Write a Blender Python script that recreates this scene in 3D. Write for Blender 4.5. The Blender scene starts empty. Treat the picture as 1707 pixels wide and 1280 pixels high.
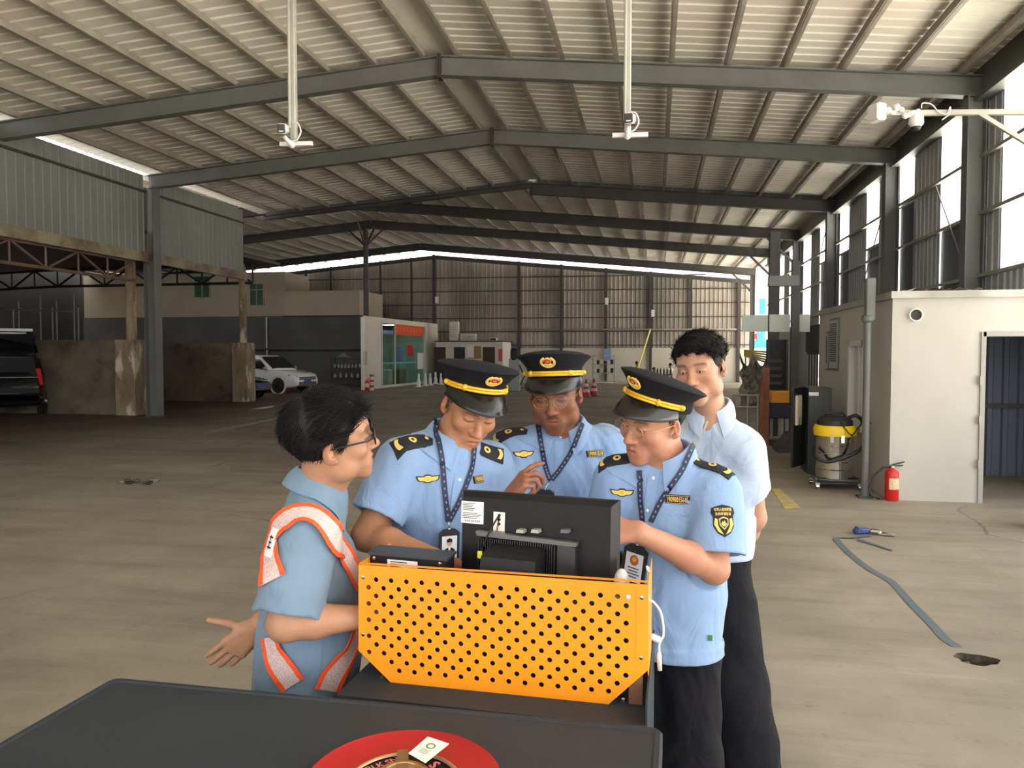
import bpy, math, random
import numpy as np
from mathutils import Vector, Matrix
from mathutils.bvhtree import BVHTree

# ---------------------------------------------------------------- camera
SC = bpy.context.scene
F = 1265.0
YAW = math.atan(237 / F); PIT = math.radians(2.26)
CF = np.array([-math.sin(YAW)*math.cos(PIT), math.cos(YAW)*math.cos(PIT), -math.sin(PIT)])
CR = np.array([math.cos(YAW), math.sin(YAW), 0.0])
CU = np.cross(CR, CF)
CAM = np.array([0.0, 0.0, 1.7])
cd = bpy.data.cameras.new('camera'); cam = bpy.data.objects.new('camera', cd)
SC.collection.objects.link(cam)
cd.sensor_fit = 'HORIZONTAL'; cd.sensor_width = 36.0; cd.lens = 36.0 * F / 1707.0
cd.clip_start = 0.05; cd.clip_end = 500
cam.matrix_world = Matrix(((CR[0], CU[0], -CF[0], CAM[0]), (CR[1], CU[1], -CF[1], CAM[1]), (CR[2], CU[2], -CF[2], CAM[2]), (0, 0, 0, 1)))
SC.camera = cam

# ---------------------------------------------------------------- daylight (overcast sky) and exposure
wd = bpy.data.worlds.new('overcast_sky'); SC.world = wd; wd.use_nodes = True
bg = wd.node_tree.nodes['Background']
bg.inputs[0].default_value = (0.98, 0.985, 1.0, 1); bg.inputs[1].default_value = 2.4
sd = bpy.data.lights.new('hazy_sun', 'SUN'); sd.energy = 32.0; sd.angle = math.radians(12); sd.color = (1, 0.97, 0.92)
so = bpy.data.objects.new('hazy_sun', sd); SC.collection.objects.link(so)
so.rotation_euler = Vector((.15, -.25, -1.0)).to_track_quat('-Z', 'Y').to_euler()      # high sun over the roof, from the rear: the hall itself stays in shade
SC.view_settings.view_transform = 'Standard'; SC.view_settings.look = 'None'
SC.view_settings.exposure = 0.65; SC.view_settings.gamma = 1.0; SC.view_settings.use_curve_mapping = False
SC.cycles.max_bounces = 8; SC.cycles.diffuse_bounces = 5

# ---------------------------------------------------------------- measuring: a pixel of the photograph seen as a ray
def ray(px, py): return CF + CR*(px-853.5)/F - CU*(py-640)/F
def P(px, py, d): return CAM + ray(px, py)*d
def onX(px, py, X): r = ray(px, py); return CAM + r*(X/r[0])
def onY(px, py, Y): r = ray(px, py); return CAM + r*(Y/r[1])
def onZ(px, py, Z=0.0): r = ray(px, py); return CAM + r*((Z-1.7)/r[2])
# ---------------------------------------------------------------- helpers
ORG = {}
def link(o): SC.collection.objects.link(o); return o
def tag(o, label=None, cat=None, group=None, kind=None):
    if label: o['label'] = label
    if cat: o['category'] = cat
    if group: o['group'] = group
    if kind: o['kind'] = kind
    return o
def thing(name, loc, label, cat, group=None):
    o = link(bpy.data.objects.new(name, None)); o.location = tuple(loc); o.empty_display_size = 0.1
    ORG[o] = np.array(loc, float)
    return tag(o, label, cat, group)
def unit(v): v = np.array(v, float); n = np.linalg.norm(v); return v/n if n > 1e-12 else v
def frame(d, up=(0, 0, 1)):
    d = unit(d); u = np.array(up, float)
    if abs(d @ unit(u)) > 0.98: u = np.array([0, 1, 0.]) if abs(d[1]) < .9 else np.array([1, 0, 0.])
    s = unit(np.cross(d, u)); t = np.cross(s, d)
    return s, t, d
def mkobj(name, V, Fc, mat, parent=None, smooth=False, mats=None, midx=None, org=None):
    V = np.asarray(V, float)
    if org is None:
        if parent is not None: org = ORG.get(parent, np.zeros(3))
        else: org = np.zeros(3)
    me = bpy.data.meshes.new(name)
    me.from_pydata((V - org).tolist(), [], [list(map(int, f)) for f in Fc])
    for m in (mats or [mat]): me.materials.append(m)
    if midx is not None: me.polygons.foreach_set('material_index', np.asarray(midx, np.int32))
    if smooth is True: me.polygons.foreach_set('use_smooth', np.ones(len(me.polygons), bool))
    elif smooth:
        me.polygons.foreach_set('use_smooth', np.ones(len(me.polygons), bool))
        me.set_sharp_from_angle(angle=math.radians(smooth))
    me.update()
    o = link(bpy.data.objects.new(name, me)); ORG[o] = org
    if parent is not None: o.parent = parent
    else: o.location = tuple(org)
    return o
class MB:
    def __init__(s): s.v = []; s.f = []; s.m = []; s.cm = 0
    def add(s, V, Fc):
        b = len(s.v); s.v.extend([tuple(p) for p in V])
        for f in Fc: s.f.append([i+b for i in f]); s.m.append(s.cm)
        return s
    def box(s, c, size, R=None):
        c = np.array(c, float); h = np.array(size, float)/2
        pts = [np.array([x, y, z])*h for x in (-1, 1) for y in (-1, 1) for z in (-1, 1)]
        if R is not None: pts = [R @ p for p in pts]
        return s.add([c+p for p in pts], [(0,1,3,2),(4,6,7,5),(0,4,5,1),(2,3,7,6),(0,2,6,4),(1,5,7,3)])
    def b2(s, a, b): a = np.array(a, float); b = np.array(b, float); return s.box((a+b)/2, np.abs(b-a))
    def rbox(s, c, size, r=0.01, R=None):          # box with chamfered edges
        c = np.array(c, float); h = np.array(size, float)/2; r = min(r, h.min()*.9)
        V = []; idx = {}
        for sx in (-1, 1):
            for sy in (-1, 1):
                for sz in (-1, 1):
                    sg = np.array([sx, sy, sz])
                    for ax in range(3):
                        p = sg*(h-r); p[ax] = sg[ax]*h[ax]; idx[(sx, sy, sz, ax)] = len(V); V.append(p)
        Fc = []
        for ax in range(3):
            o1, o2 = [(1, 2), (2, 0), (0, 1)][ax]
            for sg in (-1, 1):
                q = []
                for a, b in ((-1,-1),(1,-1),(1,1),(-1,1)):
                    k = [0]*3; k[ax] = sg; k[o1] = a; k[o2] = b; q.append(idx[(*k, ax)])
                Fc.append(q if sg > 0 else q[::-1])
            for a in (-1, 1):
                for b in (-1, 1):
                    k0 = [0]*3; k1 = [0]*3; k0[ax] = -1; k1[ax] = 1
                    for k in (k0, k1): k[o1] = a; k[o2] = b
                    q = [idx[(*k0, o1)], idx[(*k1, o1)], idx[(*k1, o2)], idx[(*k0, o2)]]
                    Fc.append(q if a*b > 0 else q[::-1])
        for sx in (-1, 1):
            for sy in (-1, 1):
                for sz in (-1, 1):
                    q = [idx[(sx, sy, sz, a)] for a in range(3)]; Fc.append(q if sx*sy*sz > 0 else q[::-1])
        if R is not None: V = [R @ p for p in V]
        return s.add([c+p for p in V], Fc)
    def bar(s, a, b, w, h, up=(0, 0, 1)):
        a = np.array(a, float); b = np.array(b, float); x, t, d = frame(b-a, up)
        V = [p + x*sx*w/2 + t*sy*h/2 for p in (a, b) for sx, sy in ((-1,-1),(1,-1),(1,1),(-1,1))]
        return s.add(V, [(3,2,1,0),(4,5,6,7),(0,1,5,4),(1,2,6,5),(2,3,7,6),(3,0,4,7)])
    def hbeam(s, a, b, w, h, up=(0, 0, 1), t=0.02):
        a = np.array(a, float); b = np.array(b, float); x, tt, d = frame(b-a, up)
        s.bar(a+tt*(h/2-t/2), b+tt*(h/2-t/2), w, t, up); s.bar(a-tt*(h/2-t/2), b-tt*(h/2-t/2), w, t, up)
        return s.bar(a, b, t, h-2*t, up)
    def tube(s, pts, r, n=10, caps=True, up=(0, 0, 1), flat=1.0):
        pts = [np.array(p, float) for p in pts]; m = len(pts); rs = r if hasattr(r, '__len__') else [r]*m
        V = []; prev = None
        for i, p in enumerate(pts):
            d = unit(pts[min(i+1, m-1)] - pts[max(i-1, 0)])
            if prev is None: x, t, _ = frame(d, up)
            else:
                x = unit(prev - d*(prev @ d)); t = np.cross(x, d)
            prev = x
            for k in range(n):
                an = 2*math.pi*k/n; V.append(p + (x*math.cos(an) + t*math.sin(an)*flat)*rs[i])
        Fc = [(i*n+k, i*n+(k+1) % n, (i+1)*n+(k+1) % n, (i+1)*n+k) for i in range(m-1) for k in range(n)]
        if caps: Fc += [tuple(range(n))[::-1], tuple(range((m-1)*n, m*n))]
        return s.add(V, Fc)
    def cyl(s, a, b, r, n=20, r2=None): return s.tube([a, b], [r, r if r2 is None else r2], n)
    def lathe(s, c, prof, n=24, ax=(0, 0, 1), cap=True):
        c = np.array(c, float); x, t, d = frame(ax, (0, 1, 0) if abs(unit(ax)[2]) > .9 else (0, 0, 1)); V = []
        for r, z in prof:
            for k in range(n):
                an = 2*math.pi*k/n; V.append(c + d*z + (x*math.cos(an) + t*math.sin(an))*r)
        m = len(prof)
        Fc = [(i*n+k, i*n+(k+1) % n, (i+1)*n+(k+1) % n, (i+1)*n+k) for i in range(m-1) for k in range(n)]
        if cap: Fc += [tuple(range(n))[::-1], tuple(range((m-1)*n, m*n))]
        return s.add(V, Fc)
    def prism(s, poly, vec):
        n = len(poly); poly = [np.array(p, float) for p in poly]; vec = np.array(vec, float)
        return s.add(poly + [p+vec for p in poly], [tuple(range(n))[::-1], tuple(range(n, 2*n))] + [(i, (i+1) % n, n+(i+1) % n, n+i) for i in range(n)])
    def ball(s, c, r, nu=16, nv=10, R=None):
        c = np.array(c, float); r = np.array(r if hasattr(r, '__len__') else [r]*3, float); V = []; 
        for i in range(nv+1):
            th = math.pi*i/nv
            for k in range(nu):
                an = 2*math.pi*k/nu
                p = np.array([math.sin(th)*math.cos(an), math.sin(th)*math.sin(an), math.cos(th)])*r
                V.append(c + (R @ p if R is not None else p))
        return s.add(V, [(i*nu+k, (i+1)*nu+k, (i+1)*nu+(k+1) % nu, i*nu+(k+1) % nu) for i in range(nv) for k in range(nu)])
    def build(s, name, mat, parent=None, smooth=False, org=None):
        mats = mat if isinstance(mat, (list, tuple)) else None
        o = mkobj(name, s.v, s.f, None if mats else mat, parent, smooth, mats, s.m if mats else None, org)
        return o
def solo(mb, name, mat, loc, label, cat, group=None, smooth=False):
    return tag(mb.build(name, mat, None, smooth, org=np.array(loc, float)), label, cat, group)
def struct(mb, name, mat, smooth=False, parent=None, label=None):
    o = mb.build(name, mat, parent, smooth)
    if parent is None: o['kind'] = 'structure'; o['label'] = label or name.replace('_', ' ')
    return o
def copy_tree(o, off, parent=None):
    c = link(o.copy())
    if parent is None: c.location = Vector(o.location) + Vector(tuple(off))
    else: c.parent = parent
    for ch in list(o.children): copy_tree(ch, off, c)
    return c
def sheet(mb, p0, u, v, L, Hh, pitch=0.25, dep=0.03, rib=0.06, vtop=None, thick=0.0):
    """ribbed steel sheet: runs L along u, Hh along v, ribs stand out along u x v; vtop(s) gives the height at s"""
    p0 = np.array(p0, float); u = unit(u); v = unit(v); n = np.cross(u, v)
    xs = []; k = 0.0
    while k < L - 1e-6:
        for a, h in ((0, 0), (pitch-2*rib, 0), (pitch-1.6*rib, dep), (pitch-.4*rib, dep)):
            if k+a < L: xs.append((k+a, h))
        k += pitch
    xs.append((L, 0)); V = []
    for a, h in xs:
        top = vtop(a) if vtop else Hh
        V += [p0+u*a+n*h, p0+u*a+n*h+v*top]
    return mb.add(V, [(2*i, 2*i+2, 2*i+3, 2*i+1) for i in range(len(xs)-1)])
_fc = {}
def text_mesh(txt, size, bold=0.0):
    """flat lettering, centred, as (vertices, faces) in its own plane"""
    cu = bpy.data.curves.new('lettering', 'FONT'); cu.body = txt; cu.size = size; cu.align_x = 'CENTER'; cu.align_y = 'CENTER'; cu.offset = bold; cu.resolution_u = 2
    o = bpy.data.objects.new('lettering', cu); SC.collection.objects.link(o)
    dg = bpy.context.evaluated_depsgraph_get(); dg.update(); me = o.evaluated_get(dg).to_mesh()
    V = np.array([v.co[:] for v in me.vertices]).reshape(-1, 3); Fc = [list(p.vertices) for p in me.polygons]
    o.evaluated_get(dg).to_mesh_clear(); bpy.data.objects.remove(o); bpy.data.curves.remove(cu)
    return V, Fc
def text_on(mb, txt, size, c, U, Vv, bold=0.0, width=None, lift=0.0):
    V, Fc = text_mesh(txt, size, bold)
    if not len(V): return mb
    c = np.array(c, float); U = unit(U); Vv = unit(Vv); N = np.cross(U, Vv)
    mid = (V.max(0)+V.min(0))/2; w = V[:, 0].max()-V[:, 0].min(); k = width/w if width else 1
    V = V - mid
    return mb.add([c + U*p[0]*k + Vv*p[1] + N*lift for p in V], Fc)
def quadgrid(c, U, V, w, h, nu=1, nv=1):
    c = np.array(c, float); U = unit(U); V = unit(V)
    pts = [c + U*(i/nu-.5)*w + V*(j/nv-.5)*h for j in range(nv+1) for i in range(nu+1)]
    return pts, [(j*(nu+1)+i, j*(nu+1)+i+1, (j+1)*(nu+1)+i+1, (j+1)*(nu+1)+i) for j in range(nv) for i in range(nu)]
# ---------------------------------------------------------------- materials
def nt(name):
    m = bpy.data.materials.new(name); m.use_nodes = True; t = m.node_tree
    return m, t, t.nodes['Principled BSDF']
def col4(c): return (c[0], c[1], c[2], 1)
def srgb(r, g, b): return tuple(((x/255)/12.92 if x/255 <= .04045 else ((x/255+.055)/1.055)**2.4) for x in (r, g, b))
def mat(name, c, rough=0.6, metal=0.0, c2=None, scale=4.0, mix=(0.35, 0.7), bump=0.0, bscale=None, coat=0.0, spec=0.5, stretch=(1, 1, 1), detail=4.0, sub=0.0, c3=None, s3=1.0, mix3=(.5, .7), sheen=0.0):
    m, t, b = nt(name)
    b.inputs['Base Color'].default_value = col4(c); b.inputs['Roughness'].default_value = rough; b.inputs['Metallic'].default_value = metal
    b.inputs['Coat Weight'].default_value = coat; b.inputs['Specular IOR Level'].default_value = spec; b.inputs['Sheen Weight'].default_value = sheen
    if sub: b.inputs['Subsurface Weight'].default_value = sub; b.inputs['Subsurface Radius'].default_value = (0.012, 0.005, 0.003); b.inputs['Subsurface Scale'].default_value = 1.0
    tc = t.nodes.new('ShaderNodeTexCoord'); mp = t.nodes.new('ShaderNodeMapping'); mp.inputs['Scale'].default_value = stretch
    geo = t.nodes.new('ShaderNodeNewGeometry')
    t.links.new(geo.outputs['Position'], mp.inputs[0])
    def noise(s, d=detail):
        n = t.nodes.new('ShaderNodeTexNoise'); n.inputs['Scale'].default_value = s; n.inputs['Detail'].default_value = d; n.inputs['Roughness'].default_value = .6
        t.links.new(mp.outputs[0], n.inputs['Vector']); return n
    def mixc(a, bb, fac):
        x = t.nodes.new('ShaderNodeMix'); x.data_type = 'RGBA'; t.links.new(fac, x.inputs[0])
        if isinstance(a, tuple): x.inputs[6].default_value = col4(a)
        else: t.links.new(a, x.inputs[6])
        x.inputs[7].default_value = col4(bb); return x.outputs[2]
    def ramp(n, lo, hi):
        r = t.nodes.new('ShaderNodeMapRange'); r.inputs[1].default_value = lo; r.inputs[2].default_value = hi; t.links.new(n.outputs[0], r.inputs[0]); return r.outputs[0]
    out = None
    if c2 is not None: out = mixc(c, c2, ramp(noise(scale), *mix))
    if c3 is not None: out = mixc(out if out is not None else c, c3, ramp(noise(s3, 6), *mix3))
    if out is not None: t.links.new(out, b.inputs['Base Color'])
    if bump:
        bp = t.nodes.new('ShaderNodeBump'); bp.inputs['Strength'].default_value = bump; bp.inputs['Distance'].default_value = .02
        t.links.new(noise(bscale or scale*4, 5).outputs[0], bp.inputs['Height']); t.links.new(bp.outputs[0], b.inputs['Normal'])
    return m
def glass_mat(name, c=(1, 1, 1), refl=0.08, tint=0.9):
    m, t, b = nt(name); t.nodes.remove(b)
    tr = t.nodes.new('ShaderNodeBsdfTransparent'); tr.inputs[0].default_value = col4([x*tint for x in c])
    gl = t.nodes.new('ShaderNodeBsdfGlossy'); gl.inputs['Roughness'].default_value = .05
    mx = t.nodes.new('ShaderNodeMixShader'); mx.inputs[0].default_value = refl
    t.links.new(tr.outputs[0], mx.inputs[1]); t.links.new(gl.outputs[0], mx.inputs[2]); t.links.new(mx.outputs[0], t.nodes['Material Output'].inputs[0])
    return m
M = {}
M['concrete'] = mat('concrete_floor', srgb(158,150,136), .62, c2=srgb(124,116,103), scale=.55, mix=(.3,.72), bump=.25, bscale=9, c3=srgb(104,94,82), s3=.22, mix3=(.5,.75), spec=.35)
M['roof'] = mat('roof_sheet', srgb(234,228,214), .5, c2=srgb(216,213,197), scale=.6, c3=srgb(220,206,192), s3=.35)
M['steel'] = mat('grey_painted_steel', srgb(102,104,100), .5, c2=srgb(90,91,86), scale=1.2)
M['darksteel'] = mat('dark_steel', srgb(62,60,57), .55, c2=srgb(50,48,46), scale=1.5)
M['purlin'] = mat('purlin_steel', srgb(160,154,140), .5, c2=srgb(128,118,106), scale=1.6)
M['clad'] = mat('wall_cladding', srgb(132,135,128), .5, c2=srgb(118,119,112), scale=.5)
M['darkclad'] = mat('dark_cladding', srgb(92,97,102), .45, c2=srgb(80,84,88), scale=.8)
M['backclad'] = mat('weathered_back_cladding', srgb(176,166,154), .6, c2=srgb(136,127,116), scale=.5, stretch=(1,1,.3), c3=srgb(112,110,98), s3=.25)
M['white'] = mat('white_plaster', srgb(184,181,172), .8, c2=srgb(172,169,160), scale=.8, bump=.06, bscale=30)
M['offwhite'] = mat('off_white_wall', srgb(226,220,205), .8, c2=srgb(212,204,190), scale=.5)
M['dirty'] = mat('dirty_render', srgb(118,108,88), .85, c2=srgb(82,73,60), scale=.5, mix=(.35,.7), bump=.3, bscale=8, c3=srgb(60,48,40), s3=.9, mix3=(.5,.68))
M['pier'] = mat('stained_pier_concrete', srgb(170,150,120), .85, c2=srgb(104,88,70), scale=1.6, bump=.4, bscale=7, stretch=(1,1,.35), c3=srgb(205,192,165), s3=2.4, mix3=(.56,.64))
M['beige'] = mat('beige_render', srgb(168,156,134), .85, c2=srgb(150,140,120), scale=.4)
M['greywall'] = mat('grey_render', srgb(88,88,85), .85, c2=srgb(74,74,71), scale=.5)
M['rustbeam'] = mat('rusty_channel', srgb(150,140,112), .6, c2=srgb(104,84,66), scale=1.2, mix=(.4,.62))
M['rust'] = mat('rusty_lattice_steel', srgb(112,88,72), .7, c2=srgb(76,62,54), scale=2)
M['galv'] = mat('galvanised_steel', srgb(168,166,155), .4, .3, c2=srgb(146,143,132), scale=3)
M['black'] = mat('black_plastic', (.012,.012,.013), .35)
M['blackmat'] = mat('matt_black', (.016,.016,.017), .6)
M['plwhite'] = mat('white_plastic', srgb(208,206,200), .35)
M['chrome'] = mat('polished_steel', (.62,.61,.58), .18, 1.0)
M['glass'] = glass_mat('clear_pane', (1,1,1), .06, .97)
M['tealglass'] = glass_mat('office_glass', (.80,.92,.88), .10, .9)
M['carglass'] = mat('car_glass', (.01,.012,.012), .08)
M['red'] = mat('red_paint', srgb(196,30,28), .35)
M['yellow'] = mat('yellow_plastic', srgb(240,200,30), .4)
M['blue'] = mat('blue_print', srgb(52,92,170), .6)
M['bluebldg'] = mat('blue_sheet', srgb(40,120,205), .5)
M['orange'] = mat('orange_banner', srgb(226,84,40), .6)
M['wood'] = mat('reddish_timber', srgb(140,88,58), .7, c2=srgb(112,66,44), scale=6)
M['paper'] = mat('white_paper', srgb(235,234,230), .7)
M['green'] = mat('green_window_tint', srgb(46,84,52), .3)

def floor_wear(m):
    """cracks, drag streaks and red-brown dirt carried in by the left bay"""
    t = m.node_tree; b = t.nodes['Principled BSDF']; src = b.inputs['Base Color'].links[0].from_socket; g = t.nodes.new('ShaderNodeNewGeometry')
    def N(kind, **kw):
        n = t.nodes.new(kind)
        for k, v in kw.items():
            if k in n.inputs: n.inputs[k].default_value = v
            else: setattr(n, k, v)
        return n
    def rng(sock, a, c): r = N('ShaderNodeMapRange'); r.inputs[1].default_value = a; r.inputs[2].default_value = c; t.links.new(sock, r.inputs[0]); return r.outputs[0]
    def math2(op, a, c):
        q = N('ShaderNodeMath', operation=op); t.links.new(a, q.inputs[0])
        if isinstance(c, float): q.inputs[1].default_value = c
        else: t.links.new(c, q.inputs[1])
        return q.outputs[0]
    def mix(a, colr, f): x = N('ShaderNodeMix', data_type='RGBA'); t.links.new(f, x.inputs[0]); t.links.new(a, x.inputs[6]); x.inputs[7].default_value = col4(colr); return x.outputs[2]
    mp = N('ShaderNodeMapping'); mp.inputs['Scale'].default_value = (.35, 2.2, 1); t.links.new(g.outputs['Position'], mp.inputs[0])
    st = N('ShaderNodeTexNoise', Scale=1.3, Detail=7.0, Roughness=.65); t.links.new(mp.outputs[0], st.inputs['Vector'])
    c = mix(src, srgb(98,90,78), math2('MULTIPLY', rng(st.outputs[0], .5, .72), .55)); c = mix(c, srgb(178,168,152), math2('MULTIPLY', rng(st.outputs[0], .42, .25), .6))
    wv = N('ShaderNodeTexNoise', Scale=1.2, Detail=5.0); t.links.new(g.outputs['Position'], wv.inputs['Vector'])
    ad = N('ShaderNodeMix', data_type='RGBA', blend_type='ADD'); ad.inputs[0].default_value = .5; t.links.new(g.outputs['Position'], ad.inputs[6]); t.links.new(wv.outputs['Color'], ad.inputs[7])
    vo = N('ShaderNodeTexVoronoi', feature='DISTANCE_TO_EDGE', Scale=.22); t.links.new(ad.outputs[2], vo.inputs['Vector'])
    br = N('ShaderNodeTexNoise', Scale=.5, Detail=3.0); t.links.new(g.outputs['Position'], br.inputs['Vector'])
    c = mix(c, srgb(70,63,55), math2('MULTIPLY', math2('MULTIPLY', rng(vo.outputs['Distance'], .0045, .001), rng(br.outputs[0], .45, .6)), .7))
    sp = N('ShaderNodeSeparateXYZ'); t.links.new(g.outputs['Position'], sp.inputs[0]); dn = N('ShaderNodeTexNoise', Scale=.45, Detail=6.0); t.links.new(g.outputs['Position'], dn.inputs['Vector'])
    dx = math2('ADD', sp.outputs[0], math2('MULTIPLY', dn.outputs[0], 9.0)); c = mix(c, srgb(92,70,54), math2('MULTIPLY', rng(dx, -5.5, -9.5), .8))
    fs = N('ShaderNodeTexNoise', Scale=14.0, Detail=8.0, Roughness=.75); t.links.new(g.outputs['Position'], fs.inputs['Vector']); c = mix(c, srgb(88,80,70), math2('MULTIPLY', rng(fs.outputs[0], .58, .72), .5))
    t.links.new(c, b.inputs['Base Color'])
floor_wear(M['concrete'])
# ================================================================= THE SETTING
XL, XR, XC = -13.3, 5.6, -4.0           # nearer hall: left eave, right eave, ridge
ZE, ZR = 6.62, 7.46
SK = 0.047                               # the frames stand slightly skewed to the hall's length
YF = [14.0, 18.7, 24.75, 30.6, 36.1, 44.0]
def sk(Y, X): return Y + SK*(X-XC)
mb = MB(); mb.b2((-60, -30, -.2), (60, 110, 0)); 
# floor is cut around the pothole by building it as rings
hole = onZ(1628, 1099)
floor = MB()
HN = 40; ring = []
rnd = random.Random(5)
for k in range(HN):
    a = 2*math.pi*k/HN; r = 1 + .10*math.sin(3*a+1) + .05*math.sin(7*a)
    ring.append(hole + np.array([.112*math.cos(a)*r, .085*math.sin(a)*r, 0]))
outer = []
for k in range(HN):
    a = 2*math.pi*k/HN; c, s_ = math.cos(a), math.sin(a); q = max(abs(c), abs(s_)); outer.append(np.array([hole[0]+90*c/q, hole[1]+90*s_/q, 0]))
floor.add([*ring, *outer], [(k, HN+k, HN+(k+1) % HN, (k+1) % HN) for k in range(HN)])
inner = [p*1 - np.array([0, 0, .09]) + .25*(hole-p) for p in ring]
floor.cm = 1
floor.add([*ring, *inner, hole - np.array([0, 0, .1])], [(k, (k+1) % HN, HN+(k+1) % HN, HN+k) for k in range(HN)] + [(HN+k, HN+(k+1) % HN, 2*HN) for k in range(HN)])
M['dirt'] = mat('dirt_in_hole', srgb(82,72,60), .9, c2=srgb(40,34,28), scale=25, bump=.6, bscale=40)
struct(floor, 'floor', [M['concrete'], M['dirt']], label='stained grey concrete floor of the open hall')

M['yard'] = mat('bounce_yard_concrete', srgb(222,218,208), .8, c2=srgb(208,203,192), scale=.4)
m = MB(); m.b2((6.2, -8, -.02), (60, 90, .012)); struct(m, 'floor_bounce', M['yard'], label='pale yard added outside the hall to bounce sunlight in')  # pale slab added to bounce sunlight up to the roof
# ---- roofs
def slope_sheet(mb, xa, za, xb, zb, y0, y1, pitch=.3):
    """ribs run from eave to ridge, repeated along the hall"""
    u = np.array([0, 1, 0]); v = unit([xb-xa, 0, zb-za]); L = math.hypot(xb-xa, zb-za)
    n = np.cross(u, v)
    V = []; xs = []; k = 0
    while k < y1-y0:
        for a, h in ((0, 0), (pitch-.075, 0), (pitch-.055, 1), (pitch-.02, 1)): xs.append((k+a, h))
        k += pitch
    sg = -1 if n[2] > 0 else 1
    for a, h in xs:
        q = n*sg*.035*h*-1
        V += [np.array([xa, sk(y0+a, xa), za])+q, np.array([xb, sk(y0+a, xb), zb])+q]
    mb.add(V, [(2*i, 2*i+2, 2*i+3, 2*i+1) for i in range(len(xs)-1)])
Y0R = -9.0  # unseen roof run on behind the camera to cut the front daylight
r1 = MB(); slope_sheet(r1, XL-.3, ZE-.03, XC-.12, ZR, Y0R, 25.1); slope_sheet(r1, XR+.25, ZE-.03, XC+.12, ZR, Y0R, 25.1)
c1 = struct(r1, 'ceiling', M['roof'], label='ribbed sheet roof of the nearer hall seen from below')
cap = MB(); cap.b2((XC-.3, Y0R, ZR-.02), (XC+.3, 24.9, ZR+.02))
cap.build('ridge_cap', M['roof'], c1)
def purl(roof, x, z, y0, y1, w=.05, h=.13):
    m = MB(); a = np.array([x, sk(y0, x), z]); b = np.array([x, sk(y1, x), z])
    m.bar(a, b, w, h); m.bar(a+[.035, 0, -h/2], b+[.035, 0, -h/2], .07, .012); m.build('purlin', M['purlin'], roof)
for i in range(10):
    t = i/9.35
    for sx, xe in ((1, XR-.12), (-1, XL+.12)):
        x = XC + sx*.33 + (xe-XC-sx*.33)*min(t, 1); z = ZR + (ZE-ZR)*abs(x-XC)/abs(XR-XC) - .1
        purl(c1, x, z, Y0R, 24.9)
X2, ZR2, XL2 = -13.7, 8.42, -33.0
def z2(x): return ZR2 - (ZR2-6.62)*abs(x-X2)/(XR-X2)
r2 = MB(); slope_sheet(r2, XR+.25, 6.6, X2+.1, ZR2, 25.0, 47.0); slope_sheet(r2, XL2, z2(XL2), X2-.1, ZR2, 25.0, 47.0)
r2.b2((X2-.3, 25.0, ZR2-.01), (X2+.3, 47.0, ZR2+.03))
c2_ = struct(r2, 'ceiling_rear', M['roof'], label='ribbed sheet roof of the wider rear hall seen from below')
for i in range(20):
    for sx, xe in ((1, XR-.12), (-1, XL2+.5)):
        x = X2 + sx*.3 + (xe-X2-sx*.3)*i/19; purl(c2_, x, z2(x)-.1, 25.0, 47.0)
# gable strip added to keep daylight out of the step between the roofs
g = MB()
pts = [(XR, 6.4), (XC, 7.3), (XL, 6.4)] ; tp = [(XR, 6.7), (XC, z2(XC)), (XL, z2(XL))]
for i in range(2):
    a, b, c_, d_ = pts[i], pts[i+1], tp[i+1], tp[i]
    g.add([(q[0], sk(25.0, q[0]), q[1]) for q in (a, b, c_, d_)], [(0, 1, 2, 3)])
struct(g, 'wall_gable', M['darkclad'], label='sheet added to shut out daylight at the step between the two roofs')

# ---- portal frames
def frame1(i, lab):
    Y = YF[i]; t = thing('portal_frame', (XC, Y, 0), lab, 'steel frame')
    for nm, x0, z0, x1, z1 in (('rafter', XC, ZR-.36, XR-.05, ZE-.36), ('rafter', XC, ZR-.36, XL+.05, ZE-.36)):
        m = MB(); hh = .36 if i < 2 or x1 > 0 else .14; dz = (.36-hh)/2; m.hbeam((x0, sk(Y, x0), z0+dz), (x1, sk(Y, x1), z1+dz), .2, hh); m.build(nm, M['steel'] if i < 2 else M['darksteel'], t)
    m = MB(); x = XR-.22; m.hbeam((x, sk(Y, x), 0), (x, sk(Y, x), ZE-.5), .26, .3, up=(1, 0, 0)); m.build('column', M['steel'], t)
    if i == 1:
        m = MB(); x = XL+.1; m.hbeam((x, sk(Y, x), 0), (x, sk(Y, x), ZE-.5), .3, .32, up=(1, 0, 0)); m.build('column', M['steel'], t)
        m = MB(); m.box((x, sk(Y, x), .02), (.42, .42, .04)); m.build('base_plate', M['darksteel'], t)
    m = MB()
    for s_ in (-1, 1): m.box((XC+s_*.02, Y, ZR-.37), (.03, .22, .44))
    m.build('ridge_splice', M['darksteel'], t)
    return t
frame1(0, 'grey steel portal frame nearest the camera, its left arm meeting the frame edge at left')
frame1(1, 'grey steel portal frame second from the camera, standing on the tall left column')
frame1(2, 'dark steel portal frame at the far end of the nearer roof')
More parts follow.
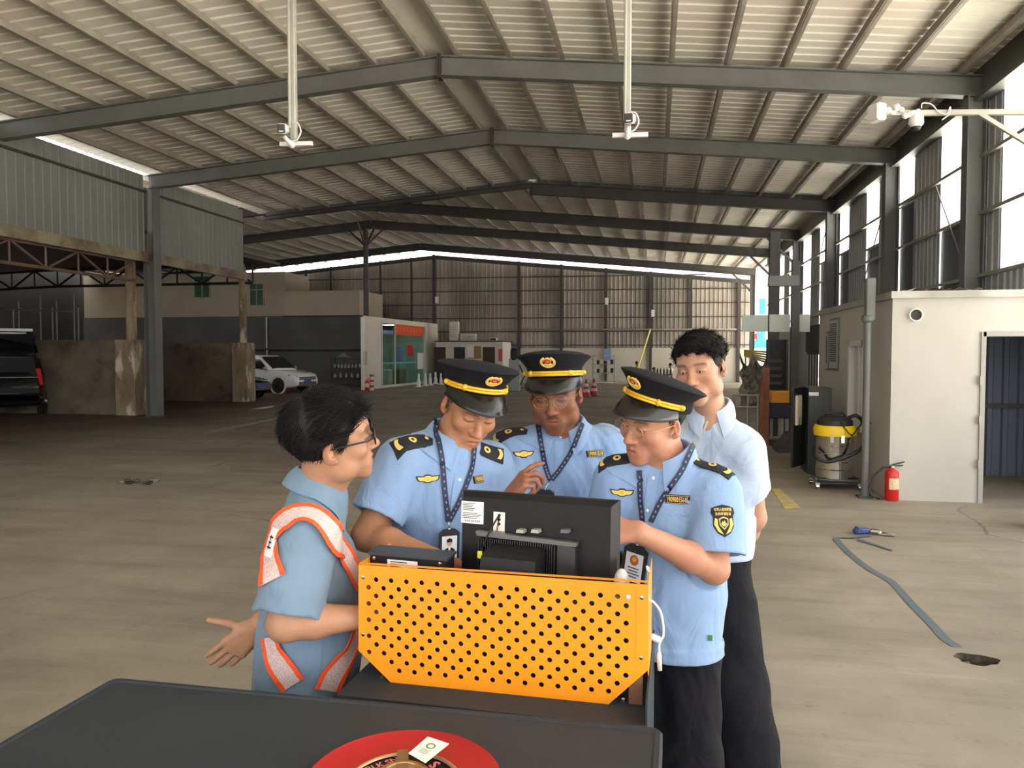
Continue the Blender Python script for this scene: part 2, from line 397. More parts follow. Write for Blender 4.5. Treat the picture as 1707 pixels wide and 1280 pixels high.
def frame2(i, lab):
    Y = YF[i]; t = thing('portal_frame', (X2, Y, 0), lab, 'steel frame')
    for x1 in (XR-.05, XL2+.5):
        m = MB(); m.hbeam((X2, sk(Y, X2), ZR2-.36), (x1, sk(Y, x1), z2(x1)-.36), .22, .4); m.build('rafter', M['darksteel'], t)
    m = MB(); x = XR-.22; m.hbeam((x, sk(Y, x), 0), (x, sk(Y, x), 6.1), .24, .26, up=(1, 0, 0)); m.build('column', M['darksteel'], t)
    m = MB(); m.bar((XR-.3, sk(Y, XR), 5.2), (XR-1.3, sk(Y, XR-1.3), 6.2), .09, .09); m.build('brace', M['darksteel'], t)
    if i == 4:
        x = -14.0; y = sk(Y, x)
        m = MB(); m.cyl((x, y, 0), (x, y, 8.0), .13, 12); m.build('column', M['darksteel'], t)
        for dx, dy in ((-1, 0), (1, 0), (0, -1), (0, 1)):
            m = MB(); m.cyl((x, y, 7.0), (x+dx*1.1, y+dy*1.1, 8.0), .05, 8); m.build('brace', M['darksteel'], t)
    return t
frame2(3, 'dark steel rafter pair just behind the end of the nearer roof')
frame2(4, 'dark steel rafter pair carried on a round post with four braces')
frame2(5, 'dark steel rafter pair nearest the daylight strip over the back wall')

# ---- right wall: eave strip, ribbed sheets, tall daylight openings
wr = MB()
zw = [(13.37, 3.1, 6.1)]
segs = []  # openings: (y0, y1, zbottom of the bright pane, bottom of dark panel)
openings = [(10.9, 13.85, 3.05, None), (15.58, 16.6, 4.15, 3.1), (18.2, 19.2, 5.1, 3.1), (20.85, 22.0, 4.5, 3.1), (23.9, 25.0, 4.75, 3.1), (26.85, 27.85, 4.8, 3.1), (29.4, 30.8, 3.0, None), (32.3, 33.9, 2.8, None), (35.2, 36.6, 2.8, None)]
ys = [9.6] + [q for o in openings for q in o[:2]] + [39.6]
u = np.array([0, 1, 0.]); v = np.array([0, 0, 1.])
for a, b in zip(ys[0::2], ys[1::2]): sheet(wr, (XR, b, 0), -u, v, b-a, 6.15, .24, .016, .035)
for y0, y1, zb, zd in openings:
    if zd is None: sheet(wr, (XR, y1, 0), -u, v, y1-y0, zb, .22, .03, .05)
sheet(wr, (XR-.02, 39.6, 6.1), -u, v, 30, .52, .3, .03, .06)
wall_r = struct(wr, 'wall_right', mat('side_cladding', srgb(176,181,184), .45, c2=srgb(158,162,164), scale=.6), label='ribbed grey steel side wall with tall gaps of daylight')
lip = MB(); lip.bar((XR-.12, 9.6, 6.06), (XR-.12, 39.6, 6.06), .24, .07); lip.bar((XR-.1, 9.6, 6.35), (XR-.1, 39.6, 6.35), .05, .55); lip.build('eave_strip', M['steel'], wall_r)
gl = MB()
for zz in (3.05, 4.12, 5.1):
    m = MB(); m.bar((XR-.09, 9.6, zz), (XR-.09, 39.6, zz), .07, .06); m.build('girt', M['galv'], wall_r)
for y0, y1, a, b, z0, z1 in ((19.1, 21.6, 0, 0, 5.9, 3.6), (14.6, 16.4, 0, 0, 2.9, 5.0), (26, 28.4, 0, 0, 5.9, 3.9)):
    m = MB(); m.cyl((XR-.16, y0, z0), (XR-.16, y1, z1), .014, 6); m.build('brace_rod', M['galv'], wall_r)
M['darkpanel'] = mat('dark_lower_panel', srgb(52,56,66), .4)
for i, (y0, y1, zb, zd) in enumerate(openings):
    m = MB(); m.b2((XR+.03, y0-.02, zb), (XR+.055, y1+.02, 6.14))
    w = struct(m, 'window_%d' % (i+1), M['glass'], label='tall clear daylight strip in the ribbed side wall')
    m = MB(); m.b2((XR, y0, zb-.03), (XR+.07, y1, zb+.03)); m.build('window_frame', M['galv'], w)
    if zd is not None:
        m = MB(); m.b2((XR+.03, y0-.02, 0), (XR+.06, y1+.02, zb-.03)); m.build('lower_panel', M['darkpanel'], w)

# ---- left: cladding strip above the lean-to
def left_clad(nm, y0, y1, lab, zb):
    m = MB(); sheet(m, (XL, y0, zb), u, v, y1-y0, 6.42-zb, .24, .022, .03)
    w = struct(m, nm, M['clad'], label=lab)
    m = MB(); m.bar((XL+.07, y0, 5.98), (XL+.07, y1, 5.98), .06, .05); m.build('girt', M['darksteel'], w)
    m = MB(); m.bar((XL+.1, y0, zb-.1), (XL+.1, y1, zb-.1), .1, .26); m.build('sill_beam', M['rustbeam'], w)
    return w
left_clad('wall_left', 9.0, sk(YF[1], XL)-.18, 'pale ribbed cladding strip left of the tall column', 4.35)
left_clad('wall_left_rear', sk(YF[1], XL)+.18, 23.0, 'pale ribbed cladding strip right of the tall column', 4.35)
# lean-to roof and enclosing walls
m = MB(); sheet(m, (XL, -9.0, 0), u, v, 18, 6.42, .24, .022, .03); struct(m, 'wall_left_block', M['clad'], label='unseen ribbed wall added left of the camera to block daylight')  # unseen wall added to darken the left side of the hall
m = MB(); m.b2((-34, -2, 4.9), (XL-.03, 25.6, 5.0)); struct(m, 'ceiling_lean_to', M['darksteel'], label='low dark roof of the lean-to')
m = MB(); m.b2((-34.2, -2, 0), (-34, 48, 8)); m.b2((-34, -2.2, 0), (XL-6, -2, 5)); struct(m, 'wall_outer_left', mat('shade_dark_wall', srgb(52,52,50), .9, c2=srgb(40,40,38), scale=.5), label='outer wall beyond the lean-to, coloured dark for its shade')  # closes off the lean-to, its deep shade put into the wall colour
# back wall: ribbed cladding above a white dado, a gap of daylight under the roof
bw = MB(); YB = 47.2
xa, xb = -33.0, XR
def yb(x): return sk(YB, x)
d_ = unit([xb-xa, yb(xb)-yb(xa), 0]); L = math.hypot(xb-xa, yb(xb)-yb(xa))
sheet(bw, (xa, yb(xa), 2.05), d_, v, L, 0,   .26, .06, .05, vtop=lambda s: z2(xa + s*(xb-xa)/L) - .45 - 2.05)
wall_b = struct(bw, 'wall_back', M['backclad'], label='brown-grey ribbed steel back wall')
m = MB(); m.add([(xa, yb(xa)-.1, 0), (xb, yb(xb)-.1, 0), (xb, yb(xb)-.1, 2.07), (xa, yb(xa)-.1, 2.07), (xa, yb(xa)+.1, 0), (xb, yb(xb)+.1, 0), (xb, yb(xb)+.1, 2.07), (xa, yb(xa)+.1, 2.07)], [(0,1,2,3),(7,6,5,4),(3,2,6,7),(0,4,5,1)])
m.build('white_dado', mat('dado_paint', srgb(204,197,182), .8, c2=srgb(190,182,168), scale=.5), wall_b)
for zz in (2.25, 3.1, 3.95, 4.8, 5.65, 6.5):
    x0 = xa if zz < 6.4 else -30
    m = MB(); m.bar((-31, yb(-31)-.1, zz), (XR if zz < 6.2 else 3, yb(XR)-.1 if zz < 6.2 else yb(3)-.1, zz), .07, .06); m.build('girt', M['darksteel'], wall_b)
for px in (727, 866, 936, 1010, 1085, 1152, 1233):
    p = onY(px, 500, YB-.2); x = p[0]; m = MB(); m.bar((x, yb(x)-.22, 0), (x, yb(x)-.22, z2(x)-.45), .16, .2, up=(0, 1, 0)); m.build('post', M['darksteel'], wall_b)
for px in (470, 520, 560, 640, 690):
    p = onY(px, 480, YB-.2); x = p[0]; m = MB(); m.bar((x, yb(x)-.2, 2), (x, yb(x)-.2, z2(x)-.45), .1, .1, up=(0, 1, 0)); m.build('post', M['darksteel'], wall_b)
m = MB(); m.bar((XR, yb(XR)-.25, z2(XR)-.62), (X2, yb(X2)-.25, z2(X2)-.62), .16, .22); m.bar((-32, yb(-32)-.25, z2(-32)-.62), (X2, yb(X2)-.25, z2(X2)-.62), .16, .22); m.build('end_rafter', M['darksteel'], wall_b)
pa, pb, pc = onY(762, 549, YB-.3), onY(1084, 549, YB-.3), onY(1228, 549, YB-.3); pd = onY(1062, 618, YB-1.2)
m = MB(); m.tube([pa, pb, pc], .045, 8); m.build('conduit', M['galv'], wall_b)
m = MB(); m.cyl(pb, pd, .05, 8); m.build('drop_pipe', mat('yellowed_pipe', srgb(215,205,120), .5), wall_b)
# ---- annex block on the right
XA, YA = 2.7, 9.45
M['annexwall'] = M['white']
an = MB()
xd0, xd1, zd = 3.66, 5.3, 1.93
an.b2((XA, YA, 0), (xd0, YA+.18, 2.34)); an.b2((xd0, YA, zd), (xd1, YA+.18, 2.34)); an.b2((xd1, YA, 0), (8, YA+.18, 2.34))
wy0, wy1 = 10.55, 11.3
an.b2((XA, YA+.18, 0), (XA+.18, wy0, 2.34)); an.b2((XA, wy0, 0), (XA+.18, wy1, .72)); an.b2((XA, wy0, 1.86), (XA+.18, wy1, 2.34)); an.b2((XA, wy1, 0), (XA+.18, 13.4, 2.34))
an.b2((XA+.18, 13.22, 0), (XR-.3, 13.4, 2.34))
annex = struct(an, 'wall_annex', M['white'], label='white plastered annex block with an open doorway')
m = MB(); m.b2((XA-.03, YA-.06, 2.34), (8, 13.5, 2.42)); m.build('flat_roof', M['galv'], annex)
hp = onY(1526, 525, YA)
m = MB(); m.lathe(hp+[0, -.035, 0], [(.062, 0), (.075, 0), (.075, .04), (.062, .04), (.062, .0)], 24, (0, 1, 0), cap=False); m.build('vent_ring', M['offwhite'], annex)
m = MB(); m.cyl(hp+[0, -.012, 0], hp+[0, .0, 0], .062, 24); m.build('vent_shade_disc', mat('vent_shade', (.04,.04,.038), .8), annex)  # dark disc stands in for the shade inside the vent hole
m = MB()
m.b2((xd0-.02, YA-.02, 0), (xd0+.03, YA+.2, zd+.02)); m.b2((xd0, YA-.02, zd-.03), (xd1, YA+.2, zd+.02)); m.b2((xd1-.03, YA-.02, 0), (xd1+.02, YA+.2, zd+.02))
door = struct(m, 'door_1', mat('galvanised_door_frame', srgb(150,148,140), .5), label='open doorway of the annex with a pressed steel frame')
m = MB()
for z_ in (.45, .95, 1.4): m.box((xd0-.025, YA-.03, z_), (.02, .03, .1))
m.build('hinge', M['galv'], door)
m = MB(); sheet(m, (xd0-.6, YA+2.2, 0), np.array([1, 0, 0.]), v, 5.2, 2.3, .2, .03, .05); wi = struct(m, 'wall_annex_inner', mat('slate_cladding', srgb(84,92,108), .5), label='slate ribbed sheet wall inside the annex')
m = MB(); m.bar((xd0-.6, YA+2.14, .98), (8, YA+2.14, .98), .05, .06); m.build('girt', M['darksteel'], wi)
# annex window and notices
m = MB()
for a, b in (((XA-.04, wy0-.02, .70), (XA+.1, wy0+.05, 1.88)), ((XA-.04, wy1-.05, .70), (XA+.1, wy1+.02, 1.88)), ((XA-.04, wy0, 1.81), (XA+.1, wy1, 1.88)), ((XA-.06, wy0-.04, .68), (XA+.1, wy1+.04, .74)), ((XA+.0, (wy0+wy1)/2-.02, .7), (XA+.06, (wy0+wy1)/2+.02, 1.86))): m.b2(a, b)
w = struct(m, 'window_10', M['plwhite'], label='white framed window in the long side of the annex')
m = MB(); m.b2((XA+.03, wy0, .72), (XA+.04, wy1, 1.86)); m.build('window_pane', M['glass'], w)
m = MB(); m.b2((XA+.14, wy0, .72), (XA+.15, wy1, 1.86)); m.build('curtain', mat('brown_curtain', srgb(96,84,70), .8, c2=srgb(70,60,50), scale=6), w)
# lower side wall behind the annex, rear part with barred window and doorway
m = MB(); m.b2((XA+.25, 13.45, 0), (XR-.4, 13.55, .9)); struct(m, 'wall_side_low', M['greywall'], label='low grey wall behind the annex')
# ================================================================= THINGS IN THE HALL
Z3 = np.zeros(3)
def rotz(a): c, s = math.cos(a), math.sin(a); return np.array([[c, -s, 0], [s, c, 0], [0, 0, 1.]])
# ---- left bay: piers, cross walls, lattice girders, pipes
def pier(px, py, w, h, lab, pipe_top, r=.14):
    b = onZ(px, py); t = thing('concrete_pier', b, lab, 'pier')
    m = MB(); rr = random.Random(int(px)); V = []
    n = 9; zs = [h*k/n for k in range(n+1)]
    for z in zs:
        for sx, sy in ((-1,-1),(1,-1),(1,1),(-1,1)): V.append(b + [sx*w/2*(1+rr.uniform(-.06, .03)), sy*w/2*(1+rr.uniform(-.06, .03)), z])
    m.add(V, [(4*i+k, 4*i+(k+1) % 4, 4*i+4+(k+1) % 4, 4*i+4+k) for i in range(n) for k in range(4)] + [(4*n, 4*n+1, 4*n+2, 4*n+3)])
    m.build('pier_block', M['pier'], t)
    m = MB(); m.cyl(b+[0, 0, h], b+[0, 0, pipe_top], r, 16); m.build('pipe_post', M['pier'], t)
    return b
pb1 = pier(222, 691, .62, 2.1, 'stained concrete pier with a pipe post beside the tall steel column', 4.9)
pb2 = pier(407, 669, .58, 2.1, 'peeling concrete pier with a pipe post beside the white car', 4.9, .13)
m = MB(); w0 = onZ(40, 690); m.b2((-23, pb1[1]-.12, 0), (pb1[0]-.3, pb1[1]+.12, 2.1)); struct(m, 'wall_bay_near', M['dirty'], label='stained low cross wall left of the tall column')
m = MB(); m.b2((-26, pb2[1]-.12, 0), (pb2[0]-.29, pb2[1]+.12, 2.1)); struct(m, 'wall_bay_far', M['dirty'], label='damp-stained low cross wall right of the tall column')
def lattice(a, b, h, n, lab, matl, th=.07, sag=None, label_cat='girder'):
    a = np.array(a, float); b = np.array(b, float); t = thing('lattice_girder', (a+b)/2*[1, 1, 0], lab, label_cat)
    q = lambda s, z: a+(b-a)*s + np.array([0, 0, z]) - np.array([0, 0, sag(s) if sag else 0.])
    for z in (0, -h):
        m = MB()
        for i in range(n): m.bar(q(i/n, z), q((i+1)/n, z), th, th)
        m.build('chord', matl, t)
    for i in range(n+1):
        m = MB(); m.bar(q(i/n, 0), q(i/n, -h), th*.6, th*.6, up=(1, 1, 0)); m.build('upright', matl, t)
    for i in range(n):
        m = MB(); m.bar(q(i/n, 0 if i % 2 else -h), q((i+1)/n, -h if i % 2 else 0), th*.6, th*.6); m.build('diagonal', matl, t)
lattice((XL-.1, 9.0, 4.12), (XL-.1, 17.8, 4.12), .5, 9, 'rusty lattice girder under the left cladding strip', M['rust'])
lattice((-30, pb2[1], 4.85), (pb2[0]+.4, pb2[1], 4.85), .62, 16, 'dark lattice girder crossing behind the tall left column', M['blackmat'], .09, sag=lambda s: .9*max(0, .5-s)**1.3)
# railing and stair behind the near cross wall
t = thing('stair_railing', (-21, 24, 0), 'thin upright rails of a stair behind the near low wall', 'railing')
for k, px in enumerate((23, 32, 68, 88, 95, 124, 131)):
    p = onY(px, 560, 24.5); m = MB(); m.cyl((p[0], 24.5, 1.6), (p[0], 24.5, 3.4+.25*(k % 3)), .03, 6); m.build('upright', M['galv'], t)
m = MB(); pa = onY(0, 508, 24.5); pb_ = onY(130, 520, 24.5); m.cyl((pa[0], 24.5, 3.4), (pb_[0], 24.5, 3.25), .03, 6); m.build('handrail', M['galv'], t)
# house behind
YH = 40.0
hs = thing('rear_house', (-24, YH, 0), 'beige two-storey house front with green windows behind the left bay', 'house')
xr1 = onY(475, 460, YH)[0]; xr2 = onY(600, 485, YH-.5)[0]
m = MB(); m.b2((-33.5, YH, 3.8), (xr1, YH+3, 6.35)); m.build('upper_wall', M['beige'], hs)
m = MB(); m.b2((xr1, YH-.5, 3.84), (xr2, YH+3, 5.2)); m.b2((xr2-.75, YH-.56, 3.86), (xr2, YH-.5, 5.2)); m.build('parapet_block', M['beige'], hs)
m = MB(); m.b2((-33.5, YH-.1, 0), (xr2+.1, YH+.1, 3.85)); m.b2((-33.5, YH-.45, 1.95), (xr2+.1, YH-.1, 2.05)); m.build('ground_wall', M['greywall'], hs)
for px, wp in ((337, 30), (428, 26)):
    p = onY(px, 478 if px < 400 else 491, YH-.03); w_ = wp*41/1265; h_ = 1.25
    m = MB(); 
    for dx in (-w_/2, 0, w_/2): m.box(p+[dx, 0, 0], (.05, .08, h_))
    for dz in (-h_/2, h_*.22, h_/2): m.box(p+[0, 0, dz], (w_, .08, .05))
    wf = m.build('window_frame', M['galv'], hs)
    m = MB(); m.box(p+[0, .02, 0], (w_, .02, h_)); m.build('window_pane', M['green'], wf)
m = MB(); p = onZ(447, 640); m.cyl((p[0], YH-.3, 0), (p[0], YH-.3, 3.8), .06, 8); m.build('downpipe', M['galv'], hs)
# cars
def car(name, loc, ang, lab, body, hatch=False, L=4.4, W=1.8, Hh=1.66):
    R = rotz(ang); loc = np.array(loc, float); t = thing(name, loc, lab, 'car')
    X = lambda x, y, z: loc + R @ np.array([x, y, z])
    def loft(st):
        V = []; n = len(st[0][1])
        for x, pr in st:
            for y, z in pr: V.append(X(x, y, z))
        Fc = [(i*n+k, i*n+(k+1) % n, (i+1)*n+(k+1) % n, (i+1)*n+k) for i in range(len(st)-1) for k in range(n)]
        Fc += [tuple(range(n))[::-1], tuple(range((len(st)-1)*n, len(st)*n))]
        return MB().add(V, Fc)
    def ring(hw, z0, zb, bulge=.04):
        return [(-hw+.06, z0), (-hw, z0+.12), (-hw-bulge*.4, (z0+zb)/2), (-hw+.02, zb-.05), (-hw+.1, zb), (hw-.1, zb), (hw-.02, zb-.05), (hw+bulge*.4, (z0+zb)/2), (hw, z0+.12), (hw-.06, z0)]
    h = W/2; k = Hh/1.66
    st = [(-L/2+.0, ring(h*.86, .42, .80*k)), (-L/2+.1, ring(h*.95, .30, 1.0*k)), (-L/2+.4, ring(h, .24, 1.04*k)), (-.3, ring(h, .22, 1.02*k)), (.75, ring(h, .22, 1.02*k)), (1.3, ring(h*.98, .24, .98*k)), (1.8, ring(h*.95, .26, .90*k)), (L/2-.1, ring(h*.86, .30, .80*k)), (L/2, ring(h*.78, .36, .66*k))]
    m = loft(st)
    for sx in (-L/2+.85, L/2-.88):
        for s_ in (-1, 1):
            m.lathe(X(sx, s_*(h-.015), .36), [(.36, -.03), (.43, -.03), (.43, .03), (.36, .03)], 24, R @ np.array([0, 1, 0.]), cap=False)
    bo = m.build('body', body, t, 40)
    g = lambda x, zt, hw: [(-hw, 1.0*k), (-hw+.17, zt), (-hw+.3, zt+.04), (hw-.3, zt+.04), (hw-.17, zt), (hw, 1.0*k)]
    m = loft([(-L/2+.12, g(0, 1.02*k, h-.06)), (-L/2+.5, g(0, 1.5*k, h-.05)), (-.9, g(0, Hh-.05, h-.04)), (.1, g(0, Hh-.06, h-.04)), (.95, g(0, 1.04*k, h-.05))]); m.build('greenhouse', body, t, 40)
    # side windows and windscreen as dark panes just proud of the cabin
    for s_ in (-1, 1):
        m = MB()
        def wp(x, z): q = (z-1.0*k)/(Hh-.05-1.0*k); return X(x, s_*((h-.035) - .155*q), z)
        for a, b, c_, d2 in (((-1.5, 1.06), (-.35, 1.06), (-.35, 1.52), (-1.25, 1.50)), ((-.25, 1.06), (.72, 1.06), (.25, 1.46), (-.25, 1.52))):
            q = [wp(x, z*k) for x, z in (a, b, c_, d2)]; m.prism(q, R @ np.array([0, s_*.012, 0]))
        m.build('side_window', M['carglass'], t)
        m = MB(); m.rbox(X(.72, s_*(h+.1), 1.08*k), (.12, .2, .15), .04, R); m.build('mirror', body, t, True)
        m = MB(); m.prism([X(L/2-.42, s_*(h*.88), .70*k), X(L/2-.08, s_*(h*.70), .66*k), X(L/2-.08, s_*(h*.70), .77*k), X(L/2-.42, s_*(h*.90), .84*k)], R @ np.array([.04, s_*.05, 0])); m.build('headlamp', mat('headlamp_lens', (.5,.52,.55), .1, .3), t)
    m = MB(); m.prism([X(.28, -h+.22, Hh-.09), X(.28, h-.22, Hh-.09), X(.93, h-.14, 1.07*k), X(.93, -h+.14, 1.07*k)], R @ np.array([.02, 0, .015])); m.build('windscreen', M['carglass'], t)
    m = MB(); m.box(X(L/2-.01, 0, .64*k), (.05, 1.1, .14), R); m.box(X(L/2-.02, 0, .42), (.06, 1.2, .16), R); m.build('grille', M['black'], t)
    m = MB(); m.box(X(L/2+.025, 0, .5), (.02, .44, .14), R); m.build('number_plate', M['blue'], t)
    for sx in (-L/2+.85, L/2-.88):
        for s_ in (-1, 1):
            c = X(sx, s_*(h-.1), .34); ax = R @ np.array([0, s_, 0.])
            m = MB(); m.lathe(c, [(.2, -.1), (.31, -.11), (.34, -.07), (.34, .09), (.31, .13), (.22, .125)], 28, ax); w = m.build('wheel', M['blackmat'], t, 40)
            m = MB(); m.lathe(c, [(.0, .11), (.05, .135), (.05, .12)], 12, ax)
            for q in range(5):
                an = q*2*math.pi/5; d = R @ np.array([math.cos(an), 0, math.sin(an)]); m.bar(c+ax*.12, c+ax*.125+d*.2, .05, .03, up=ax)
            m.lathe(c, [(.19, .1), (.225, .1), (.225, .135), (.19, .135)], 24, ax, cap=False); m.build('rim', M['chrome'], w)
    if hatch:
        m = MB(); m.prism([X(-L/2-.02, -h+.12, .62), X(-L/2-.02, h-.12, .62), X(-L/2+.4, h-.24, 1.5*k), X(-L/2+.4, -h+.24, 1.5*k)], R @ np.array([-.04, 0, .02])); m.build('boot_shade_panel', M['blackmat'], t)  # black panel stands in for the shaded boot interior
        m = MB(); m.prism([X(-L/2+.5, -h+.15, Hh-.02), X(-L/2+.5, h-.15, Hh-.02), X(-L/2-.1, h-.15, 2.22), X(-L/2-.75, h-.2, 2.3), X(-L/2-.75, -h+.2, 2.3), X(-L/2-.1, -h+.15, 2.22)], (0, 0, .07)); hh = m.build('raised_tailgate', body, t)
        m = MB(); m.prism([X(-L/2-.1, h-.3, 2.2), X(-L/2-.62, h-.35, 2.27), X(-L/2-.62, -h+.35, 2.27), X(-L/2-.1, -h+.3, 2.2)], (0, 0, -.03)); m.build('tailgate_window', M['galv'], hh)
        for s_ in (-1, 1):
            m = MB(); m.cyl(X(-L/2+.25, s_*(h-.2), 1.45), X(-L/2-.35, s_*(h-.25), 2.2), .02, 6); m.build('gas_strut', M['black'], t)
            m = MB(); m.prism([X(-L/2-.01, s_*(h-.1), .85), X(-L/2-.01, s_*(h-.02), .85), X(-L/2+.16, s_*(h-.08), 1.3), X(-L/2+.16, s_*(h-.2), 1.3)], R @ np.array([-.05, 0, 0])); m.build('tail_lamp', M['red'], t)
        m = MB(); m.rbox(X(-L/2-.03, 0, .5), (.2, W*.94, .26), .06, R); m.build('rear_bumper', body, t, True)
    return t
M['carwhite'] = mat('white_car_paint', srgb(226,226,220), .2, coat=.6)
M['carblack'] = mat('black_car_paint', (.01,.012,.013), .15, coat=.8)
fw = onZ(478, 655)
car('car', (fw[0]-1.32, fw[1]+.78, 0), math.radians(-12), 'white compact SUV parked behind the peeling pier, its nose to the right', M['carwhite'])
dk = onZ(440, 664); car('car', (dk[0]-2.1, dk[1]-.1, 0), math.radians(-8), 'dark car almost hidden behind the peeling pier in front of the white SUV', M['carblack'], Hh=1.4)
bc = onZ(8, 695); ba = math.radians(130)
car('car', (bc[0]+2.2*math.cos(ba), bc[1]+2.2*math.sin(ba), 0), ba, 'black SUV with its tailgate raised at the left edge', M['carblack'], hatch=True, Hh=1.75, W=1.85)
# dark rack with parts beside the white car
rk = onZ(583, 650); rk = np.array([rk[0], YH-1.6, 0]); rp = onY(583, 600, YH-1.6); rk[0] = rp[0]
t = thing('storage_rack', rk, 'dark storage rack against the grey wall beside the glass office', 'rack')
for dx in (-.95, .95):
    for dy in (-.25, .25): m = MB(); m.box(rk+[dx, dy, .75], (.05, .05, 1.5)); m.build('upright', M['darksteel'], t)
for z in (.42, .92, 1.45): m = MB(); m.box(rk+[0, 0, z], (1.95, .55, .04)); m.build('shelf', M['darksteel'], t)
base = None
for z, n, lab, g in ((.94, 9, 'pale metal part in the upper row on the dark rack', 'parts on the upper rack shelf'), (.44, 6, 'pale metal part in the lower row on the dark rack', 'parts on the lower rack shelf')):
    for k in range(n):
        p = rk+[-.8+1.6*k/(n-1), -.08, z]; m = MB(); m.lathe(p, [(.07, 0), (.08, .03), (.08, .16), (.04, .2), (.03, .25)], 10)
        solo(m, 'machine_part', M['galv'], p, lab, 'machine part', g, True)
p = rk+[.1, 0, 1.47]; m = MB(); V, Fc = [], []
for i in range(13):
    for j in range(5): V.append(p+[-.8+1.6*i/12, -.22+.44*j/4, .03+.22*max(0, math.sin(i*.55))*max(0.1, math.sin(j*.8)+.2)])
m.add(V, [(i*5+j, i*5+j+1, (i+1)*5+j+1, (i+1)*5+j) for i in range(12) for j in range(4)]); solo(m, 'crumpled_sheet', M['galv'], p, 'pale crumpled sheet lying on top of the dark rack', 'sheet', None, True)

# ---- glass office
OA, OB = onZ(606, 650), onZ(730, 637)
od = unit(OB-OA); on_ = np.array([od[1], -od[0], 0])          # faces into the hall
def of(px, py, off=0.0):
    r = ray(px, py); k = ((OA-CAM) @ on_ + off)/(r @ on_); return CAM + r*k
OH = 3.45
LO = np.linalg.norm(OB-OA); sA = lambda px: (of(px, 600)-OA) @ od
m = MB()
def opanel(s0, s1, z0, z1, off=0., th=.12): m.prism([OA+od*s0+on_*off+[0,0,z0], OA+od*s1+on_*off+[0,0,z0], OA+od*s1+on_*off+[0,0,z1], OA+od*s0+on_*off+[0,0,z1]], -on_*th)
s1, s2, s3 = sA(636), sA(658), sA(708)
opanel(0, s1, 0, OH); opanel(s3, LO, 0, OH); opanel(s1, s3, 3.25, OH); opanel(s1, s3, 0, .12)
sw = rotz(-math.radians(3)) @ unit((OA-CAM)*[1, 1, 0]); OC = OA + sw*11.5
m.prism([OA+[0,0,0], OC, OC+[0,0,OH], OA+[0,0,OH]], on_*.1)
m.prism([OA+[0,0,OH], OB+[0,0,OH], OC+[0,0,OH]], (0, 0, .06))
off_ = struct(m, 'wall_office', M['offwhite'], label='white site office with a glazed front')
m = MB()
for s_ in (s1, s2, s3): m.box(OA+od*s_+on_*.02+[0,0,1.7], (.07, .07, 3.2))
m.build('mullion', M['plwhite'], off_)
m = MB(); opanel(s1, s2, .12, 3.25, -.04, .01); m.build('glass_pane', M['tealglass'], off_)
m = MB(); opanel(s2, s3, .12, 3.25, -.04, .01); m.build('glass_pane', M['tealglass'], off_)
m = MB(); m.prism([OB+[0,0,.02]-od*.3, OC+od*-.3, OC+[0,0,3.2]-od*.3, OB+[0,0,3.2]-od*.3], -od*.02); m.build('inner_partition', mat('teal_partition', srgb(150,180,168), .6), off_)
def opost(name, x0, y0, x1, y1, matl, lab, cat, txt=None, tmat=None, off=.03):
    c = of((x0+x1)/2, (y0+y1)/2, off); w = abs((of(x1, y0, off)-of(x0, y0, off)) @ od); h = abs(of(x0, y0, off)[2]-of(x0, y1, off)[2])
    m = MB(); V, Fc = quadgrid(c, od, (0,0,1), w, h); m.prism(V[:2]+[V[3], V[2]], on_*.015); o = solo(m, name, matl, c, lab, cat)
    if txt:
        m = MB(); n = len(txt)
        for i, ln in enumerate(txt): text_on(m, ln, h/n*.75, c+on_*.017+np.array([0,0,(.5-(i+.5)/n)*h]), od, (0,0,1), width=w*.86)
        m.build('lettering', tmat, o, org=None)
    return o
opost('banner', 659, 542, 706, 560, M['orange'], 'orange banner across the top of the office glazing', 'banner')
bn = [o for o in SC.objects if o.name == 'banner'][0]; m = MB()
for k in range(8):
    for j, (dy, hh) in enumerate(((.10, .03), (.02, .03), (-.06, .03))):
        c = of(663+5.4*k, 549.5+.35*k, .048)+np.array([0,0,dy]); V, Fc = quadgrid(c, od, (0,0,1), .28-.06*((k+j) % 3), hh); m.add(V, Fc)
    for dx in (-.07, .08): V, Fc = quadgrid(of(663+5.4*k, 549.5+.35*k, .05)+od*dx, od, (0,0,1), .035, .27); m.add(V, Fc)
m.build('lettering', mat('banner_gold', srgb(240,130,70), .6), bn)
opost('red_poster', 679, 575, 688, 593, M['red'], 'red poster on the office glass', 'poster')
for k in range(5):
    opost('blue_sticker', 661+(k % 2)*1.0, 579+k*5.2, 670+(k % 3), 582+k*5.2, M['blue'], ['topmost','second','third','fourth','lowest'][k]+' of the short blue strips on the office glass', 'sticker')
opost('blue_sticker', 640, 603, 695, 606, mat('pale_blue_film', srgb(110,170,200), .5), 'long pale blue film strip across the office glass', 'sticker')
opost('blue_sticker', 637, 551, 655, 557, mat('grey_blue_print', srgb(120,140,190), .5), 'blue lettering strip high on the left office pane', 'sticker', off=.0)
opost('notice', 606, 585, 611, 608, M['galv'], 'narrow notice on the white office pillar', 'notice')
opost('notice', 696, 588, 706, 615, M['paper'], 'pale notice at the right of the office glass', 'notice')
for k, px in enumerate((648, 669, 678)):
    c = OA+od*(sA(px)+1.2)-on_*(.7+.1*k); m = MB(); m.rbox(c+[0,0,.45], (.6,.6,.9), .08); solo(m, 'desk_chair', mat('olive_cover%d' % k, srgb(110,104,70) if k else srgb(220,216,205), .8), c, ['pale covered seat inside the office by the left pane','olive covered seat inside the office','olive covered seat nearest the right inside the office'][k], 'seat')
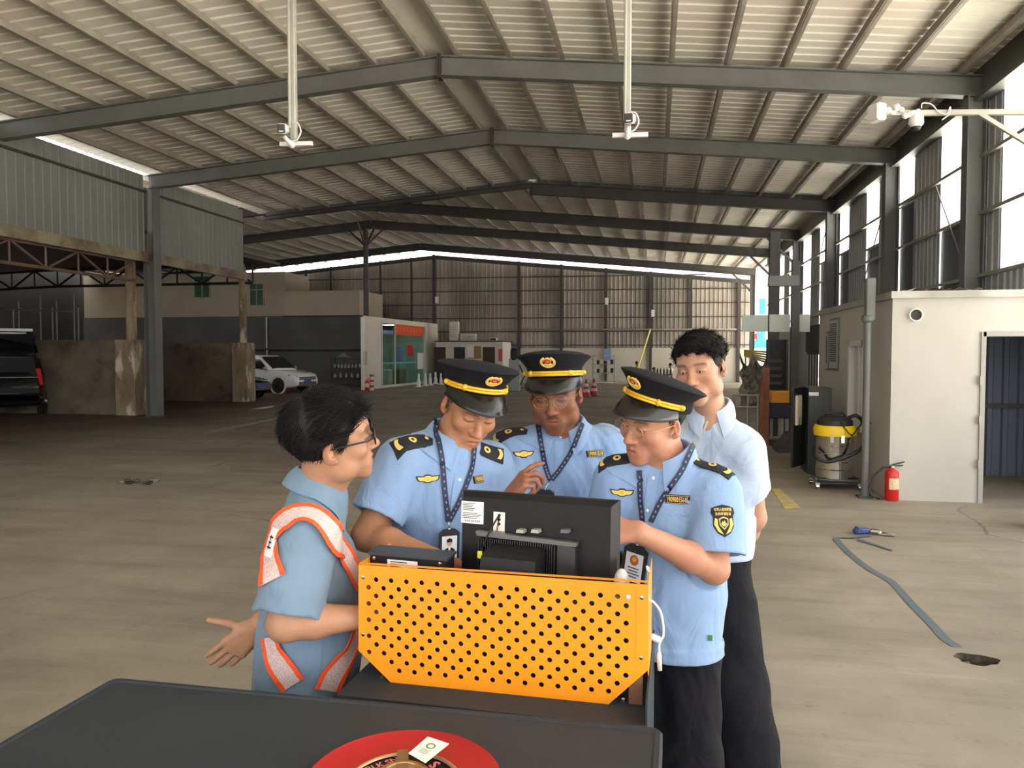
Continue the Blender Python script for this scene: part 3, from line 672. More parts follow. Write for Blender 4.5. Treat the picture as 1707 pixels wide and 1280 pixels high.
M['lamp'], lt_, lb_ = nt('office_fill_glow'); lb_.inputs['Emission Color'].default_value = (1, .97, .9, 1); lb_.inputs['Emission Strength'].default_value = 9.0  # glowing panels added to brighten the office, no lamp is seen there
for k, s_ in enumerate((5.2, 8.2)):
    c = OA+od*s_-on_*(.9+.5*k)+np.array([0,0,3.3]); t = thing('fill_panel', c, ('nearer','farther')[k]+' lamp panel under the ceiling inside the glazed office', 'lamp', 'office ceiling lamps'); m = MB(); m.box(c, (.7,.7,.05)); m.build('housing', M['plwhite'], t); m = MB(); m.box(c-[0,0,.03], (.62,.62,.012)); m.build('glow_panel', M['lamp'], t)
# extinguisher builder
def extinguisher(b, h, lab, hose=True, lean=1):
    t = thing('fire_extinguisher', b, lab, 'fire extinguisher'); b = np.array(b, float); r = h*.165
    m = MB(); m.lathe(b, [(r*.9, 0), (r, .02*h), (r, .68*h), (r*.9, .74*h), (r*.5, .79*h), (r*.32, .82*h)], 24); m.build('cylinder', M['red'], t, 40)
    m = MB(); m.lathe(b, [(r*.3, .82*h), (r*.36, .83*h), (r*.36, .88*h), (r*.2, .9*h)], 14); m.build('valve', M['chrome'], t, 40)
    m = MB(); m.bar(b+[-r*.2, 0, .89*h], b+[r*1.7*lean, -.01, .99*h], .022, .012); m.bar(b+[-r*.2, 0, .87*h], b+[r*1.5*lean, -.01, .9*h], .022, .01); m.build('handle', M['black'], t)
    m = MB(); V = []; w = 1.15; n = 8
    for j in (.3, .58):
        for i in range(n+1): an = -math.pi/2 + w*(i/n*2-1)+.5; V.append(b+[math.cos(an)*r*1.01, math.sin(an)*r*1.01, j*h])
    m.add(V, [(i, i+1, n+2+i, n+1+i) for i in range(n)]); m.build('label_sticker', mat('cream_label', srgb(226,214,170), .6, c2=srgb(190,150,110), scale=60), t, True)
    if hose:
        m = MB(); m.tube([b+[-r*.3, 0, .86*h], b+[-r*1.3, -.01, .84*h], b+[-r*2.6, 0, .6*h], b+[-r*3.2, .01, .3*h], b+[-r*2.9, 0, .1*h], b+[-r*1.7, -.01, .03*h]], .012, 8); m.build('hose', M['black'], t, True)
    return t
extinguisher(onZ(1486, 834), .46, 'red fire extinguisher on the floor at the annex corner')
extinguisher(onZ(612, 652), .62, 'red fire extinguisher in front of the white office pillar', hose=False)
m = MB(); p = onZ(620, 651); m.cyl(p, p+[0,0,.8], .1, 12); t = thing('warning_post', p, 'short red and white striped post beside the far extinguisher', 'post'); m.build('post', M['plwhite'], t, 40)
for z in (.15, .4, .65): m = MB(); m.cyl(p+[0,0,z], p+[0,0,z+.1], .104, 12); m.build('red_band', M['red'], t, 40)
for k, (px, py, hpx) in enumerate(((698, 644, 22), (709, 642, 21), (717, 641, 20), (726, 639, 20), (735, 640, 19))):
    p = onZ(px, py+1); h = hpx*1.7/(py+1-590); t = thing('white_bollard_cone', p, ['nearest','second','third','fourth','farthest'][k]+' of the white cones along the office front', 'cone', 'white cones along the office front')
    m = MB(); m.lathe(p, [(.2*h*1.4, 0), (.2*h*1.4, .05*h), (.16*h, .08*h), (.13*h, .5*h), (.08*h, .62*h), (.08*h, .95*h), (.05*h, h)], 14); m.build('cone_body', M['paper'], t, 40)
# ---- white block with dark doorways, air conditioners on it
YD = 42.3
dxl, dxr = onY(727, 600, YD)[0], onY(838, 600, YD)[0]
m = MB(); m.b2((dxl, YD, 0), (dxr, YD+2.5, 2.4)); db = struct(m, 'wall_block', M['offwhite'], label='low white block with dark doorways left of the back wall')
m = MB(); m.b2((dxl-.05, YD-.15, 2.4), (dxr+.1, YD+2.6, 2.46)); m.build('block_roof', M['darksteel'], db)
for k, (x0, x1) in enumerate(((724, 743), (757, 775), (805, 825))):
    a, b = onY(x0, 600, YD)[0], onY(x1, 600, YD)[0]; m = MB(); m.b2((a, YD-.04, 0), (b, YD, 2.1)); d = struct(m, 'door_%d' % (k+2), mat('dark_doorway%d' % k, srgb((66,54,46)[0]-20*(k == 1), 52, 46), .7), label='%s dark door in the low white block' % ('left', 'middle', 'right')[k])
    m = MB(); m.cyl((b-.08, YD-.08, 1.0), (b-.08, YD-.08, 1.15), .02, 6); m.build('door_handle', M['galv'], d)
def bd(name, x0, y0, x1, y1, Y, matl, lab, cat, th=.04):
    a, b = onY(x0, y1, Y), onY(x1, y0, Y); m = MB(); m.b2((a[0], Y-th, a[2]), (b[0], Y, b[2])); return solo(m, name, matl, ((a[0]+b[0])/2, Y, a[2]), lab, cat)
bd('notice_board', 780, 577, 802, 598, YD-.02, mat('mirror_frame', srgb(150,110,60), .5), 'brown board between the doors of the white block', 'board')
bd('pale_board', 779, 577, 790, 596, YD-.07, M['paper'], 'pale board beside the brown board between the doors', 'board')
bd('red_sign', 831, 582, 837, 602, YD-.02, M['red'], 'upright red sign at the right end of the white block', 'sign')
def ac(px0, px1, pyt, lab, z0=2.46, dep=.35, Y=YD+.5):
    a, b = onY(px0, 560, Y), onY(px1, 560, Y); zt = onY(px0, pyt, Y)[2]; c = np.array([(a[0]+b[0])/2, Y, z0])
    t = thing('air_conditioner', c, lab, 'air conditioner'); m = MB(); m.rbox(c+[0, 0, (zt-z0)/2], (b[0]-a[0], dep, zt-z0), .03); m.build('casing', M['offwhite'], t)
    m = MB(); w = b[0]-a[0]
    for k in range(8): m.box(c+[0, -dep/2-.005, (zt-z0)*(.2+.075*k)], (w*.75, .02, .03))
    m.build('grille', M['galv'], t)
ac(750, 765, 536, 'tall pale air conditioner unit standing on the low white block')
ac(768, 794, 556, 'wide pale air conditioner unit on the low white block')
ac(817, 829, 563, 'small white box on the right end of the low white block')
# ---- things along the back wall
YW = 46.6
bd('blue_sign', 852, 580, 862, 603, YW-.1, mat('blue_sign_plate', srgb(70,96,140), .5), 'blue sign on the white dado beside the white block', 'sign')
bd('blue_sign', 1007, 581, 1019, 603, YW-.1, mat('blue_sign_plate2', srgb(120,150,190), .5), 'pale blue sign on the white dado over the back rack', 'sign')
p = onZ(858, 652); t = thing('fuel_cabinet', p, 'dark upright machine with a black top in front of the back wall', 'machine'); m = MB(); m.rbox(p+[0,0,.75], (.5,.4,1.5), .04); m.build('cabinet', mat('grey_machine', srgb(150,155,150), .5), t); m = MB(); m.rbox(p+[0,-.02,1.65], (.36,.36,.6), .08); m.build('top_unit', M['blackmat'], t)
m = MB(); m.tube([p+[.25,-.2,1.2], p+[.5,-.25,.7], p+[.3,-.25,.3]], .03, 6); m.build('hose', M['black'], t, True)
bk = np.array([onY(1006, 600, 44.5)[0], 44.5, 0]); t = thing('steel_rack', bk, 'pale steel rack with goods against the back wall', 'rack')
for dx in (-.62, .62):
    for dy in (-.25, .25): m = MB(); m.box(bk+[dx, dy, .82], (.05, .05, 1.64)); m.build('upright', M['galv'], t)
for z in (.1, .6, 1.1, 1.6): m = MB(); m.box(bk+[0, 0, z], (1.3, .55, .04)); m.build('shelf', M['galv'], t)
for z, nm in ((.62, 'lower'), (1.12, 'upper')):
    for k in range(6):
        q = bk+[-.5+.2*k, -.1, z]; m = MB(); m.rbox(q+[0,0,.09+.02*(k % 3)], (.15,.2,.18+.04*(k % 3)), .02); solo(m, 'carton', M['blackmat'] if k % 2 else M['offwhite'], q, ('dark' if k % 2 else 'pale')+' small carton on the %s shelf of the back rack' % nm, 'carton', '%s cartons on the %s shelf of the back rack' % ('dark' if k % 2 else 'pale', nm))
for px, py, lab in ((977, 662, 'striped traffic cone left of its twin below the back rack'), (990, 660, 'striped traffic cone right of its twin below the back rack')):
    p = onZ(px, py); t = thing('traffic_cone', p, lab, 'cone'); m = MB(); m.box(p+[0,0,.02], (.4,.4,.04)); m.build('base', M['black'], t); m = MB(); m.lathe(p, [(.17,.04),(.03,.72)], 16); cb = m.build('cone_body', M['red'], t, 40)
    for z in (.2, .42): m = MB(); r = lambda q: .17-.14*(q-.04)/.68+.003; m.lathe(p, [(r(z), z), (r(z+.12), z+.12)], 16, cap=False); m.build('white_band', M['plwhite'], t, True)
for px, py, ht, lab in ((397, 0, 0, ''),)[:0]: pass
for px, py, lab in ((728, 500, 'small white floodlight on the ridge post of the back wall'), (1011, 502, 'small white floodlight pair on a mid post of the back wall'), (1088, 522, 'white lamp box on a post of the back wall')):
    p = onY(px, py, YB-.75); m = MB(); t = thing('floodlight', p, lab, 'lamp'); m.rbox(p, (.2, .2, .42), .03); m.build('housing', M['plwhite'], t); m = MB(); m.bar(p, p+[0, .35, .05], .05, .05); m.build('bracket', M['galv'], t)
# ---- right side: sign gantry, cabinets, vacuum, pipe post
gp = onZ(1322, 752)
t = thing('gantry_post', gp, 'dark steel gantry post with a wide foot right of the back column', 'post')
m = MB(); m.box(gp+[0,0,1.65], (.13,.13,3.3)); m.build('post', M['darksteel'], t)
m = MB(); V = [gp+[sx*a, sy*a, z] for a, z in ((.3, 0), (.3, .06), (.12, .34)) for sx, sy in ((-1,-1),(1,-1),(1,1),(-1,1))]; m.add(V, [(4*i+k, 4*i+(k+1) % 4, 4*i+4+(k+1) % 4, 4*i+4+k) for i in range(2) for k in range(4)]+[(8,9,10,11)]); m.build('foot', M['darksteel'], t)
hb = onY(1325, 469, gp[1]); ha = onY(1281, 469, gp[1]); m = MB(); m.bar(ha, (gp[0]+.05, gp[1], ha[2]), .16, .18); m.build('cross_arm', M['steel'], t)
for k, (x0, x1, y0, y1) in enumerate(((1237, 1280, 525, 553), (1282, 1317, 524, 553), (1327, 1350, 524, 553))):
    Y = gp[1]+.3; a, b = onY(x0, y1, Y), onY(x1, y0, Y); m = MB(); m.b2((a[0], Y-.02, a[2]), (b[0], Y+.02, b[2]))
    solo(m, 'blank_sign_board', mat('sign_board_%d' % k, srgb(178,186,176), .5), ((a[0]+b[0])/2, Y, a[2]), ('left', 'middle', 'right')[k]+' of the three blank pale boards hung by the gantry', 'board', 'blank boards by the gantry')
pp = onZ(1291, 748); t = thing('rear_post', pp, 'dark square post carrying the blank boards left of the gantry post', 'post'); Yq = 16.5; q = onY(1290, 500, Yq); m = MB(); m.box((q[0], Yq, 2.1), (.2, .2, 4.2)); m.build('post', M['darksteel'], t)
# orange-topped machine
op = onY(1299, 660, 14.9); zt, zm, zb = onY(1299, 651, 14.9)[2], onY(1299, 671, 14.9)[2], onY(1299, 696, 14.9)[2]; xa_, xb_ = onY(1283, 660, 14.9)[0], onY(1315, 660, 14.9)[0]
t = thing('test_machine', (op[0], 14.9, 0), 'orange-topped test machine standing behind the gantry post', 'machine')
m = MB(); m.rbox(((xa_+xb_)/2, 14.9, (zt+zm)/2), (xb_-xa_, .4, zt-zm), .015); m.build('orange_housing', mat('orange_paint', srgb(226,150,40), .4), t)
m = MB(); m.rbox(((xa_+xb_)/2, 14.92, (zm+zb)/2), (xb_-xa_+.02, .42, zm-zb), .015); m.build('navy_body', mat('navy_paint', srgb(38,44,62), .5), t)
for dx in (xa_+.04, (xa_+xb_)/2+.02, xb_-.04): m = MB(); m.b2((dx-.02, 14.88, .1), (dx+.02, 14.92, zb)); m.build('leg', M['galv'], t)
m = MB(); m.b2((xa_-.02, 14.7, 0), (xb_+.02, 15.1, .1)); m.build('plinth', M['darksteel'], t)
t2 = thing('electrical_rack', ((xa_+xb_)/2, 15.3, 0), 'open dark electrical rack behind the orange-topped machine', 'rack')
zt2 = onY(1299, 566, 15.3)[2]; m = MB(); m.b2((xa_, 15.25, zt), (xb_, 15.3, zt2)); m.build('back_panel', M['blackmat'], t2)
for k in range(4): m = MB(); z = zt+.1+.14*k; m.b2((xa_+.02, 15.17, z), (xb_-.08, 15.25, z+.06)); m.build('module', M['darksteel'], t2)
for x in (xa_, xb_): m = MB(); m.b2((x-.02, 15.15, 0), (x+.02, 15.3, zt2)); m.build('upright', M['darksteel'], t2)
# leaning timbers
for k, (px, px2, lab) in enumerate(((1275, 1277, 'reddish timber plank leaning by the gantry, the thicker one'), (1268, 1271, 'thin reddish timber leaning by the gantry'))):
    a, b = onZ(px, 745), onY(px2, 612 if k == 0 else 640, 14.2); m = MB(); m.bar(a, b, .12-.05*k, .05, up=(0, 1, 0)); solo(m, 'timber_plank', M['wood'], a, lab, 'plank')
# black cabinet with open door
cb = onZ(1365, 800); Yc = 11.3
c0 = onY(1348, 640, Yc); c1_ = onY(1387, 646, Yc)
t = thing('control_cabinet', ((c0[0]+c1_[0])/2, Yc+.25, 0), 'black upright control cabinet behind the steel vacuum cleaner', 'cabinet')
zc = onY(1365, 646, Yc)[2]; w = c1_[0]-c0[0]
m = MB(); m.rbox(((c0[0]+c1_[0])/2, Yc+.25, zc/2), (w, .5, zc), .01); m.build('body', mat('cabinet_black', srgb(58,62,60), .5), t)
m = MB(); m.rbox((c0[0]-.09, Yc+.12, zc/2+.05), (.04, .55, zc-.1), .008, rotz(-.55)); d = m.build('door', mat('cabinet_door_black', srgb(40,44,42), .4), t)
m = MB(); m.box((c0[0]-.13, Yc-.07, zc*.62), (.02, .03, .12)); m.build('handle', M['chrome'], d)
m = MB(); V, Fc = quadgrid((c0[0]+.07, Yc-.004, zc-.09), (1,0,0), (0,0,1), .13, .05); m.add(V, Fc); m.build('label_plate', M['paper'], t)
m = MB(); V, Fc = quadgrid((c0[0]-.12, Yc-.03, zc-.32), rotz(-.55) @ np.array([0,1,0.])*-1, (0,0,1), .16, .42); m.prism([V[0], V[1], V[3], V[2]], rotz(-.55) @ np.array([-.03,0,0])); m.build('document_sheet', mat('yellowed_sheet', srgb(214,205,180), .6), t)
# wall notices on the annex side
for x0, y0, x1, y1, lab in ((1376, 553, 1382, 617, 'narrow framed notice at the left on the annex side wall'), (1382, 531, 1398, 617, 'tall framed notice with fine print on the annex side wall')):
    a, b = onX(x0, y1, XA-.02), onX(x1, y0, XA-.02); zz0 = onX((x0+x1)/2, y1, XA)[2]; zz1 = onX((x0+x1)/2, y0, XA)[2]
    t = thing('framed_notice', (XA-.01, (a[1]+b[1])/2, zz0), lab, 'notice'); m = MB(); m.b2((XA-.025, b[1], zz0), (XA, a[1], zz1)); m.build('frame', M['steel'], t)
    m = MB(); m.b2((XA-.03, b[1]+.03, zz0+.03), (XA-.02, a[1]-.03, zz1-.03)); m.build('sheet', mat('notice_sheet', srgb(168,172,168), .5), t)
    m = MB(); n = 18
    for k in range(n):
        z = zz1-.1-(zz1-zz0-.2)*k/n; m.b2((XA-.033, b[1]+.06, z), (XA-.03, a[1]-.06-.1*((k*7) % 3)/3*(a[1]-b[1]), z+.018))
    m.build('print_lines', M['darksteel'], t)
# barred window farther along
q0, q1 = onX(1362, 632, XA+.6), onX(1336, 575, XA+.6)
m = MB(); z0, z1 = .95, 1.75; m.b2((XA+.55, 13.6, .0), (XA+.65, 17.5, z0)); m.b2((XA+.55, 13.6, z1), (XA+.65, 17.5, 2.3)); struct(m, 'wall_side_rear', M['greywall'], label='grey wall with a barred opening behind the annex')
m = MB()
for k in range(14): m.b2((XA+.59, 13.7+.28*k, z0), (XA+.61, 13.73+.28*k, z1))
m.b2((XA+.58, 13.6, z0), (XA+.62, 17.5, z0+.05)); m.b2((XA+.58, 13.6, z1-.06), (XA+.62, 17.5, z1)); struct(m, 'window_11', M['darksteel'], label='dark barred opening behind the annex')
# pipe post at the annex corner
pq = onZ(1441, 829); t = thing('pipe_post', pq, 'grey steel pipe post at the annex corner with a thicker square head', 'post')
zj = 2.12; m = MB(); m.cyl(pq, pq+[0,0,zj], .042, 16); m.build('pipe', M['steel'], t, 40)
m = MB(); m.rbox(pq+[.02,0,zj+.22], (.105,.105,.5), .012); m.lathe(pq+[.0,0,zj-.05], [(.05,0),(.07,.02),(.07,.07),(.05,.09)], 16); m.build('head', M['steel'], t)
m = MB(); m.box(pq+[0,0,.01], (.16,.16,.02)); m.build('foot_plate', M['darksteel'], t)
# vacuum cleaner
vb = onZ(1390, 812); t = thing('vacuum_cleaner', vb, 'steel drum vacuum cleaner with a yellow band on a wheeled dolly', 'vacuum cleaner')
m = MB(); m.lathe(vb, [(.21,.13),(.225,.14),(.225,.66),(.23,.67)], 32); 
for z in (.24,.34,.44,.54): m.lathe(vb, [(.226,z),(.231,z+.006),(.226,z+.012)], 32, cap=False)
m.build('drum', M['chrome'], t, 40)
m = MB(); m.lathe(vb, [(.235,.66),(.25,.67),(.26,.75),(.24,.80),(.1,.80)], 32); m.build('yellow_band', M['yellow'], t, 40)
m = MB(); m.lathe(vb, [(.215,.80),(.21,.86),(.17,.90),(.1,.915)], 32); hd = m.build('motor_head', M['blackmat'], t, 40)
m = MB(); m.tube([vb+[-.12,0,.9], vb+[-.1,0,.95], vb+[.1,0,.95], vb+[.12,0,.9]], .015, 8); m.build('carry_handle', M['black'], hd, True)
for k in range(3):
    an = .3+k*.5; m = MB(); m.box(vb+[.245*math.cos(-an-.6), .245*math.sin(-an-.6), .64], (.04,.02,.09), rotz(-an-.6+math.pi/2)); m.build('clip', M['chrome'], t)
m = MB(); m.rbox(vb+[.02,0,.105], (.54,.46,.06), .025); m.build('dolly', M['steel'], t, True)
for sx, sy in ((-.24,-.2),(-.24,.2),(.26,-.2),(.26,.2)):
    q = vb+[sx,sy,.036]; m = MB(); m.lathe(q, [(.02,-.02),(.036,-.018),(.036,.018),(.02,.02)], 14, (1,0,0)); w = m.build('caster', M['chrome'], t, 40)
    m = MB(); m.box(q+[0,0,.035], (.05,.05,.03)); m.build('caster_fork', M['galv'], w)
hose = [vb+[.1,-.1,.88], vb+[.22,-.15,.93], vb+[.33,-.1,.8], vb+[.34,-.15,.62], vb+[.22,-.24,.5], vb+[.02,-.27,.4], vb+[-.16,-.25,.36], vb+[-.27,-.18,.42], vb+[-.26,-.05,.5]]
def spline(pts, n=8):
    pts = [np.array(p, float) for p in pts]; out = []
    for i in range(len(pts)-1):
        p0, p1, p2, p3 = pts[max(i-1, 0)], pts[i], pts[i+1], pts[min(i+2, len(pts)-1)]
        for k in range(n):
            t_ = k/n; out.append(.5*((2*p1)+(p2-p0)*t_+(2*p0-5*p1+4*p2-p3)*t_**2+(3*p1-p0-3*p2+p3)*t_**3))
    return out+[pts[-1]]
m = MB(); hp_ = spline(hose, 14); m.tube(hp_, [.021+.003*(k % 2) for k in range(len(hp_))], 10); m.build('suction_hose', M['black'], t, True)
m = MB(); m.tube(spline([vb+[.0,-.16,.9], vb+[.06,-.27,.78], vb+[.14,-.27,.7], vb+[.24,-.2,.8], vb+[.36,.0,.86], vb+[.44,.0,.82]]), .008, 6); m.build('power_cord', M['black'], t, True)
# ---- ceiling cameras on poles
def ceil_cam(px, pyb, d, lab, flip):
    b = P(px, pyb, d); zt = ZR - (ZR-ZE)*abs(b[0]-XC)/9.5 - .05
    t = thing('ceiling_camera', b, lab, 'camera')
    m = MB(); m.rbox(((b[0], b[1], (b[2]+zt)/2)), (.05, .05, zt-b[2]), .006); m.cyl((b[0]-.018, b[1]-.035, b[2]+.1), (b[0]-.018, b[1]-.035, zt), .012, 8); m.build('pole', M['galv'], t)
    m = MB(); m.box(b+[.02, 0, -.02], (.27, .03, .032), rotz(.1)); m.build('cross_bar', M['plwhite'], t)
    m = MB(); m.tube([b+[0,-.03,-.03], b+[0,-.06,-.035], b+[flip*.04,-.09,.02]], [.02,.02,.016], 10); m.ball(b+[0,-.035,-.035], .027); m.build('mount', M['plwhite'], t, True)
    R = rotz(-flip*.25) @ np.array([[1,0,0],[0,math.cos(.25),-math.sin(.25)],[0,math.sin(.25),math.cos(.25)]])
    c = b+[flip*.055+.0, -.07, .085]; m = MB(); m.rbox(c, (.078, .17, .078), .018, R); ho = m.build('camera_body', M['plwhite'], t, 40)
    m = MB(); f = R @ np.array([0,-1,0.]); m.rbox(c+f*.086, (.066, .012, .066), .012, R); lf = m.build('lens_face', M['black'], ho, 40)
    m = MB(); m.box(c+f*.094+R @ np.array([0,0,-.02]), (.034, .004, .008), R); m.build('lamp_strip', M['plwhite'], ho)
    m = MB(); m.tube(spline([b+[0,-.03,.14], b+[.06,-.05,.13], b+[.085,-.05,.06], b+[.05,-.05,0], b+[0,-.05,-.01]]), .006, 6); m.build('cable', M['plwhite'], t, True)
ceil_cam(490, 236, 6.2, 'white camera on the left ceiling pole', -1)
ceil_cam(1046, 221, 5.8, 'white camera on the right ceiling pole', .35)
# ---- bracket arm at the upper right
YA2 = 8.2
a, b = onY(1462, 189, YA2), onY(1707, 187, YA2); b = b + (b-a)*.25
t = thing('bracket_arm', a, 'white bracket arm with a wrapped box and dome camera at the upper right', 'bracket')
m = MB(); m.bar(a, b, .045, .05); m.build('arm', M['galv'], t)
c = onY(1630, 188, YA2); e = onY(1707, 235, YA2); e = e+(e-c)*.3; m = MB(); m.bar(c, e, .04, .04); m.build('strut', M['galv'], t)
cz = onY(1455, 190, YA2); m = MB(); m.rbox(cz+[.03,-.03,0], (.12,.16,.17), .02, rotz(.5)); m.build('junction_box', M['plwhite'], t)
m = MB(); rr = random.Random(3)
for k in range(9): q = onY(1474+k*7, 186+rr.uniform(-7, 7), YA2-.03); m.ball(q, (.035, .03, .022+.02*rr.random()), 8, 6)
m.build('cable_wrap', M['plwhite'], t, True)
q = onY(1527, 205, YA2); m = MB(); m.lathe(q, [(.02,.08),(.065,.07),(.07,0),(.066,-.02)], 20); m.lathe(q, [(.0,-.075),(.035,-.066),(.05,-.04),(.056,-.015)], 20); m.build('dome_camera', M['plwhite'], t, 40)
m = MB(); m.lathe(q, [(.0,-.078),(.036,-.068),(.052,-.04)], 20); m.build('dome_lens', M['black'], t, True)
m = MB(); m.tube(spline([onY(x, y, YA2-.04) for x, y in ((1536,180),(1538,172),(1553,174),(1565,187),(1578,190),(1584,178),(1582,190),(1570,200))]), .006, 6); m.build('cable', M['plwhite'], t, True)
m = MB(); x = b[0]; m.hbeam((x, YA2, 0), (x, YA2, 6.3), .26, .3, up=(1,0,0)); solo(m, 'steel_column', M['steel'], (x, YA2, 0), 'grey steel column carrying the bracket arm at the right', 'column')
# ---- torn board on the annex roof
m = MB(); V = []; rr = random.Random(9); a0 = onY(1500, 490, YA+.35); a1 = onY(1625, 489, YA+.35)
for i in range(17):
    for j in range(4): q = a0+(a1-a0)*i/16; V.append(np.array([q[0], YA+.1+.16*j, 2.42+.006+.035*rr.random()*(1 if 0 < i < 16 else .3)+.02*math.sin(i*.7)**2]))
m.add(V, [(i*4+j, i*4+j+1, (i+1)*4+j+1, (i+1)*4+j) for i in range(16) for j in range(3)]); solo(m, 'torn_sheet', mat('torn_insulation', srgb(228,214,196), .8, c2=srgb(200,186,164), scale=6), a0, 'torn pale sheet lying on the annex roof edge', 'sheet', None, True)
# ---- floor: paint, strap, debris
def flatpoly(name, px, matl, lab, cat, z=.004):
    pts = [onZ(x, y) for x, y in px]; m = MB(); m.prism([p+[0,0,.0] for p in pts], (0,0,z)); return solo(m, name, matl, pts[0], lab, cat)
M['ypaint'] = mat('worn_yellow_paint', srgb(196,168,84), .7, c2=srgb(158,146,118), scale=7, mix=(.4,.62))
M['wpaint'] = mat('worn_white_paint', srgb(178,170,154), .7, c2=srgb(140,130,116), scale=3)
flatpoly('floor_line', ((1286,815),(1300,815),(1334,846),(1308,847)), M['ypaint'], 'worn yellow floor mark left of the vacuum cleaner', 'floor marking')
flatpoly('floor_line', ((1262,1234),(1274,1233),(1286,1285),(1254,1285)), M['ypaint'], 'worn yellow floor mark at the bottom right of the men', 'floor marking')
flatpoly('floor_line', ((340,720),(479,692.5),(480,695),(340,724)), M['wpaint'], 'thin pale line on the floor before the left bay', 'floor marking')
sp = spline([onZ(x, y) for x, y in ((1450,893),(1420,897),(1396,897),(1398,905),(1420,927),(1450,950),(1482,968),(1497,982),(1520,1008),(1548,1036),(1575,1065),(1594,1078))], 6)
t = thing('ratchet_strap', sp[0], 'grey-blue lashing strap with a blue ratchet running into the hole', 'strap')
m = MB(); V = []; 
for i, q in enumerate(sp):
    d = unit(sp[min(i+1, len(sp)-1)]-sp[max(i-1, 0)]); n_ = np.array([-d[1], d[0], 0]); V += [q+n_*.028+[0,0,.008], q-n_*.028+[0,0,.004]]
q = hole+[-.04,.0,-.07]; V += [q+[.03,0,.0], q-[.03,0,.02]]
m.add(V, [(2*i, 2*i+1, 2*i+3, 2*i+2) for i in range(len(V)//2-1)]); M['strap'] = mat('blue_grey_webbing', srgb(84,100,108), .8, c2=srgb(98,106,108), scale=30); m.build('webbing', M['strap'], t, True)
m = MB(); a, b = onZ(1430, 900), onZ(1487, 919); n_ = np.array([.3,.9,0]); m.prism([a+n_*.04, a-n_*.04, b-n_*.01, b+n_*.01], (0,0,.012)); m.build('loose_tail', M['strap'], t)
rc = onZ(1440, 890); m = MB(); m.rbox(rc+[-.02,0,.03], (.16,.07,.05), .015, rotz(.3)); m.cyl(rc+[-.05,-.06,.04], rc+[-.05,.06,.04], .022, 10); m.build('ratchet', mat('blue_ratchet', srgb(50,70,130), .4), t)
m = MB(); m.rbox(rc+[.1,0,.03], (.1,.08,.03), .01, rotz(-.2)); m.bar(rc+[.12,-.03,.02], rc+[.26,-.06,.02], .05, .012); m.build('buckle', M['chrome'], t)
dc = onZ(236, 805); rr = random.Random(4); t = thing('scrap_heap', dc, 'small scatter of crumpled scrap on the open floor at left', 'scrap')
for k in range(7):
    q = dc+[rr.uniform(-.22,.22), rr.uniform(-.1,.1), 0]; m = MB(); s_ = rr.uniform(.04,.09); m.ball(q+[0,0,s_*.3], (s_, s_*.6, s_*.35), 7, 5, rotz(rr.random()*3)); m.build('scrap', [M['blackmat'], M['chrome'], M['greywall']][k % 3], t)
m = MB(); m.bar(dc+[-.3,-.02,.01], dc+[-.05,.03,.012], .02, .015); m.bar(dc+[.0,.05,.01], dc+[.2,.1,.02], .02, .015); m.build('stick', M['galv'], t)
# ---- outside on the right: blue building, canopy, striped barrier, rails
bb = onY(1262, 600, 58); t = thing('blue_building', (bb[0]+1, 58, 0), 'white and blue building outside beyond the back column', 'building')
m = MB(); m.b2((bb[0]-2.2, 58, 0), (bb[0]+9, 66, 7.6)); m.build('wall', M['plwhite'], t)
for x0, x1, y0, y1 in ((1266, 1276, 498, 524), (1243, 1285, 568, 580), (1262, 1275, 553, 568)):
    a, b = onY(x0, y1, 57.9), onY(x1, y0, 57.9); m = MB(); m.b2((a[0], 57.85, a[2]), (b[0], 57.95, b[2])); m.build('blue_panel', M['bluebldg'], t)
a, b = onY(1255, 565, 57.8), onY(1262, 556, 57.8); m = MB(); m.b2((a[0], 57.75, a[2]), (b[0], 57.85, b[2])); m.build('red_panel', M['red'], t)
m = MB(); m.add([(5.6, 39.6, 6.3), (9.5, 39.6, 5.6), (9.5, 56, 5.6), (5.6, 56, 6.3)], [(0,1,2,3)]); struct(m, 'canopy_trim', M['roof'], label='pale outer canopy beyond the side wall')
t = thing('striped_barrier', onZ(1262, 650), 'yellow striped barrier rails outside beyond the back column', 'barrier'); Yb_ = 34
for k in range(5):
    a, b = onY(1241, 584+k*2.2, Yb_), onY(1281, 587+k*4.4, Yb_-4); m = MB(); m.bar(a, b, .05, .07); m.build('rail', mat('barrier_yellow%d' % k, srgb(226,206,96), .5), t)
for px in (1243, 1280): a = onY(px, 585, Yb_ if px < 1260 else Yb_-4); m = MB(); m.b2(a-[.03,.03,a[2]], a+[.03,.03,0]); m.build('post', M['galv'], t)
t = thing('guard_rail', onZ(1258, 735), 'low grey tube rail beside the leaning timbers', 'railing'); Yr = 15.5
for y_ in (658, 678): a, b = onY(1222, y_, Yr), onY(1266, y_+1, Yr); m = MB(); m.cyl(a, b, .022, 8); m.build('rail', M['galv'], t)
for px in (1224, 1247, 1264): a = onY(px, 658, Yr); m = MB(); m.cyl((a[0], Yr, 0), a, .022, 8); m.build('post', M['galv'], t)
sc_ = onZ(1256, 700); rr = random.Random(2); t = thing('rubble_sheet', sc_+[0, 6, 0], 'crumpled pale sheeting piled outside past the back column', 'sheeting'); m = MB(); c = onY(1258, 645, 26.); 
V = []
for i in range(15):
    for j in range(15): V.append(np.array([c[0]-.45+.9*i/14+.05*math.sin(j*1.3), 26+.14*math.sin(i*1.1+j*.5)+.12*math.sin(j*1.7-i*.6)+rr.uniform(-.05,.05), 1.75*j/14*(1-.25*abs(math.sin(i*.45)))]))
m.add(V, [(i*15+j, i*15+j+1, (i+1)*15+j+1, (i+1)*15+j) for i in range(14) for j in range(14)])
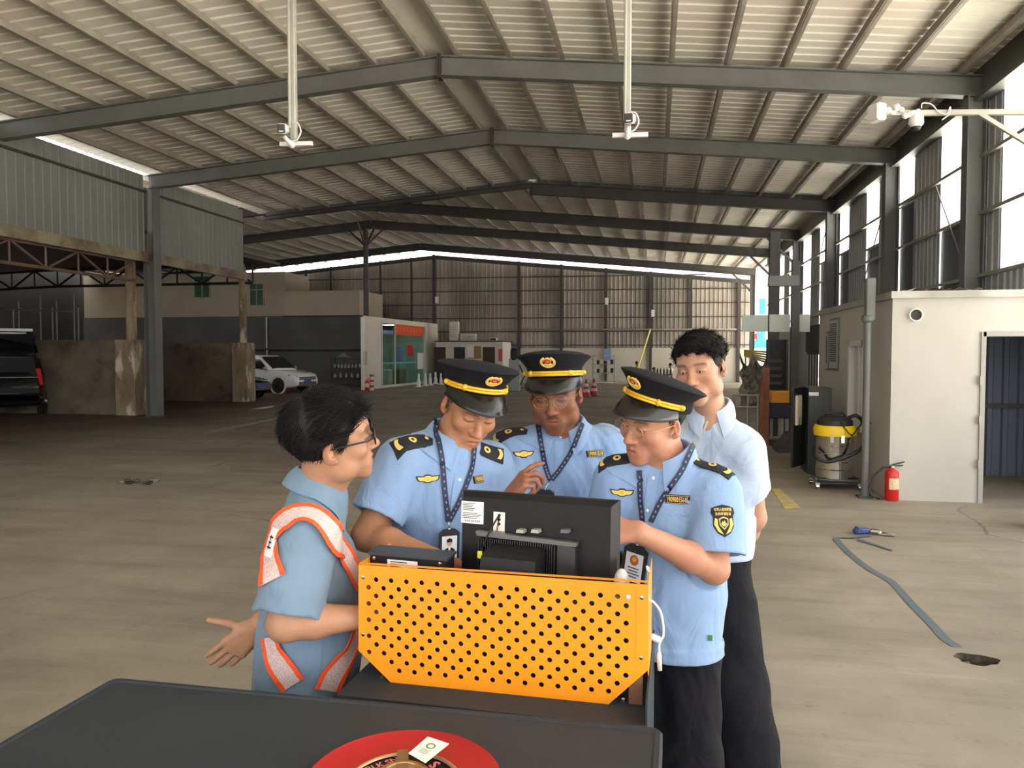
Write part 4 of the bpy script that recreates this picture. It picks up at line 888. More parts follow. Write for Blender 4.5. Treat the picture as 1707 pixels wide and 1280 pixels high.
m.build('sheeting', mat('crumpled_sheeting', srgb(186,180,168), .6, c2=srgb(140,126,108), scale=5), t)

# ---- the men far behind by the back wall
def far_person(px, py_head, Y, lab, shirt, sit=False, turn=0.0, skin=(170,120,92)):
    hd = onY(px, py_head, Y); H0 = 1.62 if not sit else 1.2; base = np.array([hd[0], Y, 0]); zh = hd[2]
    t = thing('person', base, lab, 'person'); f = rotz(turn) @ np.array([1., 0, 0]); l = np.cross([0,0,1.], f)
    neck = hd-[0,0,.16]; hip = base+[0,0,max(.42, zh-.68)]-f*.05
    s = Solid(np.minimum(hd, base)-.6, np.maximum(hd, base)+.6, .02); s.ell(hd, (.085,.095,.115), None, .02); s.cap(hd-[0,0,.05], neck, .055, .06, .02)
    for q in (-1, 1): sh = neck+l*q*.19-[0,0,.06]; el = sh-[0,0,.27]+f*.06; s.cap(neck-[0,0,.05], sh, .06, .05, .04); s.cap(sh, el, .045, .04, .02); s.cap(el, el+f*.22-[0,0,.03], .04, .035, .02)
    s.cap(neck-[0,0,.1], hip, .11, .12, .05); surf('body', s, M['skinfar'], t, 1)
    s = Solid(np.minimum(neck, hip)-.45, np.maximum(neck, hip)+.45, .02); s.cap(neck-[0,0,.16], hip, .16, .15, .05, (f, .7)); s.cap(neck+l*.17-[0,0,.07], neck-l*.17-[0,0,.07], .075, .075, .05)
    for q in (-1, 1): sh = neck+l*q*.19-[0,0,.06]; s.cap(sh, sh-[0,0,.19]+f*.04, .07, .07, .03)
    surf('shirt', s, shirt, t, 1)
    s = Solid(np.minimum(hip, base)-.5, np.maximum(hip, base)+.6, .025)
    for q in (-1, 1):
        a = hip+l*q*.09; k = (a+f*.42 if sit else a*.5+(base+l*q*.1)*.5); s.cap(a, k, .1, .08, .03); s.cap(k, np.array([k[0], k[1], .06]) if sit else base+l*q*.1+[0,0,.06], .075, .06, .03)
    surf('trousers', s, M['blackmat'], t, 1)
    s = Solid(hd-.2, hd+.2, .016); s.ell(hd+[0,0,.035]-f*.02, (.095,.105,.10), None, .02); s.cut(hd+[0,0,.0], -up_z, .01); surf('hair', s, M['blackmat'], t, 1)
up_z = np.array([0, 0, 1.])
# ================================================================= THE MACHINE IN THE FOREGROUND
M['cabgrey'] = mat('charcoal_powder_coat', srgb(58,64,69), .62, c2=srgb(51,56,60), spec=.15, scale=3, bump=.03, bscale=300)
M['caborange'] = mat('yellow_orange_paint', srgb(246,152,20), .42, c2=srgb(238,142,16), scale=5)
M['monblack'] = mat('monitor_black', (.007,.007,.0075), .5, spec=.3)
M['fin'] = mat('black_heatsink', (.02,.02,.021), .38)
ZT = .95
FL, FR = onZ(190, 1128, ZT), onZ(1105, 1212, ZT)
ex = unit(FR-FL); NL = onZ(0, 1230, ZT); eb = unit(NL-FL); eb = unit(eb - ex*(eb @ ex)*.6); ey = -eb
WT = np.linalg.norm(FR-FL); DT = .95
t = thing('equipment_cabinet', (FL+FR)/2*[1,1,0]+eb*.4, 'charcoal metal equipment cabinet top across the bottom of the picture', 'cabinet')
def tp(a, b, z): return np.array([(FL+ex*a+eb*b)[0], (FL+ex*a+eb*b)[1], z])
def rrect(a0, a1, b0, b1, r, z, n=5):
    out = []
    for ca, cb_, s0 in ((a0+r, b0+r, 180), (a1-r, b0+r, 270), (a1-r, b1-r, 0), (a0+r, b1-r, 90)):
        for k in range(n+1): an = math.radians(s0+90*k/n); out.append(tp(ca+r*math.cos(an), cb_+r*math.sin(an), z))
    return out
def rslab(rings, mat_, nm):
    n = len(rings[0]); m = MB(); V = [p for r in rings for p in r]
    m.add(V, [(i*n+k, i*n+(k+1) % n, (i+1)*n+(k+1) % n, (i+1)*n+k) for i in range(len(rings)-1) for k in range(n)]+[tuple(range(n))[::-1], tuple(range((len(rings)-1)*n, len(rings)*n))]); return m.build(nm, mat_, t, 40)
rslab([rrect(0, WT, 0, DT, .02, ZT-.05), rrect(0, WT, 0, DT, .02, ZT-.006), rrect(.004, WT-.004, .004, DT-.004, .02, ZT), rrect(.014, WT-.014, .014, DT, .015, ZT), rrect(.017, WT-.017, .017, DT, .015, ZT-.003), rrect(.022, WT-.022, .022, DT, .015, ZT-.003)], M['cabgrey'], 'top_panel')
rslab([rrect(.02, WT-.012, .02, DT, .01, .02), rrect(.02, WT-.012, .02, DT, .01, ZT-.05)], M['cabgrey'], 'body')
m = MB()
for a in (.15, WT-.15):
    for b in (.12, DT-.1): m.b2(tp(a, b, 0)-[.03,.03,0], tp(a, b, .02)+[.03,.03,0])
m.build('foot', M['black'], t)
# --- perforated yellow guard and the instrument deck behind it
GL, GR = P(600, 941, 1.80), P(1080, 974.5, 1.653); GL[2] = GR[2] = 1.203
gx = unit(GR-GL); gy = np.array([-gx[1], gx[0], 0])     # gy points away from the camera
def gpt(px, py):                                          # where a sight line meets the guard plane
    r = ray(px, py); k = ((GL-CAM) @ gy)/(r @ gy); p = CAM+r*k; return np.array([(p-GL) @ gx, p[2]])
def g3(u_, z, o=0.0): q = GL+gx*u_+gy*o; return np.array([q[0], q[1], z])
outl = [gpt(*q) for q in ((598,941),(1081,974.5),(1081,1116),(1011,1176.5),(655,1140.5),(598,1084))]
deck = thing('instrument_desk', g3(.35, 0, .15), 'charcoal desk unit behind the cabinet carrying the yellow perforated guard', 'desk')
def filled(name, splines, ext, matl, parent, loc, U, V_):
    cu = bpy.data.curves.new(name, 'CURVE'); cu.dimensions = '2D'; cu.fill_mode = 'BOTH'; cu.extrude = ext
    for pts in splines:
        s_ = cu.splines.new('POLY'); s_.points.add(len(pts)-1); s_.use_cyclic_u = True
        for q, p_ in zip(s_.points, pts): q.co = (p_[0], p_[1], 0, 1)
    o = bpy.data.objects.new(name, cu); SC.collection.objects.link(o); dg = bpy.context.evaluated_depsgraph_get(); dg.update(); me = o.evaluated_get(dg).to_mesh()
    V = [v.co[:] for v in me.vertices]; Fc = [list(f.vertices) for f in me.polygons]; o.evaluated_get(dg).to_mesh_clear(); bpy.data.objects.remove(o); bpy.data.curves.remove(cu)
    U = np.array(U); V_ = np.array(V_); N = np.cross(U, V_)
    m = MB(); m.add([loc+U*a+V_*b+N*c for a, b, c in V], Fc); return m.build(name, matl, parent)
spl = [[tuple(p_) for p_ in outl]]
h0 = gpt(627, 966); u0, z0 = h0; pit, rp = .0378, .0194
def inside(u_, z, mg):
    n = len(outl)
    for i in range(n):
        a, b = outl[i], outl[(i+1) % n]; d = b-a; nn = np.array([d[1], -d[0]])/np.linalg.norm(d)
        if (np.array([u_, z])-a) @ nn < mg: return False
    return True
row = 0
while z0-row*rp > .9:
    for k in range(-1, 20):
        u_, z = u0+(k+.5*(row % 2))*pit, z0-row*rp
        if inside(u_, z, .016) and u0-.02 < u_ < outl[1][0]-.035: spl.append([(u_+.0059*math.cos(a*math.pi/7), z+.0059*math.sin(a*math.pi/7)) for a in range(14)])
    row += 1
guard = filled('perforated_guard', spl, .0011, M['caborange'], deck, g3(0, 0), gx, (0,0,1))
m = MB()
for u_ in (outl[0][0], outl[1][0]): m.prism([g3(u_, 1.203, .001), g3(u_, 1.203, .20), g3(u_, .935, .20), g3(u_, .935, .09), g3(u_, outl[2][1], .001)], gx*.0015*(1 if u_ < .2 else -1))
m.prism([g3(outl[0][0], 1.2035, 0), g3(outl[1][0], 1.2035, 0), g3(outl[1][0], 1.2035, .012), g3(outl[0][0], 1.2035, .012)], (0,0,-.001)); m.build('guard_side', M['caborange'], deck)
m = MB()
for u_, s_ in ((outl[0][0]+.034, 1), (outl[1][0]-.026, -1)): m.prism([g3(u_, 1.19, -.0012), g3(u_+.0022, 1.19, -.0012), g3(u_+.0022, 1.03, -.0012), g3(u_, 1.03, -.0012)], -gy*.0012)
m.build('pressed_line', M['caborange'], guard)
for px, py in ((606, 962), (606, 1057), (1070, 996), (1069, 1096)):
    q = gpt(px, py); m = MB(); m.lathe(g3(q[0], q[1], -.0012), [(.0048,0),(.0042,.002),(.001,.0026)], 14, -gy); m.build('screw', M['chrome'], guard, 40)
m = MB(); m.lathe(g3(*gpt(1047, 995), -.0012), [(.006,0),(.005,.0018),(.001,.002)], 14, -gy); m.build('grommet', M['plwhite'], guard, True)
# deck top, plinth and side panel
UD0, UD1 = -.02, outl[1][0]+.003
m = MB(); m.prism([g3(UD0, .925, -.09), g3(UD1, .925, -.09), g3(UD1, .925, .33), g3(UD0, .925, .33)], (0,0,-.03)); m.build('deck_top', M['cabgrey'], deck)
m = MB(); m.prism([g3(UD0+.02, .895, -.03), g3(UD1-.004, .895, -.03), g3(UD1-.004, .895, .3), g3(UD0+.02, .895, .3)], (0,0,-.875)); m.build('plinth', M['cabgrey'], deck)
m = MB(); m.prism([g3(UD1-.004, .98, -.08), g3(UD1-.004, .98, .33), g3(UD1-.004, .3, .33), g3(UD1-.004, .3, -.08)], gx*.004); m.build('side_panel', M['cabgrey'], deck)
m = MB(); m.prism([g3(.03, .925, .05), g3(UD1-.05, .925, .05), g3(UD1-.05, .925, .16), g3(.03, .925, .16)], (0,0,.2)); m.build('dark_backing', M['blackmat'], deck)  # black box added so the guard's holes read dark
m = MB(); q = g3(UD1-.03, .965, .02); m.box(q, (.03,.03,.075)); m.build('terminal_block', mat('brown_terminal', srgb(110,70,50), .6), deck)
for px, py in ((1041, 1152), (1039, 1167), (638, 1129)): q = onZ(px, py, .926); m = MB(); m.lathe(q, [(.008,0),(.008,.005),(.004,.007)], 6); m.build('bolt', M['chrome'], deck)
# --- monitor, seen from behind
ML, MR = P(766, 820, 1.95), P(1027, 843, 1.805); ML[2] = MR[2] = 1.347
mx = unit(MR-ML); my = np.array([-mx[1], mx[0], 0]); MW = np.linalg.norm(MR-ML); MH = .315; tl = math.radians(6)
mz = unit(np.array([0,0,1])*math.cos(tl) + my*math.sin(tl)*.6); mn = np.cross(mx, mz)*-1       # mn: from the back towards the screen
if mn @ my < 0: mn = -mn
def m3(a, b, c): return ML+mx*a-mz*b+mn*c
t = thing('monitor', m3(MW/2, MH, .02), 'black industrial monitor seen from behind, its screen turned to the men', 'monitor')
m = MB()
def mring(i, c): return [m3(i, i, c), m3(MW-i, i, c), m3(MW-i, MH-i, c), m3(i, MH-i, c)]
V = mring(.012, 0)+mring(.0, .022)+mring(0, .052)+mring(.006, .056)
m.add(V, [(4*i+k, 4*i+(k+1) % 4, 4*i+4+(k+1) % 4, 4*i+4+k) for i in range(3) for k in range(4)]+[(3,2,1,0),(12,13,14,15)]); m.build('casing', M['monblack'], t)
m = MB(); m.prism([m3(.02,.02,.0565), m3(MW-.02,.02,.0565), m3(MW-.02,MH-.02,.0565), m3(.02,MH-.02,.0565)], mn*.001)
ms, ts, bs = nt('lit_screen'); bs.inputs['Base Color'].default_value = (.05,.06,.07,1); bs.inputs['Emission Color'].default_value = (.75,.85,1,1); bs.inputs['Emission Strength'].default_value = .7
m.build('screen', ms, t)
s_ = 1/3.283; kk = MW/(1027-766)
def mm(zx, zy): px, py = 590+zx*s_, 810+zy*s_; r = ray(px, py); k = ((ML-CAM) @ mn)/(r @ mn); p = CAM+r*k-ML; return p @ mx, -(p @ mz)/(mz @ mz)
a0, b0 = mm(590, 80); a1, b1 = mm(709, 210)
m = MB(); m.prism([m3(a0,b0,-.0006), m3(a1,b0,-.0006), m3(a1,b1,-.0006), m3(a0,b1,-.0006)], -mn*.0004); st = m.build('rating_label', M['paper'], t)
m = MB()
for k in range(9):
    w = (a1-a0)*(.55 if k < 5 else .85)*(1-.12*(k % 3)); bb_ = b0+(b1-b0)*(.08+.075*k+(.06 if k > 4 else 0)); m.prism([m3(a0+.004,bb_,-.0012), m3(a0+.004+w,bb_,-.0012), m3(a0+.004+w,bb_+.0016,-.0012), m3(a0+.004,bb_+.0016,-.0012)], -mn*.0001)
for k in range(16): q = a0+.008+(a1-a0-.016)*k/16; bb_ = b0+(b1-b0)*.84; m.prism([m3(q,bb_,-.0012), m3(q+.0008*(1+k % 2),bb_,-.0012), m3(q+.0008*(1+k % 2),bb_+.005,-.0012), m3(q,bb_+.005,-.0012)], -mn*.0001)
m.build('print', M['monblack'], st)
ha, hb_ = mm(700, 245); hc, hd_ = mm(1228, 290)
m = MB(); m.prism([m3(ha,hb_,0), m3(hc,hb_+.004,0), m3(hc,MH-.02,0), m3(ha,MH-.02,0)], -mn*.012); m.build('heatsink_base', M['fin'], t)
m = MB()
nf = 34
for k in range(nf):
    q = ha+.004+(hc-ha-.05)*k/nf
    m.prism([m3(q,hb_+.012,-.012), m3(q+.0022,hb_+.012,-.012), m3(q+.0022,MH-.03,-.012), m3(q,MH-.03,-.012)], -mn*.018)
m.prism([m3(hc-.045,hb_+.012,-.012), m3(hc,hb_+.016,-.012), m3(hc,MH-.03,-.012), m3(hc-.045,MH-.03,-.012)], -mn*.014)
m.build('cooling_fins', M['fin'], t)
m = MB(); m.prism([m3(ha-.006,hb_-.004,-.006), m3(hc+.004,hb_+.004,-.006), m3(hc+.001,hb_+.014,-.006), m3(ha-.002,hb_+.008,-.006)], -mn*.022); m.build('rim_bar', M['steel'], t)
for zx in (930, 1010, 1170):
    q, b_ = mm(zx, 238); m = MB(); m.prism([m3(q-.008,b_-.004,-.004), m3(q+.008,b_-.004,-.004), m3(q+.010,b_+.004,-.004), m3(q-.010,b_+.004,-.004)], -mn*.026); m.build('clip', M['galv'] if zx < 1100 else M['steel'], t)
q0_, c0_ = mm(770, 138); q1_, c1q = mm(830, 262)
m = MB(); m.prism([m3(q0_,c0_,-.001), m3(q1_,c0_,-.001), m3(q1_,c1q,-.001), m3(q0_,c1q,-.001)], -mn*.006); br = m.build('metal_bracket', M['chrome'], t)
m = MB()
for k in range(3): m.cyl(m3((q0_+q1_)/2, c0_+.008+.011*k, -.007), m3((q0_+q1_)/2, c0_+.008+.011*k, -.010), .0035, 10)
m.build('bracket_screw', M['monblack'], br)
qa, ca_ = mm(785, 300); qb, cb2 = mm(1068, 440)
m = MB(); prof = [(0,.0),(.012,-.055),(.02,-.075),(.05,-.08),(.062,-.07),(.07,-.05),(.07,0)]
m.prism([m3(qa, ca_+a, -.03+c) for a, c in prof], mx*(qb-qa)); m.build('mount_block', M['monblack'], t)
m = MB(); m.prism([m3(qa+.012,ca_+.065,-.03), m3(qb-.012,ca_+.065,-.03), m3(qb-.02,MH+.04,-.02), m3(qa+.02,MH+.04,-.02)], -mn*.03); m.build('stand_arm', M['monblack'], t)
m = MB(); fb = m3((qa+qb)/2, MH+.05, -.03); m.prism([g3((fb-GL) @ gx-.07, 1.125, .06), g3((fb-GL) @ gx+.07, 1.125, .06), g3((fb-GL) @ gx+.07, 1.125, .2), g3((fb-GL) @ gx-.07, 1.125, .2)], (0,0,.02)); m.build('stand_foot', M['monblack'], t)
cab = [m3(*mm(800,160), -.01), m3(*mm(765,250), -.035), m3(*mm(735,340), -.04), m3(*mm(722,430), -.035), m3(*mm(716,500), -.03)]
m = MB(); m.tube(spline(cab), .0022, 6); cb_o = m.build('cable', M['monblack'], t, True)
m = MB(); m.prism([m3(*mm(718,338),-.046), m3(*mm(742,338),-.046), m3(*mm(742,362),-.046), m3(*mm(734,378),-.046), m3(*mm(718,374),-.046)], -mn*.003); m.build('yellow_tag', mat('lime_tag', srgb(226,230,60), .5), cb_o)
# --- black box left of the monitor
BL, BR = P(617, 921, 1.86), P(744, 931, 1.80); bx = unit((BR-BL)*[1,1,0]); by = np.array([-bx[1], bx[0], 0]); zb1 = BL[2]; BW = np.linalg.norm(BR-BL)
def b3(a, b, z): q = BL+bx*a+by*b; return np.array([q[0], q[1], z])
t = thing('terminal_box', b3(BW/2, .05, 1.125), 'black terminal box with a white label left of the monitor', 'box')
m = MB(); V = [b3(0,0,1.125), b3(BW,0,1.125), b3(BW,.05,1.125), b3(0,.05,1.125), b3(0,0,zb1-.004), b3(BW,0,zb1-.004), b3(BW,.05,zb1), b3(0,.05,zb1)]
m.add(V, [(3,2,1,0),(4,5,6,7),(0,1,5,4),(1,2,6,5),(2,3,7,6),(3,0,4,7)]); m.build('case', M['monblack'], t)
m = MB(); m.prism([b3(-.004,-.004,zb1-.004), b3(BW+.004,-.004,zb1-.004), b3(BW+.004,.056,zb1), b3(-.004,.056,zb1)], (0,0,.006)); m.build('lid', mat('box_lid', srgb(52,54,54), .4), t)
m = MB(); zl = zb1-.012; m.prism([b3(.047,-.001,zl), b3(.127,-.001,zl), b3(.127,-.001,zl-.035), b3(.047,-.001,zl-.035)], -by*.0006); lb = m.build('white_label', M['paper'], t)
m = MB()
for k in range(3): m.prism([b3(.055,-.002,zl-.004-.006*k), b3(.1-.01*k,-.002,zl-.004-.006*k), b3(.1-.01*k,-.002,zl-.006-.006*k), b3(.055,-.002,zl-.006-.006*k)], -by*.0002)
for k in range(12): m.prism([b3(.055+.0045*k,-.002,zl-.023), b3(.0562+.0045*k+.001*(k % 2),-.002,zl-.023), b3(.0562+.0045*k+.001*(k % 2),-.002,zl-.031), b3(.055+.0045*k,-.002,zl-.031)], -by*.0002)
m.build('print', M['monblack'], lb)
for a in (.012, BW-.016): m = MB(); m.lathe(b3(a, -.001, zb1-.012), [(.005,0),(.004,.002),(.001,.0025)], 12, -by); m.build('screw', M['chrome'], t, 40)
# --- white scanner grip and cable at the right of the guard
q = P(1036, 972, 1.78); m = MB(); m.ball(q, (.019,.03,.034), 16, 12); m.ball(q+[.004,.01,-.05], (.018,.026,.05), 14, 10); solo(m, 'white_hand_scanner', M['plwhite'], q, 'white rounded device peeking over the right end of the yellow guard', 'scanner', None, True)
t = thing('white_cable', P(1084, 980, 1.66), 'white cable with two connectors looping beside the right edge of the yellow guard', 'cable')
m = MB(); dd = 1.665; pts = [P(1081,945,1.75), P(1080,975,1.70), P(1081,998,1.66), P(1090,1004,dd), P(1101,1020,dd), P(1106,1045,dd), P(1105,1062,dd), P(1098,1066,dd), P(1085,1062,dd)]; m.tube(spline(pts), .0026, 8); m.build('lead', M['plwhite'], t, True)
m = MB(); m.tube([P(1083,1060,dd), P(1087,1061,dd), P(1100,1067,dd), P(1103,1068,dd)], [.004,.0075,.0075,.004], 10); m.build('plug', M['plwhite'], t, True)
m = MB(); m.tube(spline([P(1101,1066,dd), P(1099,1076,dd), P(1099,1090,dd)]), .0026, 8); m.build('lead', M['plwhite'], t, True)
m = MB(); m.tube([P(1099,1086,dd), P(1099,1092,dd), P(1100,1117,dd)], [.003,.0052,.005], 10); m.build('plug', M['plwhite'], t, True)
m = MB(); m.tube(spline([P(1081,948,1.74), P(1078,944,1.73), P(1080,952,1.72), P(1083,949,1.72)]), .002, 6); m.build('cable_tie', M['plwhite'], t, True)
# --- red reel lying on the cabinet
rc0 = onZ(671, 1302, ZT+.012); rt = onZ(671, 1214, ZT+.02); RR = np.linalg.norm((rt-rc0)[:2]); rc0[2] = ZT-.003
t = thing('red_reel', rc0, 'red flanged reel lying flat on the charcoal cabinet at the bottom edge', 'reel')
m = MB(); m.lathe(rc0, [(RR*.97,0),(RR,.004),(RR,.018),(RR*.985,.0205),(RR*.965,.019),(RR*.61,.012),(RR*.58,.012)], 72, cap=False); m.lathe(rc0, [(RR*.58,.002),(RR*.58,.012)], 72, cap=False); m.build('flange', mat('red_enamel', srgb(176,20,28), .35, c2=srgb(158,18,24), scale=8, coat=.2), t, 30)
m = MB(); m.lathe(rc0, [(RR*.595,.0125),(RR*.58,.0145),(RR*.56,.0145),(RR*.55,.011)], 60, cap=False); m.build('inner_ring', mat('brass_ring', srgb(186,160,126), .35, .6), t, True)
m = MB(); m.lathe(rc0, [(RR*.56,.003),(RR*.56,.0095),(.01,.0095)], 60); m.build('dark_centre', M['monblack'], t, 40)
m = MB(); m.lathe(rc0, [(RR*.30,.0095),(RR*.28,.026),(RR*.2,.03),(RR*.18,.022)], 40); m.build('hub', mat('brass_hub', srgb(176,150,96), .3, .8), t, 40)
dv = unit((rc0-CAM)*[1,1,0]); dr = np.array([dv[1], -dv[0], 0])
m = MB(); m.prism([rc0+dr*-.012+[0,0,.031], rc0+dr*.011+[0,0,.031], rc0+dr*.011+dv*RR*.57+[0,0,.017], rc0+dr*-.009+dv*RR*.57+[0,0,.017]], (0,0,.003)); m.build('strap_bar', mat('dull_metal', srgb(132,122,104), .4, .7), t)
m = MB(); a_ = 2.05; cdir = dr*math.cos(a_)+dv*math.sin(a_); tdir = dr*math.sin(a_)-dv*math.cos(a_); text_on(m, 'BLK.SN', .022, rc0+cdir*RR*.46+[0,0,.0102], tdir, cdir, bold=.0004, width=.062)
a_ = .75; cdir = dr*math.cos(a_)+dv*math.sin(a_); tdir = dr*math.sin(a_)-dv*math.cos(a_); text_on(m, 'S', .03, rc0+cdir*RR*.46+[0,0,.0102], tdir, cdir, bold=.001); m.build('lettering', mat('pink_print', srgb(236,130,140), .6), t)
tg = [onZ(x, y, ZT+.028) for x, y in ((713,1228),(749,1240),(709,1272),(681,1256))]
t2 = thing('paper_tag', sum(tg)/4, 'white paper tag with a green ring lying on the red reel', 'tag'); m = MB(); m.prism(tg[::-1], (0,0,.0008)); m.build('tag_card', M['paper'], t2)
tc_ = sum(tg)/4; tc_ = tc_*.72+(tg[0]+tg[1])/2*.28; m = MB(); V = []; n = 30; ux, uy = unit(tg[1]-tg[0]), unit(tg[0]-tg[3])
for r in (.0095,.0062): V += [tc_+ux*r*math.cos(2*math.pi*k/n)+uy*r*math.sin(2*math.pi*k/n)+[0,0,.0012] for k in range(n)]
m.add(V, [(k, (k+1) % n, n+(k+1) % n, n+k) for k in range(n)]); m.build('green_ring', mat('green_print', srgb(90,150,90), .6), t2)
m = MB()
for k in range(4): q = tc_-uy*(.014+.004*k)-ux*.003; m.prism([q-ux*.009+[0,0,.0011], q+ux*.011+[0,0,.0011], q+ux*.011-uy*.0008+[0,0,.0011], q-ux*.009-uy*.0008+[0,0,.0011]], (0,0,.0001))
m.build('print_lines', M['steel'], t2)
# ================================================================= FIGURE TOOLKIT: smooth solid shapes turned into one continuous surface
class Solid:
    def __init__(s, lo, hi, h):
        s.lo = np.array(lo, float); s.h = h; s.n = np.ceil((np.array(hi)-s.lo)/h).astype(int)+1
        s.D = np.full(s.n, .6, np.float32)
    def block(s, lo, hi):
        a = np.clip(np.floor((np.array(lo)-s.lo)/s.h).astype(int), 0, s.n); b = np.clip(np.ceil((np.array(hi)-s.lo)/s.h).astype(int)+1, 0, s.n)
        if np.any(b <= a): return None, None
        ax = [(s.lo[i]+s.h*np.arange(a[i], b[i])).astype(np.float32) for i in range(3)]
        return tuple(slice(a[i], b[i]) for i in range(3)), (ax[0][:, None, None], ax[1][None, :, None], ax[2][None, None, :])
    def put(s, fn, lo, hi, k, op='u'):
        pad = k+3*s.h; sl, p = s.block(np.array(lo)-pad, np.array(hi)+pad)
        if sl is None: return s
        d = fn(p); a = s.D[sl]
        if op == 'u': hh = np.maximum(k-np.abs(a-d), 0)/k; s.D[sl] = np.minimum(a, d)-hh*hh*k*.25
        elif op == 's': hh = np.maximum(k-np.abs(a+d), 0)/k; s.D[sl] = np.maximum(a, -d)+hh*hh*k*.25
        return s
    def cap(s, a, b, ra, rb=None, k=.02, squash=None, op='u'):
        """tapering limb from a to b; squash = (direction, factor) flattens it across that direction"""
        a = np.array(a, float); b = np.array(b, float); rb = ra if rb is None else rb; r = max(ra, rb)
        def fn(p):
            q = [p[i]-a[i] for i in range(3)]; ab = b-a
            if squash is not None:
                n = unit(squash[0]); f = 1/squash[1]-1; dn = (q[0]*n[0]+q[1]*n[1]+q[2]*n[2])*f
                q = [q[i]+dn*n[i] for i in range(3)]; ab = ab+n*((ab @ n)*f)
            t = np.clip((q[0]*ab[0]+q[1]*ab[1]+q[2]*ab[2])/(ab @ ab+1e-12), 0, 1)
            d = np.sqrt((q[0]-ab[0]*t)**2+(q[1]-ab[1]*t)**2+(q[2]-ab[2]*t)**2)-(ra+(rb-ra)*t)
            return d*(squash[1]**.5 if squash is not None else 1)
        return s.put(fn, np.minimum(a, b)-r, np.maximum(a, b)+r, k, op)
    def ell(s, c, r, R=None, k=.02, op='u'):
        c = np.array(c, float); r = np.array(r, float) if hasattr(r, '__len__') else np.array([r]*3, float); R = np.eye(3) if R is None else R; m = r.max()
        def fn(p):
            q = [p[i]-c[i] for i in range(3)]
            l = [(q[0]*R[0, j]+q[1]*R[1, j]+q[2]*R[2, j]) for j in range(3)]
            k0 = np.sqrt(sum((l[j]/r[j])**2 for j in range(3))); k1 = np.sqrt(sum((l[j]/r[j]**2)**2 for j in range(3)))+1e-9
            return k0*(k0-1)/k1
        return s.put(fn, c-m, c+m, k, op)
    def cut(s, c, n, k=.004):
        """removes what lies beyond the plane through c with outward normal n"""
        n = unit(n); sl, p = s.block(s.lo, s.lo+s.n*s.h); d = (p[0]-c[0])*n[0]+(p[1]-c[1])*n[1]+(p[2]-c[2])*n[2]
        a = s.D; hh = np.maximum(k-np.abs(a-d), 0)/k; s.D = (np.maximum(a, d)+hh*hh*k*.25).astype(np.float32); return s
    def bend(s, fn, lo=None, hi=None):
        sl, p = s.block(s.lo if lo is None else lo, s.lo+s.n*s.h if hi is None else hi)
        if sl is not None: s.D[sl] = s.D[sl]+fn(p)
        return s
    def mesh(s):
        D = s.D; S = D < 0; n = s.n
        def corner(arr, i): return arr[i & 1:n[0]-1+(i & 1), (i >> 1) & 1:n[1]-1+((i >> 1) & 1), (i >> 2) & 1:n[2]-1+((i >> 2) & 1)]
        an = corner(S, 0).copy(); al = an.copy()
        for i in range(1, 8): c = corner(S, i); an |= c; al &= c
        I = np.argwhere(an & ~al); idx = np.full(np.array(n)-1, -1, np.int32); idx[tuple(I.T)] = np.arange(len(I))
        off = np.array([[i & 1, (i >> 1) & 1, (i >> 2) & 1] for i in range(8)])
        val = np.stack([D[tuple((I+o).T)] for o in off], 1).astype(float); acc = np.zeros((len(I), 3)); cnt = np.zeros(len(I))
        for a in range(8):
            for bit in (1, 2, 4):
                if a & bit: continue
                b = a | bit; v0, v1 = val[:, a], val[:, b]; m = (v0 < 0) != (v1 < 0); t = np.where(m, v0/np.where(m, v0-v1, 1), 0)
                acc += np.where(m[:, None], off[a]+t[:, None]*(off[b]-off[a]), 0); cnt += m
        V = s.lo+s.h*(I+acc/cnt[:, None]); Q = []
        for ax in range(3):
            b1, b2 = (ax+1) % 3, (ax+2) % 3; sl0 = [slice(1, -1)]*3; sl0[ax] = slice(0, -1); sl1 = [slice(1, -1)]*3; sl1[ax] = slice(1, None)
            A = S[tuple(sl0)]; B = S[tuple(sl1)]; E = np.argwhere(A != B); inn = A[tuple(E.T)]; o = np.ones(3, int); o[ax] = 0; E = E+o
            def cell(d1, d2): q = E.copy(); q[:, b1] += d1; q[:, b2] += d2; return idx[tuple(q.T)]
            q = np.stack([cell(-1, -1), cell(0, -1), cell(0, 0), cell(-1, 0)], 1); q[~inn] = q[~inn][:, ::-1]; Q.append(q)
        return V, np.concatenate(Q)
def smooth_mesh(V, Q, it=1, lam=.5):
    e = np.concatenate([Q[:, [0, 1]], Q[:, [1, 2]], Q[:, [2, 3]], Q[:, [3, 0]]])
    for _ in range(it):
        acc = np.zeros_like(V); c = np.zeros(len(V)); np.add.at(acc, e[:, 0], V[e[:, 1]]); np.add.at(acc, e[:, 1], V[e[:, 0]]); np.add.at(c, e[:, 0], 1); np.add.at(c, e[:, 1], 1)
        V = V+lam*(acc/np.maximum(c, 1)[:, None]-V)
    return V
def surf(name, sol, mat_, parent, it=1, colour=None):
    V, Q = sol.mesh(); V = smooth_mesh(V, Q, it); org = ORG[parent]
    me = bpy.data.meshes.new(name); me.vertices.add(len(V)); me.vertices.foreach_set('co', (V-org).astype(np.float32).ravel())
    me.loops.add(Q.size); me.loops.foreach_set('vertex_index', Q.astype(np.int32).ravel()); me.polygons.add(len(Q)); me.polygons.foreach_set('loop_start', np.arange(0, Q.size, 4, dtype=np.int32))
    me.update(calc_edges=True); me.polygons.foreach_set('use_smooth', np.ones(len(Q), bool)); me.materials.append(mat_)
    if colour is not None:
        at = me.color_attributes.new('tone', 'FLOAT_COLOR', 'POINT'); C4 = np.ones((len(V), 4), np.float32); C4[:, :3] = colour(V); at.data.foreach_set('color', C4.ravel())
    me.validate(); o = link(bpy.data.objects.new(name, me)); o.parent = parent; ORG[o] = org
    return o, V, Q
